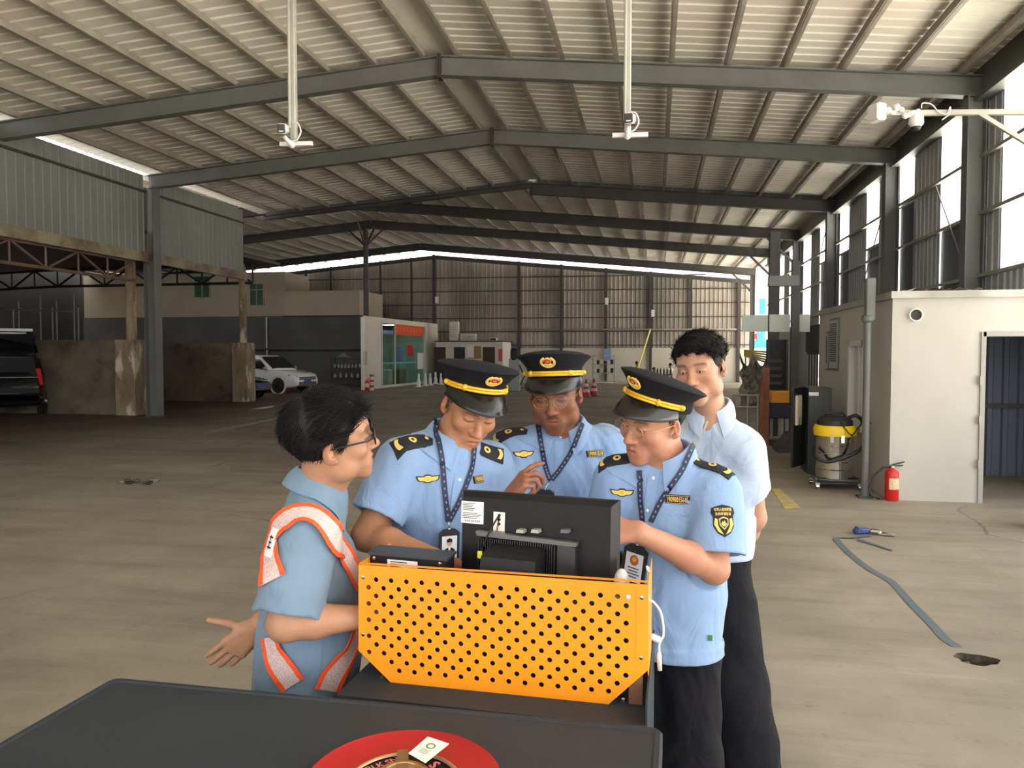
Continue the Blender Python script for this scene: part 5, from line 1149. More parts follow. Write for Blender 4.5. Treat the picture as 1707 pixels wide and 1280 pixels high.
def bvh_of(V, Q): return BVHTree.FromPolygons([tuple(v) for v in V], [tuple(map(int, q)) for q in Q])
def skin_mat(name, rough=.5):
    m, t, b = nt(name); a = t.nodes.new('ShaderNodeAttribute'); a.attribute_name = 'tone'
    n = t.nodes.new('ShaderNodeTexNoise'); n.inputs['Scale'].default_value = 55; n.inputs['Detail'].default_value = 4
    g = t.nodes.new('ShaderNodeNewGeometry'); t.links.new(g.outputs['Position'], n.inputs['Vector'])
    x = t.nodes.new('ShaderNodeMix'); x.data_type = 'RGBA'; x.blend_type = 'MULTIPLY'; x.inputs[0].default_value = .25
    t.links.new(a.outputs['Color'], x.inputs[6]); t.links.new(n.outputs['Fac'], x.inputs[7]); t.links.new(x.outputs[2], b.inputs['Base Color'])
    b.inputs['Roughness'].default_value = rough; b.inputs['Subsurface Weight'].default_value = .12; b.inputs['Subsurface Radius'].default_value = (.010, .004, .002); b.inputs['Subsurface Scale'].default_value = 1; b.inputs['Specular IOR Level'].default_value = .35
    return m
def cloth_mat(name, c, c2, bump=.5, s=8, rough=.85):
    m, t, b = nt(name); g = t.nodes.new('ShaderNodeNewGeometry'); mp = t.nodes.new('ShaderNodeMapping'); mp.inputs['Scale'].default_value = (1, 1, .55); mp.inputs['Rotation'].default_value = (.5, .3, .4); t.links.new(g.outputs['Position'], mp.inputs[0])
    n = t.nodes.new('ShaderNodeTexNoise'); n.inputs['Scale'].default_value = s; n.inputs['Detail'].default_value = 3; n.inputs['Distortion'].default_value = 1.2; t.links.new(mp.outputs[0], n.inputs['Vector'])
    w = t.nodes.new('ShaderNodeTexNoise'); w.inputs['Scale'].default_value = 900; t.links.new(g.outputs['Position'], w.inputs['Vector'])
    x = t.nodes.new('ShaderNodeMix'); x.data_type = 'RGBA'; x.inputs[6].default_value = col4(c); x.inputs[7].default_value = col4(c2); t.links.new(w.outputs[0], x.inputs[0]); t.links.new(x.outputs[2], b.inputs['Base Color'])
    bp = t.nodes.new('ShaderNodeBump'); bp.inputs['Strength'].default_value = bump; bp.inputs['Distance'].default_value = .03; t.links.new(n.outputs[0], bp.inputs['Height']); t.links.new(bp.outputs[0], b.inputs['Normal'])
    b.inputs['Roughness'].default_value = rough; b.inputs['Sheen Weight'].default_value = .15; b.inputs['Specular IOR Level'].default_value = .2
    return m
M['skin'] = skin_mat('skin')
M['uniform'] = cloth_mat('light_blue_uniform', srgb(124,152,190), srgb(138,164,198))
M['vshirt'] = cloth_mat('pale_blue_shirt', srgb(106,130,152), srgb(118,140,160))
M['dshirt'] = cloth_mat('very_pale_blue_shirt', srgb(170,186,208), srgb(182,196,214))
M['trouser'] = cloth_mat('black_trousers', srgb(20,20,24), srgb(26,26,30), .35, 10); M['trouser'].node_tree.nodes['Principled BSDF'].inputs['Sheen Weight'].default_value = 0
M['hair'] = mat('black_hair', (.007,.0065,.0065), .6, c2=(.013,.012,.012), scale=90, spec=.22)
M['capblack'] = mat('black_cap_cloth', (.0085,.009,.011), .85, c2=(.012,.0125,.015), scale=700, spec=.2)
M['visor'] = mat('black_visor', (.006,.0065,.007), .22)
M['gold'] = mat('gold_braid', srgb(240,190,50), .4, .25, c2=srgb(214,158,36), scale=160)
M['goldflat'] = mat('gold_thread', srgb(226,190,96), .6)
M['navy'] = mat('navy_badge_cloth', srgb(24,28,36), .8)
M['lanyard'] = mat('navy_lanyard', srgb(24,30,58), .6)
M['lanytext'] = mat('lanyard_print', srgb(120,130,166), .6)
M['clearpocket'] = mat('card_face', srgb(226,230,234), .3)
M['hv'] = mat('orange_trim', srgb(244,88,36), .6)
M['hvmesh'] = mat('pale_reflective_mesh', srgb(196,170,166), .55, c2=srgb(216,198,194), scale=260, mix=(.45,.55))
M['wire'] = mat('gold_wire', srgb(200,170,120), .3, .8)
M['lens'] = glass_mat('spectacle_lens', (1,1,1), .045, .985)
M['darklens'] = glass_mat('dark_spectacle_lens', (.5,.5,.5), .12, .7)
M['tan'] = mat('beige_cord', srgb(190,190,170), .7)
# ---------------------------------------------------------------- heads, hands
def vdir(r, u_, t_): return unit(CR*r+CU*u_-CF*t_)           # right, up, towards the camera
def head_frame(f, up):
    f = unit(f); up = unit(up-f*(up @ f)); return np.column_stack([np.cross(up, f), -f, up])
def face(s, c, R, jaw=1.0, cheek=1.0, eyes_open=False):
    L = lambda x, y, z: c+R @ np.array([x, y, z], float)
    s.ell(L(0,.016,.043), (.0745,.094,.083), R, .01); s.ell(L(0,-.028,.050), (.063,.058,.055), R, .03)
    s.ell(L(0,-.034,-.022), (.060*cheek,.060,.080), R, .03); s.ell(L(0,-.073,-.096), (.026*jaw,.020,.020), R, .03)
    for q in (-1, 1):
        s.ell(L(q*.050*jaw,-.018,-.062), (.020,.032,.030), R, .03); s.ell(L(q*.044*cheek,-.064,-.016), (.020,.020,.018), R, .025)
        s.cap(L(q*.010,-.087,.032), L(q*.046,-.074,.034), .010, .008, .018)
        s.ell(L(q*.031,-.100,.012), (.018,.014,.011), R, .014, 's'); s.ell(L(q*.031,-.079,.011), (.0165,.0145,.0105), R, .004)
        s.ell(L(q*.0125,-.098,-.030), (.0085,.010,.0075), R, .008)
        s.ell(L(q*.081,.010,.000), (.0075,.018,.031), R @ rotx(.22) @ rotz(q*.35), .008); s.ell(L(q*.085,.002,.004), (.005,.009,.016), R @ rotx(.2), .005, 's'); s.ell(L(q*.078,.002,-.024), (.007,.009,.009), R, .006)
    s.cap(L(0,-.087,.022), L(0,-.110,-.024), .0072, .0100, .013); s.ell(L(0,-.111,-.027), (.0112,.011,.0092), R, .008)
    s.ell(L(0,-.077,-.064), (.031,.020,.022), R, .02)
    s.cap(L(-.021,-.083,-.060), L(0,-.0945,-.0560), .0038, .0052, .006); s.cap(L(.021,-.083,-.060), L(0,-.0945,-.0560), .0038, .0052, .006)
    s.cap(L(-.017,-.084,-.068), L(0,-.0925,-.0690), .0042, .0058, .006); s.cap(L(.017,-.084,-.068), L(0,-.0925,-.0690), .0042, .0058, .006)
    s.cap(L(-.024,-.087,-.0615), L(.024,-.087,-.0615), .0022, .0022, .004, None, 's'); s.cap(L(-.012,-.0975,-.0625), L(.012,-.0975,-.0625), .0025, .0025, .004, None, 's')
    return L
def rotx(a): c_, s_ = math.cos(a), math.sin(a); return np.array([[1, 0, 0], [0, c_, -s_], [0, s_, c_]])
def tones(c, R, base, lips, stub=0.0, brow=.75, lash=.8):
    base = np.array(base); lips = np.array(lips); dark = np.array([.018,.013,.011]); red = base*np.array([1.0,.78,.72])
    def fn(V):
        q = (V-c) @ R; x, y, z = np.abs(q[:, 0]), q[:, 1], q[:, 2]; near = (np.abs(q).max(1) < .16)
        C = np.tile(base, (len(V), 1))
        def mixin(col, w): w = np.clip(w*near, 0, 1)[:, None]; C[:] = C*(1-w)+col*w
        mixin(red, .55*np.exp(-(((x-.040)/.020)**2+((z+.022)/.020)**2))*(y < -.03)); mixin(red, .6*np.exp(-((x/.016)**2+((z+.028)/.014)**2))*(y < -.08)); mixin(red, .5*(x > .076))
        if stub: mixin(base*.42, stub*np.exp(-(((x)/.05)**2+((z+.088)/.026)**2))*(y < -.02)); mixin(base*.22, min(1, stub*1.7)*np.exp(-((x/.024)**4+((z+.0465+.25*x*x/.02)/.0055)**4))*(y < -.075))
        mixin(lips, .8*np.exp(-((x/.021)**6+((z+.0625)/.0082)**6))*(y < -.078))
        mixin(lips*.35, .8*np.exp(-((x/.022)**6+((z+.0622)/.0016)**2))*(y < -.08))
        zb = .0335+.10*(x-.016)-3.2*(x-.012)**2; mixin(dark, brow*np.exp(-((x-.033)/.0215)**6-((z-zb)/.0042)**2)*(y < -.045))
        ze = .0105-.0-5.5*(x-.031)**2; mixin(dark, lash*np.exp(-((x-.031)/.0165)**8-((z-ze+.002)/.0017)**2)*(y < -.06)); mixin(base*.62, .7*np.exp(-((x-.031)/.017)**8-((z-ze-.0085)/.0013)**2)*(y < -.06))
        mixin(base*.4, .8*np.exp(-((x-.008)/.004)**2-((z+.0345)/.003)**2)*(y < -.09))
        return C
    return fn
def hand(s, w, d, n, t, curl=(.4,.5,.6,.7), thumb=(.5,.4), spread=.06, k=.006, sc=1.0):
    """w wrist, d towards the fingertips, n the way the palm faces, t towards the thumb's side"""
    w = np.array(w, float); d = unit(d); t = unit(t-d*(t @ d)); n = unit(n-d*(n @ d)-t*(n @ t)); kn = []
    for i, (a, l) in enumerate(((.030,.092),(.010,.096),(-.010,.091),(-.029,.082))):
        kp = w+(t*a+d*l)*sc; kn.append(kp); s.cap(w+t*a*.55*sc+d*.012, kp, .0135*sc, .0115*sc, .012)
    s.ell(w+d*.05*sc+n*.006, (.034*sc,.044*sc,.012*sc), np.column_stack([t, d, n]), .012); s.ell(w+d*.035*sc+t*.024*sc+n*.008, (.016*sc,.028*sc,.013*sc), np.column_stack([t, d, n]), .012)
    for i, (ln, r) in enumerate(((.070,.0086),(.078,.0088),(.072,.0083),(.057,.0074))):
        p = kn[i]; ang = 0; dd = unit(d+t*spread*(1.5-i))
        for j, (fr, rr) in enumerate(((.44,1),(.32,.93),(.24,.85))):
            ang += curl[i]*(.9 if j == 0 else 1.1); v = dd*math.cos(ang)+n*math.sin(ang); q = p+v*ln*fr*sc; s.cap(p, q, r*rr*sc*1.02, r*rr*sc*.92, .0045); p = q
    p = w+d*.030*sc+t*.026*sc+n*.004; v = unit(d*.55+t*.8+n*thumb[0]*.6)
    for j, (l, r) in enumerate(((.040,.0115),(.034,.0098),(.026,.0085))):
        q = p+v*l*sc; s.cap(p, q, r*sc, r*.92*sc, .006); p = q; v = unit(v*1.0+d*.35*thumb[1]+n*.25*thumb[1])
    return s
def hair_strands(name, V, Q, c, R, parent, n, length, flow, lift=.25, r=.0011, seed=1, zmin=-1):
    rr = np.random.RandomState(seed); P3 = V[Q[:, :3]]; ar = np.linalg.norm(np.cross(P3[:, 1]-P3[:, 0], P3[:, 2]-P3[:, 0]), axis=1); f = rr.choice(len(Q), n, p=ar/ar.sum()); m = MB()
    for i in f:
        a, b, d_, e = V[Q[i]]; nn = unit(np.cross(b-a, e-a)); p = (a+b+d_+e)/4; q = R.T @ (p-c)
        if q[2] < zmin: continue
        fl, ln = flow(q); tdir = R @ np.array(fl); tdir = unit(tdir-nn*(tdir @ nn)); ln = length*ln*rr.uniform(.6, 1.25); w = rr.normal(0, .18, 3); lf = lift*rr.uniform(.3, 1.7)
        p0 = p-nn*.002; d1 = unit(tdir+nn*lf+w); p1 = p0+d1*ln*.5; d2 = unit(tdir-nn*.15*lf+w*.7); p2 = p1+d2*ln*.5
        m.tube([p0, p1, p2], [r, r*.8, r*.15], 3, caps=False)
    return m.build(name, M['hair'], parent, True)
# ---------------------------------------------------------------- things lying on cloth
def cast(bv, px, py):
    d = Vector(tuple(unit(ray(px, py)))); h = bv.ray_cast(Vector(tuple(CAM)), d)
    if h[0] is None: return None, None
    n = np.array(h[1]); return np.array(h[0]), (-n if n @ np.array(d) > 0 else n)
class Drape:
    def __init__(s, bv, px, py, U=None, up=(0, 0, 1), N=None):
        s.bv = bv; s.c, nn = cast(bv, px, py)
        if s.c is None: s.c = P(px, py, 2.2); nn = -CF; print('drape missed', px, py)
        acc = np.zeros(3)
        for dx in (-6, 0, 6):
            for dy in (-6, 0, 6):
                a, b = cast(bv, px+dx, py+dy)
                if a is not None and np.linalg.norm(a-s.c) < .08: acc += b
        s.n = unit(acc) if N is None else unit(N)
        if U is None: s.u = unit(np.cross(np.array(up, float), s.n))
        else: s.u = unit(np.array(U, float)-s.n*(np.array(U, float) @ s.n))
        s.v = np.cross(s.n, s.u)
    rigid = None
    def pt(s, a, b, off):
        if s.rigid is not None: return s.c+s.u*a+s.v*b+s.n*(off+.0035-s.rigid*(a*a+b*b))
        o = s.c+s.u*a+s.v*b+s.n*.12; h = s.bv.ray_cast(Vector(tuple(o)), Vector(tuple(-s.n)), .3)
        if h[0] is None: return s.c+s.u*a+s.v*b+s.n*off
        return np.array(h[0])+s.n*off
    def fan(s, m, outline, off, rings=4, edge=True):
        outline = np.array(outline, float); c = outline.mean(0); n = len(outline); V = [s.pt(*c, off)]
        for r in range(1, rings+1): V += [s.pt(*(c+(o-c)*r/rings), off) for o in outline]
        Fc = [(0, 1+k, 1+(k+1) % n) for k in range(n)]
        for r in range(rings-1): Fc += [(1+r*n+k, 1+(r+1)*n+k, 1+(r+1)*n+(k+1) % n, 1+r*n+(k+1) % n) for k in range(n)]
        if edge:
            b = len(V); V += [s.pt(*o, off-.004) for o in outline]; q = 1+(rings-1)*n; Fc += [(q+k, b+k, b+(k+1) % n, q+(k+1) % n) for k in range(n)]
        m.add(V, Fc)
    def text(s, m, txt, h, a, b, width, off, bold=.0):
        V, Fc = text_mesh(txt, h, bold)
        if not len(V): return
        mid = (V.max(0)+V.min(0))/2; k = width/(V[:, 0].max()-V[:, 0].min()); V = V-mid
        m.add([s.pt(a+p[0]*k, b+p[1], off) for p in V], Fc)
def rectpts(a0, a1, b0, b1, n=4):
    o = []
    for (x0, y0), (x1, y1) in (((a0,b0),(a1,b0)),((a1,b0),(a1,b1)),((a1,b1),(a0,b1)),((a0,b1),(a0,b0))): o += [(x0+(x1-x0)*i/n, y0+(y1-y0)*i/n) for i in range(n)]
    return o
def circ(a, b, ra, rb=None, n=18): return [(a+ra*math.cos(2*math.pi*k/n), b+(rb or ra)*math.sin(2*math.pi*k/n)) for k in range(n)]
def ribbon(m, bv, px, w, off=.0055, n=6, thick=.0012):
    n = max(n, 12)
    pts = []
    for q in spline([np.array([x, y, 0.]) for x, y in px], n):
        a, nn = cast(bv, q[0], q[1])
        if a is not None: pts.append((a+unit(nn-CF*.3)*off, unit(nn)))
    V = []
    for i, (p, nn) in enumerate(pts):
        d = unit(pts[min(i+1, len(pts)-1)][0]-pts[max(i-1, 0)][0]); x = unit(np.cross(d, nn)); V += [p+x*w/2, p-x*w/2, p-x*w/2+nn*thick, p+x*w/2+nn*thick]
    k = len(pts)
    m.add(V, [(4*i+a, 4*i+(a+1) % 4, 4*i+4+(a+1) % 4, 4*i+4+a) for i in range(k-1) for a in range(4)]+[(3,2,1,0),(4*k-4,4*k-3,4*k-2,4*k-1)])
    return pts
def wrinkles(amp, seed, axis=(0, 0, 1)):
    rr = np.random.RandomState(seed); K = [(rr.normal(size=3)*np.array([22, 22, 12]), rr.normal(size=3)*9, rr.uniform(0, 6, 2), rr.uniform(.5, 1)) for _ in range(5)]
    def fn(p):
        out = 0
        for a, b, ph, w in K:
            q = a[0]*p[0]+a[1]*p[1]+a[2]*p[2]+ph[0]+2.2*np.sin(b[0]*p[0]+b[1]*p[1]+b[2]*p[2]+ph[1]); v = np.sin(q); out = out+w*(v*v*v)
        return (out*amp/2.2).astype(np.float32)
    return fn
def collar(name, c, up, front, rx, ry, mat_, parent, stand=.034, fall=.045, point=.075, gap=.28, flare=.017, bv=None):
    """shirt collar round the neck: an upright band folded over into two pointed leaves"""
    up = unit(up); f = unit(front-up*(front @ up)); s_ = np.cross(up, f); m = MB(); V = []; n = 44; a0 = gap
    for i in range(n+1):
        a = a0+(2*math.pi-2*a0)*i/n; e = min(i, n-i)/n; dirv = f*math.cos(a)*ry+s_*math.sin(a)*rx; nd = unit(f*math.cos(a)+s_*math.sin(a))
        fr = max(0, 1-e*4.5); dz = -.022*fr+.012*(1-math.cos(a))/2*-1+.012; fl = fall+(point-fall)*fr**1.4; tw = (s_*(1 if math.sin(a) > 0 else -1))*.012*fr
        b0 = c+dirv+up*(dz-.004); t0 = c+dirv*1.0+nd*-.002+up*(dz+stand*(1-.35*fr)); t1 = t0+nd*.005+up*.001
        e1 = t1+nd*(flare+.012*fr)+up*(-fl)+tw+f*.008*fr; e0 = e1-nd*.004
        mid = t0*.5+e0*.5+nd*.003; o3, o4 = (t1+e1)/2+nd*.005, e1
        if bv is not None:
            def push(q, ex):
                dn = unit(nd+up*.35); h = bv.ray_cast(Vector(tuple(q+dn*.12)), Vector(tuple(-dn)), .12)
                return np.array(h[0])+dn*ex if h[0] is not None else q
            o4 = push(o4, .007); e0 = push(e0, .003); o3 = push(o3, .009)
        V += [b0, t0, t1, o3, o4, e0, mid, b0+nd*.003]
    k = 8; m.add(V, [(i*k+j, (i+1)*k+j, (i+1)*k+(j+1) % k, i*k+(j+1) % k) for i in range(n) for j in range(k)]+[tuple(range(k)), tuple(range(n*k, n*k+k))[::-1]])
    return m.build(name, mat_, parent, 50)
def peaked_cap(person, c, R, label):
    L = lambda x, y, z: c+R @ np.array([x, y, z], float); n = 56; cy = .010
    def ringp(rx, ry, z, tilt, yo=0): return [L(rx*math.sin(2*math.pi*k/n), cy+yo-ry*math.cos(2*math.pi*k/n), z+tilt*math.cos(2*math.pi*k/n)) for k in range(n)]
    def lo(rings, name, mat_, par, caps=(False, True)):
        V = [p for r in rings for p in r]; Fc = [(i*n+k, i*n+(k+1) % n, (i+1)*n+(k+1) % n, (i+1)*n+k) for i in range(len(rings)-1) for k in range(n)]
        if caps[0]: Fc.append(tuple(range(n))[::-1])
        if caps[1]: Fc.append(tuple(range((len(rings)-1)*n, len(rings)*n)))
        return MB().add(V, Fc).build(name, mat_, par, 45)
    cap = lo([ringp(.086,.104,.052,.014), ringp(.089,.107,.058,.014), ringp(.090,.108,.088,.016), ringp(.092,.110,.092,.017), ringp(.105,.125,.110,.027), ringp(.117,.138,.121,.033), ringp(.1195,.1405,.125,.034), ringp(.118,.139,.129,.034), ringp(.095,.113,.136,.029,.002), ringp(.06,.072,.141,.019,.003), ringp(.02,.025,.144,.006,.003)], 'cap', M['capblack'], person)
    lo([ringp(.1185,.1395,.1225,.034), ringp(.1212,.1422,.125,.034), ringp(.1185,.1395,.1275,.034)], 'crown_piping', M['capblack'], cap, (False, False))
    V = []; na = 30
    for i in range(na+1):
        a = math.radians(-78+156*i/na); w = max(0, math.cos(a*.5*180/156*2*.98)); ext = .060*math.sin(math.pi*i/na)**.75
        for j in range(6):
            q = j/5; V.append(L(.0885*math.sin(a)*(1+.10*q), cy-.1065*math.cos(a)-ext*q, .068+.015*math.cos(a)-.030*q*math.sin(math.pi*i/na)-.014*q*q+.010*(1-math.cos(a))*-.4-(.012*q*(math.sin(a)**2))))
    nb = len(V); V += [p-R @ np.array([0, 0, .0028]) for p in V]; k = 6
    Fc = [(i*k+j, i*k+j+1, (i+1)*k+j+1, (i+1)*k+j) for i in range(na) for j in range(k-1)]; Fc += [tuple(nb+x for x in f)[::-1] for f in Fc[:]]
    Fc += [(i*k+k-1, nb+i*k+k-1, nb+(i+1)*k+k-1, (i+1)*k+k-1) for i in range(na)]
    MB().add(V, Fc).build('visor', M['visor'], cap, 50)
    m = MB(); ed = [V[i*k+k-1]-R @ np.array([0,0,.0014]) for i in range(na+1)]; m.tube(ed, .0026, 6); m.build('visor_edge', M['visor'], cap, True)
    m = MB()
    for dz in (-.0042, .0042):
        m.tube([L(.0945*math.sin(a), cy-.1125*math.cos(a), .076+dz+.016*math.cos(a)-.004*(1-math.cos(a))) for a in np.radians(np.linspace(-82, 82, 40))], .0046, 8)
    for a in (-.72, .72): m.ball(L(.097*math.sin(a), cy-.115*math.cos(a), .076+.016*math.cos(a)), (.009,.007,.0105), 10, 8, R)
    for a in (-1.43, 1.43): m.ball(L(.097*math.sin(a), cy-.115*math.cos(a), .076), (.009,.009,.009), 10, 8)
    m.build('chin_strap', M['gold'], cap, True)
    e0 = L(0, cy-.1275, .1335); sl = math.radians(-26); zv = unit(R @ np.array([0, -math.sin(-sl)*-1*.0-.62, .9])); xv = R @ np.array([1., 0, 0]); nv = np.cross(xv, zv)
    B = lambda a, b, h: e0+xv*a+zv*b+nv*h
    m = MB()
    for q in range(22):
        an = math.radians(125-q*(360-70)/21+0) if False else math.radians(-90+(-1 if q % 2 else 1)*(q//2)*14); m.ball(B(.0205*math.cos(an), .020*math.sin(an)-.001, .003), (.0062,.0042,.0028), 8, 6, np.column_stack([xv, zv, nv]) @ rotz(an+math.pi/2+.5*(1 if q % 2 else -1)))
    m.ball(B(0, -.011, .0025), (.014,.0075,.004), 12, 8, np.column_stack([xv, zv, nv])); m.lathe(B(0, .005, 0), [(.0125,0),(.0125,.004),(.0105,.005)], 20, nv); bd_ = m.build('badge', M['goldflat'], cap, True)
    m = MB(); m.lathe(B(0, .005, .0035), [(.0102,0),(.0102,.0025),(.004,.0032)], 20, nv); o = m.build('badge_centre', M['red'], cap, True)
    m = MB(); 
    for dx, dz in ((0, .003), (-.0045, 0), (.0045, 0), (-.0025, -.0035), (.0025, -.0035)): m.ball(B(dx, .005+dz, .0062), .0014, 6, 5)
    m.ball(B(0, .0035, .006), (.004,.0016,.001), 8, 5, np.column_stack([xv, zv, nv])); m.build('badge_mark', M['goldflat'], cap, True)
    return cap
def capped_hair(person, c, R, h=.003, low=-.058):
    L = lambda x, y, z: c+R @ np.array([x, y, z], float); s = Solid(c-.15, c+.15, h); s.ell(L(0,.018,.040), (.0785,.098,.086), R, .01)
    ys = [-.2, -.05, -.042, -.030, -.018, -.010, .0, .028, .036, .2]; hs = [.055, .04, .012, -.012, -.016, .012, .030, .024, low, low-.01]
    def f(p):
        q = [p[i]-c[i] for i in range(3)]; y = q[0]*R[0,1]+q[1]*R[1,1]+q[2]*R[2,1]; z = q[0]*R[0,2]+q[1]*R[1,2]+q[2]*R[2,2]; return np.maximum(np.interp(y, ys, hs)-z, z-.075)
    sl, p = s.block(c-.15, c+.15); s.D[sl] = np.maximum(s.D[sl], f(p)*.8); o, V, Q = surf('hair', s, M['hair'], person, 1)
    return o
def full_hair(person, c, R, top, vol, strand_n, flow, length, lift, seed, h=.003, fringe=.085, low=-.062):
    L = lambda x, y, z: c+R @ np.array([x, y, z], float); s = Solid(c-.2, c+.2, h); s.ell(L(0,.017,.040), (.0785,.0955,.087), R, .01); s.ell(L(0, top[1], top[2]), vol, R, .03)
    ys = [-.2, -.085, -.066, -.050, -.040, -.028, -.018, -.010, .0, .026, .034, .2]; hs = [fringe+.012, fringe, fringe-.008, .052, .02, -.010, -.014, .010, .030, .024, low, low-.012]
    def f(p):
        q = [p[i]-c[i] for i in range(3)]; x = q[0]*R[0,0]+q[1]*R[1,0]+q[2]*R[2,0]; y = q[0]*R[0,1]+q[1]*R[1,1]+q[2]*R[2,1]; z = q[0]*R[0,2]+q[1]*R[1,2]+q[2]*R[2,2]
        return np.interp(y, ys, hs)+.004*np.sin(x*160)-z
    sl, p = s.block(c-.2, c+.2); w = wrinkles(.0035, seed); s.D[sl] = np.maximum(s.D[sl]+w(tuple(q*2.2 for q in p)), f(p)*.8); o, V, Q = surf('hair', s, M['hair'], person, 1)
    hair_strands('hair_strands', V, Q, c, R, o, strand_n, length, flow, lift, seed=seed, zmin=-.05)
    return o
def spectacles(person, c, R, frame_mat, lens_mat, r=.0018, rad=(.0235,.020), half=False):
    L = lambda x, y, z: c+R @ np.array([x, y, z], float); m = MB()
    for q in (-1, 1):
        pts = [L(q*.0325+rad[0]*math.cos(a), -.1085+.15*abs(.0325+q*rad[0]*math.cos(a)-.02)*.5, .009+rad[1]*math.sin(a)) for a in np.linspace(0, 2*math.pi, 29)]; m.tube(pts, r, 6)
        m.tube([L(q*.0565, -.1025, .013), L(q*.072, -.088, .013), L(q*.0805, -.02, .012), L(q*.0805, .008, .010), L(q*.079, .022, -.008)], r*1.1, 6)
        m.ball(L(q*.010, -.104, .0), (.002,.004,.004), 6, 5)
    m.tube([L(-.0092,-.1085,.012), L(0,-.112,.0145), L(.0092,-.1085,.012)], r, 6); o = m.build('spectacles', frame_mat, person, True)
    for q in (-1, 1):
        m = MB(); pts = [L(q*.0325+rad[0]*.97*math.cos(a), -.1085+.15*abs(.0325+q*rad[0]*math.cos(a)-.02)*.5, .009+rad[1]*.97*math.sin(a)) for a in np.linspace(0, 2*math.pi, 28, endpoint=False)]; m.add(pts, [tuple(range(28))]); m.build('lens', lens_mat, o)
    return o
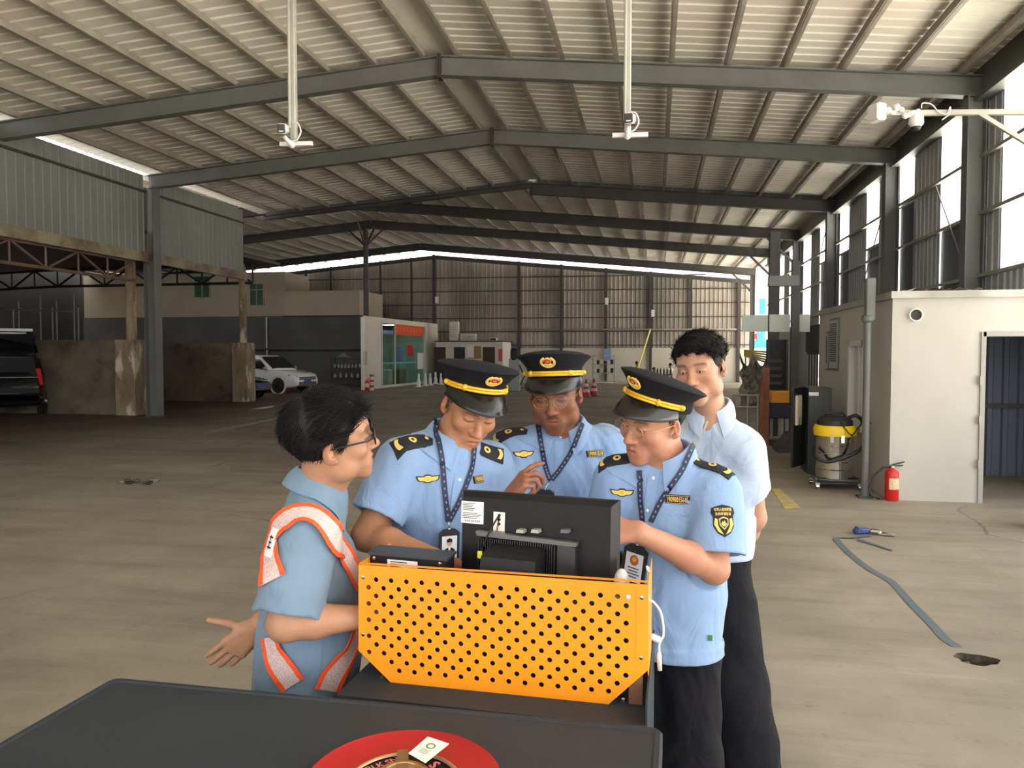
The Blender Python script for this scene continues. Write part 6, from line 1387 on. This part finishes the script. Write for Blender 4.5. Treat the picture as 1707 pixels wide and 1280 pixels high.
# ================================================================= THE FIVE MEN
def sleeve(s, a, b, ra, rb, k=.035):
    a = np.array(a, float); b = np.array(b, float); d = unit(b-a); r = max(ra, rb); e = b+d*.06; L_ = np.linalg.norm(e-a)
    def fn(p):
        q = [p[i]-a[i] for i in range(3)]; t = np.clip((q[0]*d[0]+q[1]*d[1]+q[2]*d[2])/L_, 0, 1)
        dd = np.sqrt(sum((q[i]-d[i]*t*L_)**2 for i in range(3)))-(ra+(rb-ra)*t)
        return np.maximum(dd, (p[0]-b[0])*d[0]+(p[1]-b[1])*d[1]+(p[2]-b[2])*d[2])
    s.put(fn, np.minimum(a, b)-r, np.maximum(a, b)+r, k)
    return s
def man(label, feet, hd, nb, shR, shL, R_arm, L_arm, torso, f, shirt, hem, skin, seed, wr=.0075, sleeve_r=(.078, .084), trou=True, hands=True, jaw=1.0, cheek=1.0, stub=0, sleeve_k=.028, legw=.085, slf=.86, spread=.1, armr=1.0, hemband=False, trap=.028):
    """joints in metres; R_arm / L_arm = (elbow, wrist, hand spec or None)"""
    c, fd, up = hd; R = head_frame(fd, up); f = unit(f*[1, 1, 0]); lat = np.cross([0, 0, 1.], f)        # lat: towards the man's left
    root = thing('person', feet, label, 'person')
    allp = [c, nb, shR, shL, R_arm[0], R_arm[1], L_arm[0], L_arm[1]] + [t_[0] for t_ in torso[:1]]
    lo, hi = np.min(allp, 0)-.21, np.max(allp, 0)+.21; lo[2] = min(lo[2], torso[0][0][2]-.1)
    s = Solid(lo, hi, .0028)
    face(s, c, R, jaw, cheek)
    L = lambda x, y, z: c+R @ np.array([x, y, z], float)
    s.cap(L(0,.022,-.045), nb, .053, .055, .03); s.cap(L(0,-.02,-.06), nb+f*.010-[0,0,.02], .036, .040, .03)
    s.cap(nb-[0,0,.05], torso[0][0], .055, .08, .04)
    for sh, (el, wr_, hs) in ((shR, R_arm), (shL, L_arm)):
        s.cap(nb-[0,0,.04], sh, .055, .05, .04); s.cap(sh, el, .052*armr, .043*armr, .03); m_ = el*.65+wr_*.35
        s.cap(el, m_, .041*armr, .041*armr, .02); s.cap(m_, wr_, .041*armr, .027*armr, .02)
        if hs: s.cap(wr_, wr_+unit(hs['d'])*.02, .025, .024, .02, (hs['n'], .75)); hand(s, wr_+unit(hs['d'])*.012, **hs)
    base = np.array(srgb(*skin)); body, V, Q = surf('body', s, M['skin'], root, 1, tones(c, R, base, base*np.array([.88,.62,.58]), stub))
    # shirt
    allp = [nb, shR, shL]; sl2 = slf if isinstance(slf, tuple) else (slf, slf); cuffs = [sh+(el-sh)*q for sh, el, q in ((shR, R_arm[0], sl2[0]), (shL, L_arm[0], sl2[1]))]
    allp += cuffs+[t_[0] for t_ in torso]; lo, hi = np.min(allp, 0)-.2, np.max(allp, 0)+.2; s = Solid(lo, hi, .0045)
    for i in range(len(torso)-1): s.cap(torso[i][0], torso[i+1][0], torso[i][1], torso[i+1][1], .04, (f, torso[i][2]))
    s.cap(shR-lat*-.03, shL-lat*.03, .068, .068, .06, (f, .9))
    for sh in (shR, shL): s.cap(nb-[0,0,trap], sh-[0,0,.012], .064, .058, .045)
    for sh, cu in zip((shR, shL), cuffs): sleeve(s, sh, cu, *sleeve_r, k=sleeve_k)
    s.bend(wrinkles(wr, seed))
    if hemband: s.bend(lambda p: (-.006*(p[2] < hem+.042)+0*p[0]+0*p[1]).astype(np.float32))
    s.cut(np.array([0, 0, hem]), np.array([0, 0, -1.]), .004)
    for sh, cu in zip((shR, shL), cuffs):
        d = unit(cu-sh); s.cap(cu+d*.03, cu-d*.05, sleeve_r[1]-.010, sleeve_r[1]-.022, .006, op='s')
    sh_o, SV, SQ = surf('shirt', s, shirt, root, 2); bv = bvh_of(SV, SQ)
    if trou:
        hp = np.array([torso[-1][0][0], torso[-1][0][1], hem+.06]); s = Solid(np.minimum(hp, feet)-[.34,.34,.1], np.maximum(hp, feet)+[.34,.34,.2], .008)
        s.lo[2] = 0.02
        for q in (-1, 1):
            ft = np.array(feet)+lat*q*spread+[0,0,.05]; kn = (hp*.5+ft*.5)*[1,1,0]+lat*q*.02+f*.03+[0,0,.5]; s.cap(hp+lat*q*.055-[0,0,.08], kn, .096, legw, .05, (f, .9)); s.cap(kn, ft+[0,0,.02], legw, legw*.95, .03)
        s.cap(hp+lat*.05, hp-lat*.05, .098, .098, .06, (f, .8)); s.bend(wrinkles(.007, seed+50)); s.cut(np.array([0,0,hem+.05]), np.array([0,0,1.])); surf('trousers', s, M['trouser'], root, 1)
        for q in (-1, 1):
            ft = np.array(feet)+lat*q*spread; m = MB(); m.rbox(ft+f*.06+[0,0,.012], (.1,.28,.024), .01, np.column_stack([lat, f, [0,0,1.]])); m.ball(ft+f*.08+[0,0,.04], (.05,.13,.05), 14, 8, np.column_stack([lat, f, [0,0,1.]])); m.build('shoe', M['visor'], root, True)
    return root, R, L, sh_o, bv, body, f, lat
up0 = np.array([0, 0, 1.])
def bvh_with(SV_bv, sh, col):
    V = []; Fc = []
    for o in (sh, col):
        b = len(V); og = ORG[o]; V += [tuple(np.array(v.co[:])+og) for v in o.data.vertices]; Fc += [tuple(b+i for i in p.vertices) for p in o.data.polygons]
    return BVHTree.FromPolygons(V, Fc)
def uniform_bits(sh, bv, ep, wing, num, numtxt, lan, card, card_kind, buttons, person, pocket=(), col=None, cs=1.0):
    bvl = bvh_with(bv, sh, col) if col is not None else bv
    for (px, py, U, w) in ep:
        D = Drape(bv, px, py, U=U); m = MB(); D.fan(m, [(-.058,-.024),(-.03,-.025),(0,-.0255),(.03,-.026),(.058,-.027),(.058,0),(.058,.027),(.03,.026),(0,.0255),(-.03,.025),(-.058,.024),(-.070,0)], .006, 5); e = m.build('epaulette', M['navy'], sh)
        m = MB(); D.fan(m, circ(-.004, 0, .012), .0075, 2, False); m.build('gold_ring', M['goldflat'], e)
        m = MB(); D.fan(m, [(.034+.016*math.cos(a)*.45, .018*math.sin(a)) for a in np.linspace(-1.5, 1.5, 9)]+[(.044+.016*math.cos(a)*.5, .018*math.sin(a)) for a in np.linspace(1.5, -1.5, 9)], .0075, 2, False); m.build('gold_crescent', M['goldflat'], e)
        m = MB(); D.fan(m, circ(-.05, 0, .006), .0075, 1, False); m.build('gold_button', M['goldflat'], e)
        m = MB(); D.fan(m, circ(-.004, 0, .005), .008, 1, False); m.build('device_centre', M['navy'], e)
    if wing:
        D = Drape(bv, *wing); half = [(0,.013),(.008,.012),(.012,.008),(.036,.010),(.033,.001),(.027,-.006),(.012,-.008),(.007,-.012)]; o = half+[(-a, b) for a, b in half[::-1]]
        m = MB(); D.fan(m, o, .0025, 3); w_ = m.build('wing_badge', M['navy'], sh); m = MB(); D.fan(m, [(a*.88, b*.72) for a, b in o], .0035, 3, False); m.build('gold_wing', M['goldflat'], w_)
        m = MB(); D.fan(m, circ(0, .001, .005), .0042, 1, False); m.build('wing_centre', M['gold'], w_)
    if num:
        px, py, w, h = num; D = Drape(bv, px, py); D.rigid = 1.0; m = MB(); D.fan(m, rectpts(-w/2, w/2, -h/2, h/2, 8), .0025, 5); n_ = m.build('number_patch', M['navy'], sh)
        m = MB(); b_ = .0011
        for r in (rectpts(-w/2+.0015, w/2-.0015, h/2-.0026, h/2-.0015, 6), rectpts(-w/2+.0015, w/2-.0015, -h/2+.0015, -h/2+.0026, 6)): D.fan(m, r, .0050, 1, False)
        D.text(m, numtxt, h*.82, 0, 0, w*.84, .0056, .0003); m.build('number', M['goldflat'], n_)
    m = MB(); la = None
    for i, path in enumerate(lan):
        pts = ribbon(m, bvl, path, .016, .0055)
    la = m.build('lanyard', M['lanyard'], person)
    m = MB()
    for path in lan:
        sp = spline([np.array([x, y, 0.]) for x, y in path], 10)
        for k in range(3, len(sp)-2, 2):
            a, nn = cast(bvl, sp[k][0], sp[k][1])
            if a is None: continue
            b, _ = cast(bvl, *sp[k+1][:2]) if k+1 < len(sp) else (None, None)
            if b is None: continue
            d = unit(b-a); n2 = unit(nn); x = unit(np.cross(d, n2)); p = a+unit(nn-CF*.3)*.0074; m.add([p+d*.0032+x*.002, p+d*.0032-x*.002, p-d*.0032-x*.002, p-d*.0032+x*.002], [(0,1,2,3)])
    if m.v: m.build('lanyard_print', M['lanytext'], la)
    if card:
        px, py, tiltx = card; a, nn = cast(bv, px, py); n_ = unit(nn*[1,1,.25]); u_ = unit(np.cross(up0, n_)); v_ = np.cross(n_, u_); u_, v_ = u_*math.cos(tiltx)+v_*math.sin(tiltx), v_*math.cos(tiltx)-u_*math.sin(tiltx); c = a+n_*.02
        B = lambda x, y, z=0: c+u_*x*cs+v_*y*cs+n_*z
        W_, H_ = .031, .046; o = [(-W_,-H_),(W_,-H_),(W_,H_*.8),(W_*.55,H_*1.05),(-W_*.55,H_*1.05),(-W_,H_*.8)]; m = MB(); m.prism([B(x, y, -.003) for x, y in o], n_*.006); cd_ = m.build('card_holder', M['blackmat'], la)
        m = MB(); m.prism([B(x, y, .0032) for x, y in ((-W_*.74,-H_*.84),(W_*.74,-H_*.84),(W_*.74,H_*.62),(-W_*.74,H_*.62))], n_*.0006); m.build('card', M['clearpocket'], cd_)
        mm_ = []
        def flat(pts, z, mt, nm): m = MB(); m.add([B(x, y, z) for x, y in pts], [tuple(range(len(pts)))]); m.build(nm, mt, cd_)
        if card_kind == 'photo':
            flat([(-.018,-.034),(.018,-.034),(.016,-.012),(.006,-.006),(-.006,-.006),(-.016,-.012)], .0041, M['navy'], 'photo_suit'); flat(circ(0, .009, .008, .011), .0043, M['paperskin'], 'photo_face'); flat([(-.0085,.010),(.0085,.010),(.008,.019),(.0,.0225),(-.008,.019)], .0046, M['hair'], 'photo_hair'); flat([(-.004,-.006),(.004,-.006),(0,-.022)], .0044, M['paper'], 'photo_collar')
        elif card_kind == 'emblem':
            flat(circ(0, .012, .0115, .0125), .0041, M['badgebrown'], 'card_emblem'); flat(circ(0, .014, .006, .006), .0044, M['gold'], 'card_emblem_centre')
            m = MB()
            for k, w in enumerate((.030, .026, .034, .022)): y = -.008-.007*k; m.add([B(-w/2, y, .0041), B(w/2, y, .0041), B(w/2, y+.003, .0041), B(-w/2, y+.003, .0041)], [(0,1,2,3)])
            m.build('card_print', M['steel'], cd_)
        e_ = np.array(lan[0][-1]); q, qn = cast(bv, *e_); m = MB(); q = q+unit(qn)*.006 if q is not None else B(0, H_*1.4); m.tube([q, B(0, H_*1.05)], .0022, 6); m.lathe(B(0, H_*1.02, -.002), [(.005,0),(.005,.004)], 10, n_); m.build('clip', M['chrome'], la, True)
    for px, py in buttons:
        a, nn = cast(bv, px, py)
        if a is None: continue
        m = MB(); m.lathe(a+unit(nn)*.0005, [(.0052,0),(.0056,.0018),(.0040,.0030),(.0012,.0030)], 14, nn); m.build('button', M['plwhite'], sh, True)
    for px, py, w, h in pocket:
        D = Drape(bv, px, py); m = MB(); D.fan(m, rectpts(-w/2, w/2, -h/2, h/2, 5)[:5]+[(w/2, h/2*.0), (w/2,-h/2*.0)][:0]+[(w/2,-h/2),(w/2,h/2),(0,h/2),(-w/2,h/2)], .0022, 3); m.build('pocket_flap', sh.data.materials[0], sh)
def placket(sh, bv, px, w=.03):
    m = MB(); ribbon(m, bv, px, w, .0005, 5, .0016); m.build('placket', sh.data.materials[0], sh)
M['paperskin'] = mat('photo_skin', srgb(210,165,140), .7); M['badgebrown'] = mat('emblem_red_gold', srgb(178,96,66), .6)

# ---------------- A: officer at the left, bending over the desk
def cap_frame(f, up): up = unit(up); f = unit(f-up*(f @ up)); return np.column_stack([np.cross(up, f), -f, up])
hdA = (P(784, 678, 2.30), vdir(.31, -.55, .78), vdir(.33, .83, .45))
nbA = P(752, 738, 2.32)
A, RA, LA, shA, bvA, bdA, fA, latA = man('person in light blue uniform and peaked cap bending over, leftmost of the officers', P(735, 1270, 2.4)*[1,1,0]+[0,0,0], hdA, nbA,
    P(672, 772, 2.24), P(818, 775, 2.42), (P(612, 893, 2.16), P(722, 930, 2.03), dict(d=vdir(.75,-.25,.45), n=vdir(-.1,-.9,.2), t=vdir(.5,.3,.6), curl=(.35,.4,.5,.6))), (P(835, 900, 2.40), P(800, 940, 2.2), None),
    [(P(742, 830, 2.33), .165, .72), (P(730, 930, 2.38), .155, .75), (P(722, 1080, 2.42), .155, .78)], vdir(.5, 0, .86), M['uniform'], .80, (184,132,98), 11, slf=.74)
peaked_cap(A, hdA[0], cap_frame(hdA[1], vdir(.24,.92,.30)), 'cap'); capped_hair(A, hdA[0], RA)
colA = collar('collar', nbA+up0*.020+fA*.006, unit(up0+fA*.35), vdir(.5,0,.86), .064, .062, M['uniform'], shA, bv=bvA)
placket(shA, bvA, [(766,790),(760,840),(757,900)])
uniform_bits(shA, bvA, [(686,722,unit(P(672,772,2.24)-nbA)*1, 0), (812,752,unit(P(818,775,2.42)-nbA), 0)], (713,798), (796,799,.040,.022), '1909001', [[(724,700),(735,760),(741,820),(747,868)],[(790,745),(784,785),(765,835),(748,868)]], (745,905,0), 'photo', [(766,800),(760,850)], A, col=colA)

# ---------------- B: officer in the middle, facing the camera
hdB = (P(926, 659, 2.5), vdir(-.198,-.27,.94), vdir(-.10,.96,.25))
nbB = P(938, 722, 2.58)
B_, RB, LB, shB, bvB, bdB, fB, latB = man('person in light blue uniform and peaked cap facing the camera, right hand raised', P(930, 1200, 2.62)*[1,1,0], hdB, nbB,
    P(852, 752, 2.55), P(1010, 745, 2.64), (P(836, 905, 2.44), P(836, 842, 2.22), dict(d=vdir(.55,.65,.1), n=vdir(.75,-.5,.25), t=vdir(.1,.5,-.6), curl=(.25,.75,.95,1.1), thumb=(.9,.7))), (P(1030, 880, 2.6), P(985, 950, 2.4), None),
    [(P(932, 810, 2.62), .19, .70), (P(930, 900, 2.62), .185, .78), (P(930, 1060, 2.64), .175, .78)], vdir(-.08, 0, 1), M['uniform'], .82, (150,98,72), 12, stub=.75, jaw=1.12, cheek=1.08, slf=.70)
peaked_cap(B_, hdB[0], cap_frame(hdB[1], vdir(-.06,.98,.19)), 'cap'); capped_hair(B_, hdB[0], RB)
spectacles(B_, hdB[0], RB, M['wire'], M['lens'], .0006)
colB = collar('collar', nbB+up0*.018+fB*.008, unit(up0+fB*.25), fB, .068, .066, M['uniform'], shB, bv=bvB)
placket(shB, bvB, [(933,735),(932,780),(932,830)])
uniform_bits(shB, bvB, [(1022,688,unit(P(1010,745,2.64)-nbB), 0), (846,722,unit(P(852,752,2.55)-nbB), 0)], (873,757), (991,756,.066,.022), '19090015218', [[(897,708),(903,745),(910,780),(917,800)],[(970,706),(955,745),(935,780),(919,800)]], (911,838,0), 'plain', [(934,728),(931,783)], B_, col=colB)
m = MB(); q, n_ = cast(bvB, 945, 831); m.box(q+unit(n_)*.012, (.06,.008,.012), rotz(.1)); m.build('pocket_case', mat('dark_red_case', srgb(92,50,52), .5), shB)

# ---------------- C: officer at the right, in front
hdC = (P(1090, 704, 2.25), vdir(-.79,-.24,.55), vdir(-.06,.95,.29))
nbC = P(1116, 772, 2.28)
C_, RC, LC, shC, bvC, bdC, fC, latC = man('person in light blue uniform, peaked cap and wire spectacles, forearm reaching to the monitor', P(1128, 1330, 2.3)*[1,1,0], hdC, nbC,
    P(1030, 800, 2.34), P(1192, 822, 2.22), (P(1012, 930, 2.36), P(985, 945, 2.12), None), (P(1190, 948, 2.16), P(1062, 886, 2.0), dict(d=vdir(-.95,.05,.1), n=vdir(-.1,-.5,-.8), t=vdir(0,.8,-.5), curl=(.5,.6,.7,.8))),
    [(P(1108, 880, 2.32), .175, .74), (P(1112, 970, 2.32), .168, .84), (P(1118, 1100, 2.32), .160, .84)], vdir(-.55, 0, .83), M['uniform'], .805, (182,128,102), 13, slf=.80, sleeve_r=(.080,.092), jaw=1.1, cheek=1.08, armr=.98, hemband=True)
peaked_cap(C_, hdC[0], cap_frame(hdC[1], vdir(.13,.95,.26)), 'cap'); capped_hair(C_, hdC[0], RC)
spectacles(C_, hdC[0], RC, M['wire'], M['lens'], .0008)
colC = collar('collar', nbC+up0*.020+fC*.008, unit(up0+fC*.3), unit(fC+vdir(-.2,0,0)*.2), .066, .064, M['uniform'], shC, bv=bvC)
placket(shC, bvC, [(1090,792),(1082,850),(1076,920)])
uniform_bits(shC, bvC, [(1190,774,unit(P(1192,822,2.22)-nbC), 0), (1027,766,unit(P(1030,800,2.34)-nbC), 0)], (1037,821), (1130,832,.070,.026), '19090015115', [[(1066,785),(1068,830),(1072,870)],[(1154,742),(1135,785),(1105,830),(1085,870)]], (1063,940,-.12), 'emblem', [(1089,797),(1079,851)], C_, [(1128,846,.11,.045)], colC, 1.25)
# sleeve patch
D = Drape(bvC, 1206, 868); m = MB(); sh_ = [(-.030,.036),(-.020,.040),(0,.045),(.020,.040),(.030,.036),(.033,.022),(.028,.012),(.029,-.015),(.018,-.034),(0,-.045),(-.018,-.034),(-.029,-.015),(-.028,.012),(-.033,.022)]
D.fan(m, sh_, .0028, 4); pt_ = m.build('sleeve_patch', M['navy'], shC)
m = MB(); D.text(m, '中华人民共和国', .010, 0, .031, .048, .0042, .0002); D.text(m, '生态环境执法', .009, 0, .019, .044, .0042, .0002)
for q in (-1, 1): D.fan(m, [(q*.0235,.008),(q*.027,-.010),(q*.017,-.030),(q*.003,-.038),(q*.012,-.026),(q*.0165,-.012),(q*.0165,.004)], .004, 3, False)
m.build('patch_gold', M['goldflat'], pt_)
m = MB(); D.fan(m, [(-.013,.006),(0,.011),(.013,.006),(.012,-.012),(0,-.025),(-.012,-.012)], .0041, 3, False); m.build('patch_shield', M['goldflat'], pt_)
m = MB(); D.fan(m, [(-.0105,.003),(0,.008),(.0105,.003),(.0095,-.011),(0,-.021),(-.0095,-.011)], .0047, 3, False); m.build('patch_field', M['navy'], pt_)
m = MB(); D.fan(m, [(-.0085,-.010),(-.004,-.001),(-.001,-.007),(.001,.001),(.005,-.006),(.0085,-.010),(0,-.0165)], .0052, 2, False); m.build('patch_hills', M['goldflat'], pt_)
# hem band of the blouson shirt
q, n_ = cast(bvC, 1182, 1062)
if q is not None: m = MB(); m.box(q+unit(n_)*.006, (.012,.004,.016)); m.build('hem_tag', mat('green_tag', srgb(60,130,70), .6), shC)

# ---------------- D: bare-headed man behind
hdD = (P(1168.2, 616.7, 2.68), vdir(-.547,-.194,.814), vdir(-.178,.978,.114))
nbD = P(1186, 692, 2.76)
D_, RD, LD, shD, bvD, bdD, fD, latD = man('bare-headed person in a very pale blue shirt standing behind the right officer', P(1212, 1240, 2.8)*[1,1,0], hdD, nbD,
    P(1128, 740, 2.82), P(1240, 748, 2.70), (P(1118, 860, 2.95), P(1170, 930, 3.05), None), (P(1256, 862, 2.80), P(1225, 925, 2.98), dict(d=vdir(-.8,-.4,-.2), n=vdir(0,-.3,-1), t=vdir(-.2,.9,0), curl=(.5,.6,.6,.7))),
    [(P(1186, 810, 2.80), .172, .72), (P(1180, 890, 2.82), .152, .76), (P(1178, 1000, 2.84), .150, .78)], vdir(-.45, 0, .9), M['dshirt'], .955, (186,140,112), 14, wr=.0055, cheek=1.07, jaw=1.1, slf=.60, sleeve_r=(.074,.080), legw=.12, armr=1.05)
def flowD(q):
    if q[2] < .03: return (0, -.1, -1), .45
    return (.75, -.5+q[1]*3, .15), 1.0
full_hair(D_, hdD[0], RD, (0, .008, .066), (.087,.103,.068), 3600, flowD, .036, .16, 21, fringe=.074)
collar('collar', nbD+up0*.018+fD*.008, unit(up0+fD*.25), unit(fD+vdir(.12,0,0)*.2), .064, .062, M['dshirt'], shD, point=.085, bv=bvD)
placket(shD, bvD, [(1166,715),(1158,760)])
m = MB()
for path in ([(1148,682),(1146,720)], [(1180,702),(1165,735),(1150,755)]): ribbon(m, bvD, path, .008, .003)
m.build('neck_cord', M['tan'], D_)
for q in (-1, 1):
    m = MB(); e = LD(q*.0305, -.0865, .0085); m.ball(e, (.0098,.0075,.0042), 14, 10, RD); ey = m.build('eye', mat('eye_white', (.62,.58,.55), .3), D_, True)
    m = MB(); m.ball(LD(q*.0305+.001, -.0925, .0078), (.0042,.0024,.0040), 12, 8, RD); m.build('iris', M['hair'], ey, True)

# ---------------- V: man in the reflective vest at the left
hdV = (P(551.2, 734.8, 1.93), vdir(.948,.152,-.279), vdir(-.05,.939,.341))
nbV = P(532, 824, 1.98)
V_, RV, LV, shV, bvV, bdV, fV, latV = man('person in a pale blue shirt and orange reflective harness seen from behind at left', P(518, 1400, 1.98)*[1,1,0], hdV, nbV,
    P(508, 898, 1.85), P(516, 868, 2.14), (P(476, 1038, 1.79), P(606, 1028, 1.86), dict(d=vdir(.9,.05,-.4), n=vdir(0,-.9,0), t=vdir(.2,.2,-.9), curl=(.3,.4,.4,.5))), (P(494, 985, 2.19), P(434, 1040, 2.10), dict(d=vdir(-.72,-.66,.0), n=vdir(.0,.15,-1), t=vdir(-.55,.8,.1), curl=(.10,.13,.16,.2), thumb=(.2,.3), spread=.035)),
    [(P(522, 960, 2.01), .155, .82), (P(520, 1060, 2.03), .148, .92), (P(504, 1180, 2.03), .158, 1.05)], vdir(.97, 0, -.22), M['vshirt'], .80, (184,138,108), 15, slf=(.90,.5), sleeve_r=(.080,.080), wr=.007, trap=.012, sleeve_k=.02)
def flowV(q):
    if q[2] < .035: return (0, .45, -1), .5
    if q[1] > .06: return (0, .55, -1), .8
    return (.35*math.sin(q[0]*40), -.55+2*q[1], .25), 1.1
full_hair(V_, hdV[0], RV, (0, .012, .056), (.086,.096,.072), 5200, flowV, .040, .28, 22, fringe=.078, low=-.066)
spectacles(V_, hdV[0], RV, M['black'], M['darklens'], .0022, (.025,.022))
collar('collar', nbV+up0*.012-fV*.004, unit(up0+fV*.45), fV, .066, .070, M['vshirt'], shV, stand=.038, fall=.055, point=.085, bv=bvV)
hv = MB()
def band(path, w=.058):
    m = MB(); ribbon(m, bvV, path, w, .004, 8, .0015); b = m.build('harness_strap', M['hvmesh'], V_)
    sp = spline([np.array([x, y, 0.]) for x, y in path], 8); pts = [cast(bvV, *q[:2]) for q in sp]; pts = [(a+unit(n-CF*.3)*.0055, unit(n)) for a, n in pts if a is not None]
    for sg in (-1, 1):
        m = MB(); V = []
        for i, (p, n) in enumerate(pts):
            d = unit(pts[min(i+1, len(pts)-1)][0]-pts[max(i-1, 0)][0]); x = unit(np.cross(d, n)); q = p+x*sg*w/2; V += [q+x*.006, q-x*.006, q-x*.006+n*.002, q+x*.006+n*.002]
        k = len(pts); m.add(V, [(4*i+a, 4*i+(a+1) % 4, 4*i+4+(a+1) % 4, 4*i+4+a) for i in range(k-1) for a in range(4)]); m.build('orange_edge', M['hv'], b)
    return b
band([(455,968),(452,935),(455,890),(487,860),(520,858),(548,880),(572,920),(596,965)])
band([(452,1062),(454,1075),(462,1100),(490,1140)])
band([(598,1050),(580,1090),(556,1125),(545,1150)])

D = Drape(bvV, 458, 905); D.rigid = 1.5; m = MB(); D.fan(m, rectpts(-.016, .016, -.034, .034, 4), .008, 2); wl = m.build('white_label', M['paper'], V_)
m = MB()
for a, b, w, h in ((0, .012, .018, .004), (0, .0, .014, .004), (0, -.012, .02, .004), (-.002, 0, .004, .034)): D.fan(m, rectpts(a-w/2, a+w/2, b-h/2, b+h/2, 2), .0088, 1, False)
m.build('label_mark', M['navy'], wl)

# ---------------- people far behind
M['skinfar'] = mat('skin_far', srgb(170,120,92), .6)
far_person(1062, 606, 40.5, 'person in a yellow-green top seated far behind between two caps', mat('lime_top', srgb(206,212,120), .8), True, .4)
far_person(1117, 609, 40.0, 'person in a white top far behind beside the bare-headed man', M['plwhite'], True, 2.6)
far_person(1091, 616, 39.0, 'person in a pale pink top bending far behind', mat('pink_top', srgb(214,190,200), .8), True, -.4)
tb = np.array([onY(1104, 630, 38.4)[0], 38.4, 0]); t = thing('side_table', tb, 'dark low table with bottles far behind the right cap', 'table'); m = MB(); m.box(tb+[0,0,.68], (1.0,.5,.04)); m.build('table_top', M['darksteel'], t)
for dx in (-.45,.45):
    for dy in (-.2,.2): m = MB(); m.box(tb+[dx,dy,.33], (.04,.04,.66)); m.build('leg', M['darksteel'], t)
for k in range(6): q = tb+[-.4+.16*k, -.05*(k % 2), .70]; m = MB(); m.lathe(q, [(.04,0),(.045,.02),(.045,.2),(.018,.26),(.018,.32)], 10); solo(m, 'bottle', M['black'], q, 'dark bottle on the low table far behind', 'bottle', 'dark bottles on the far table', 40)
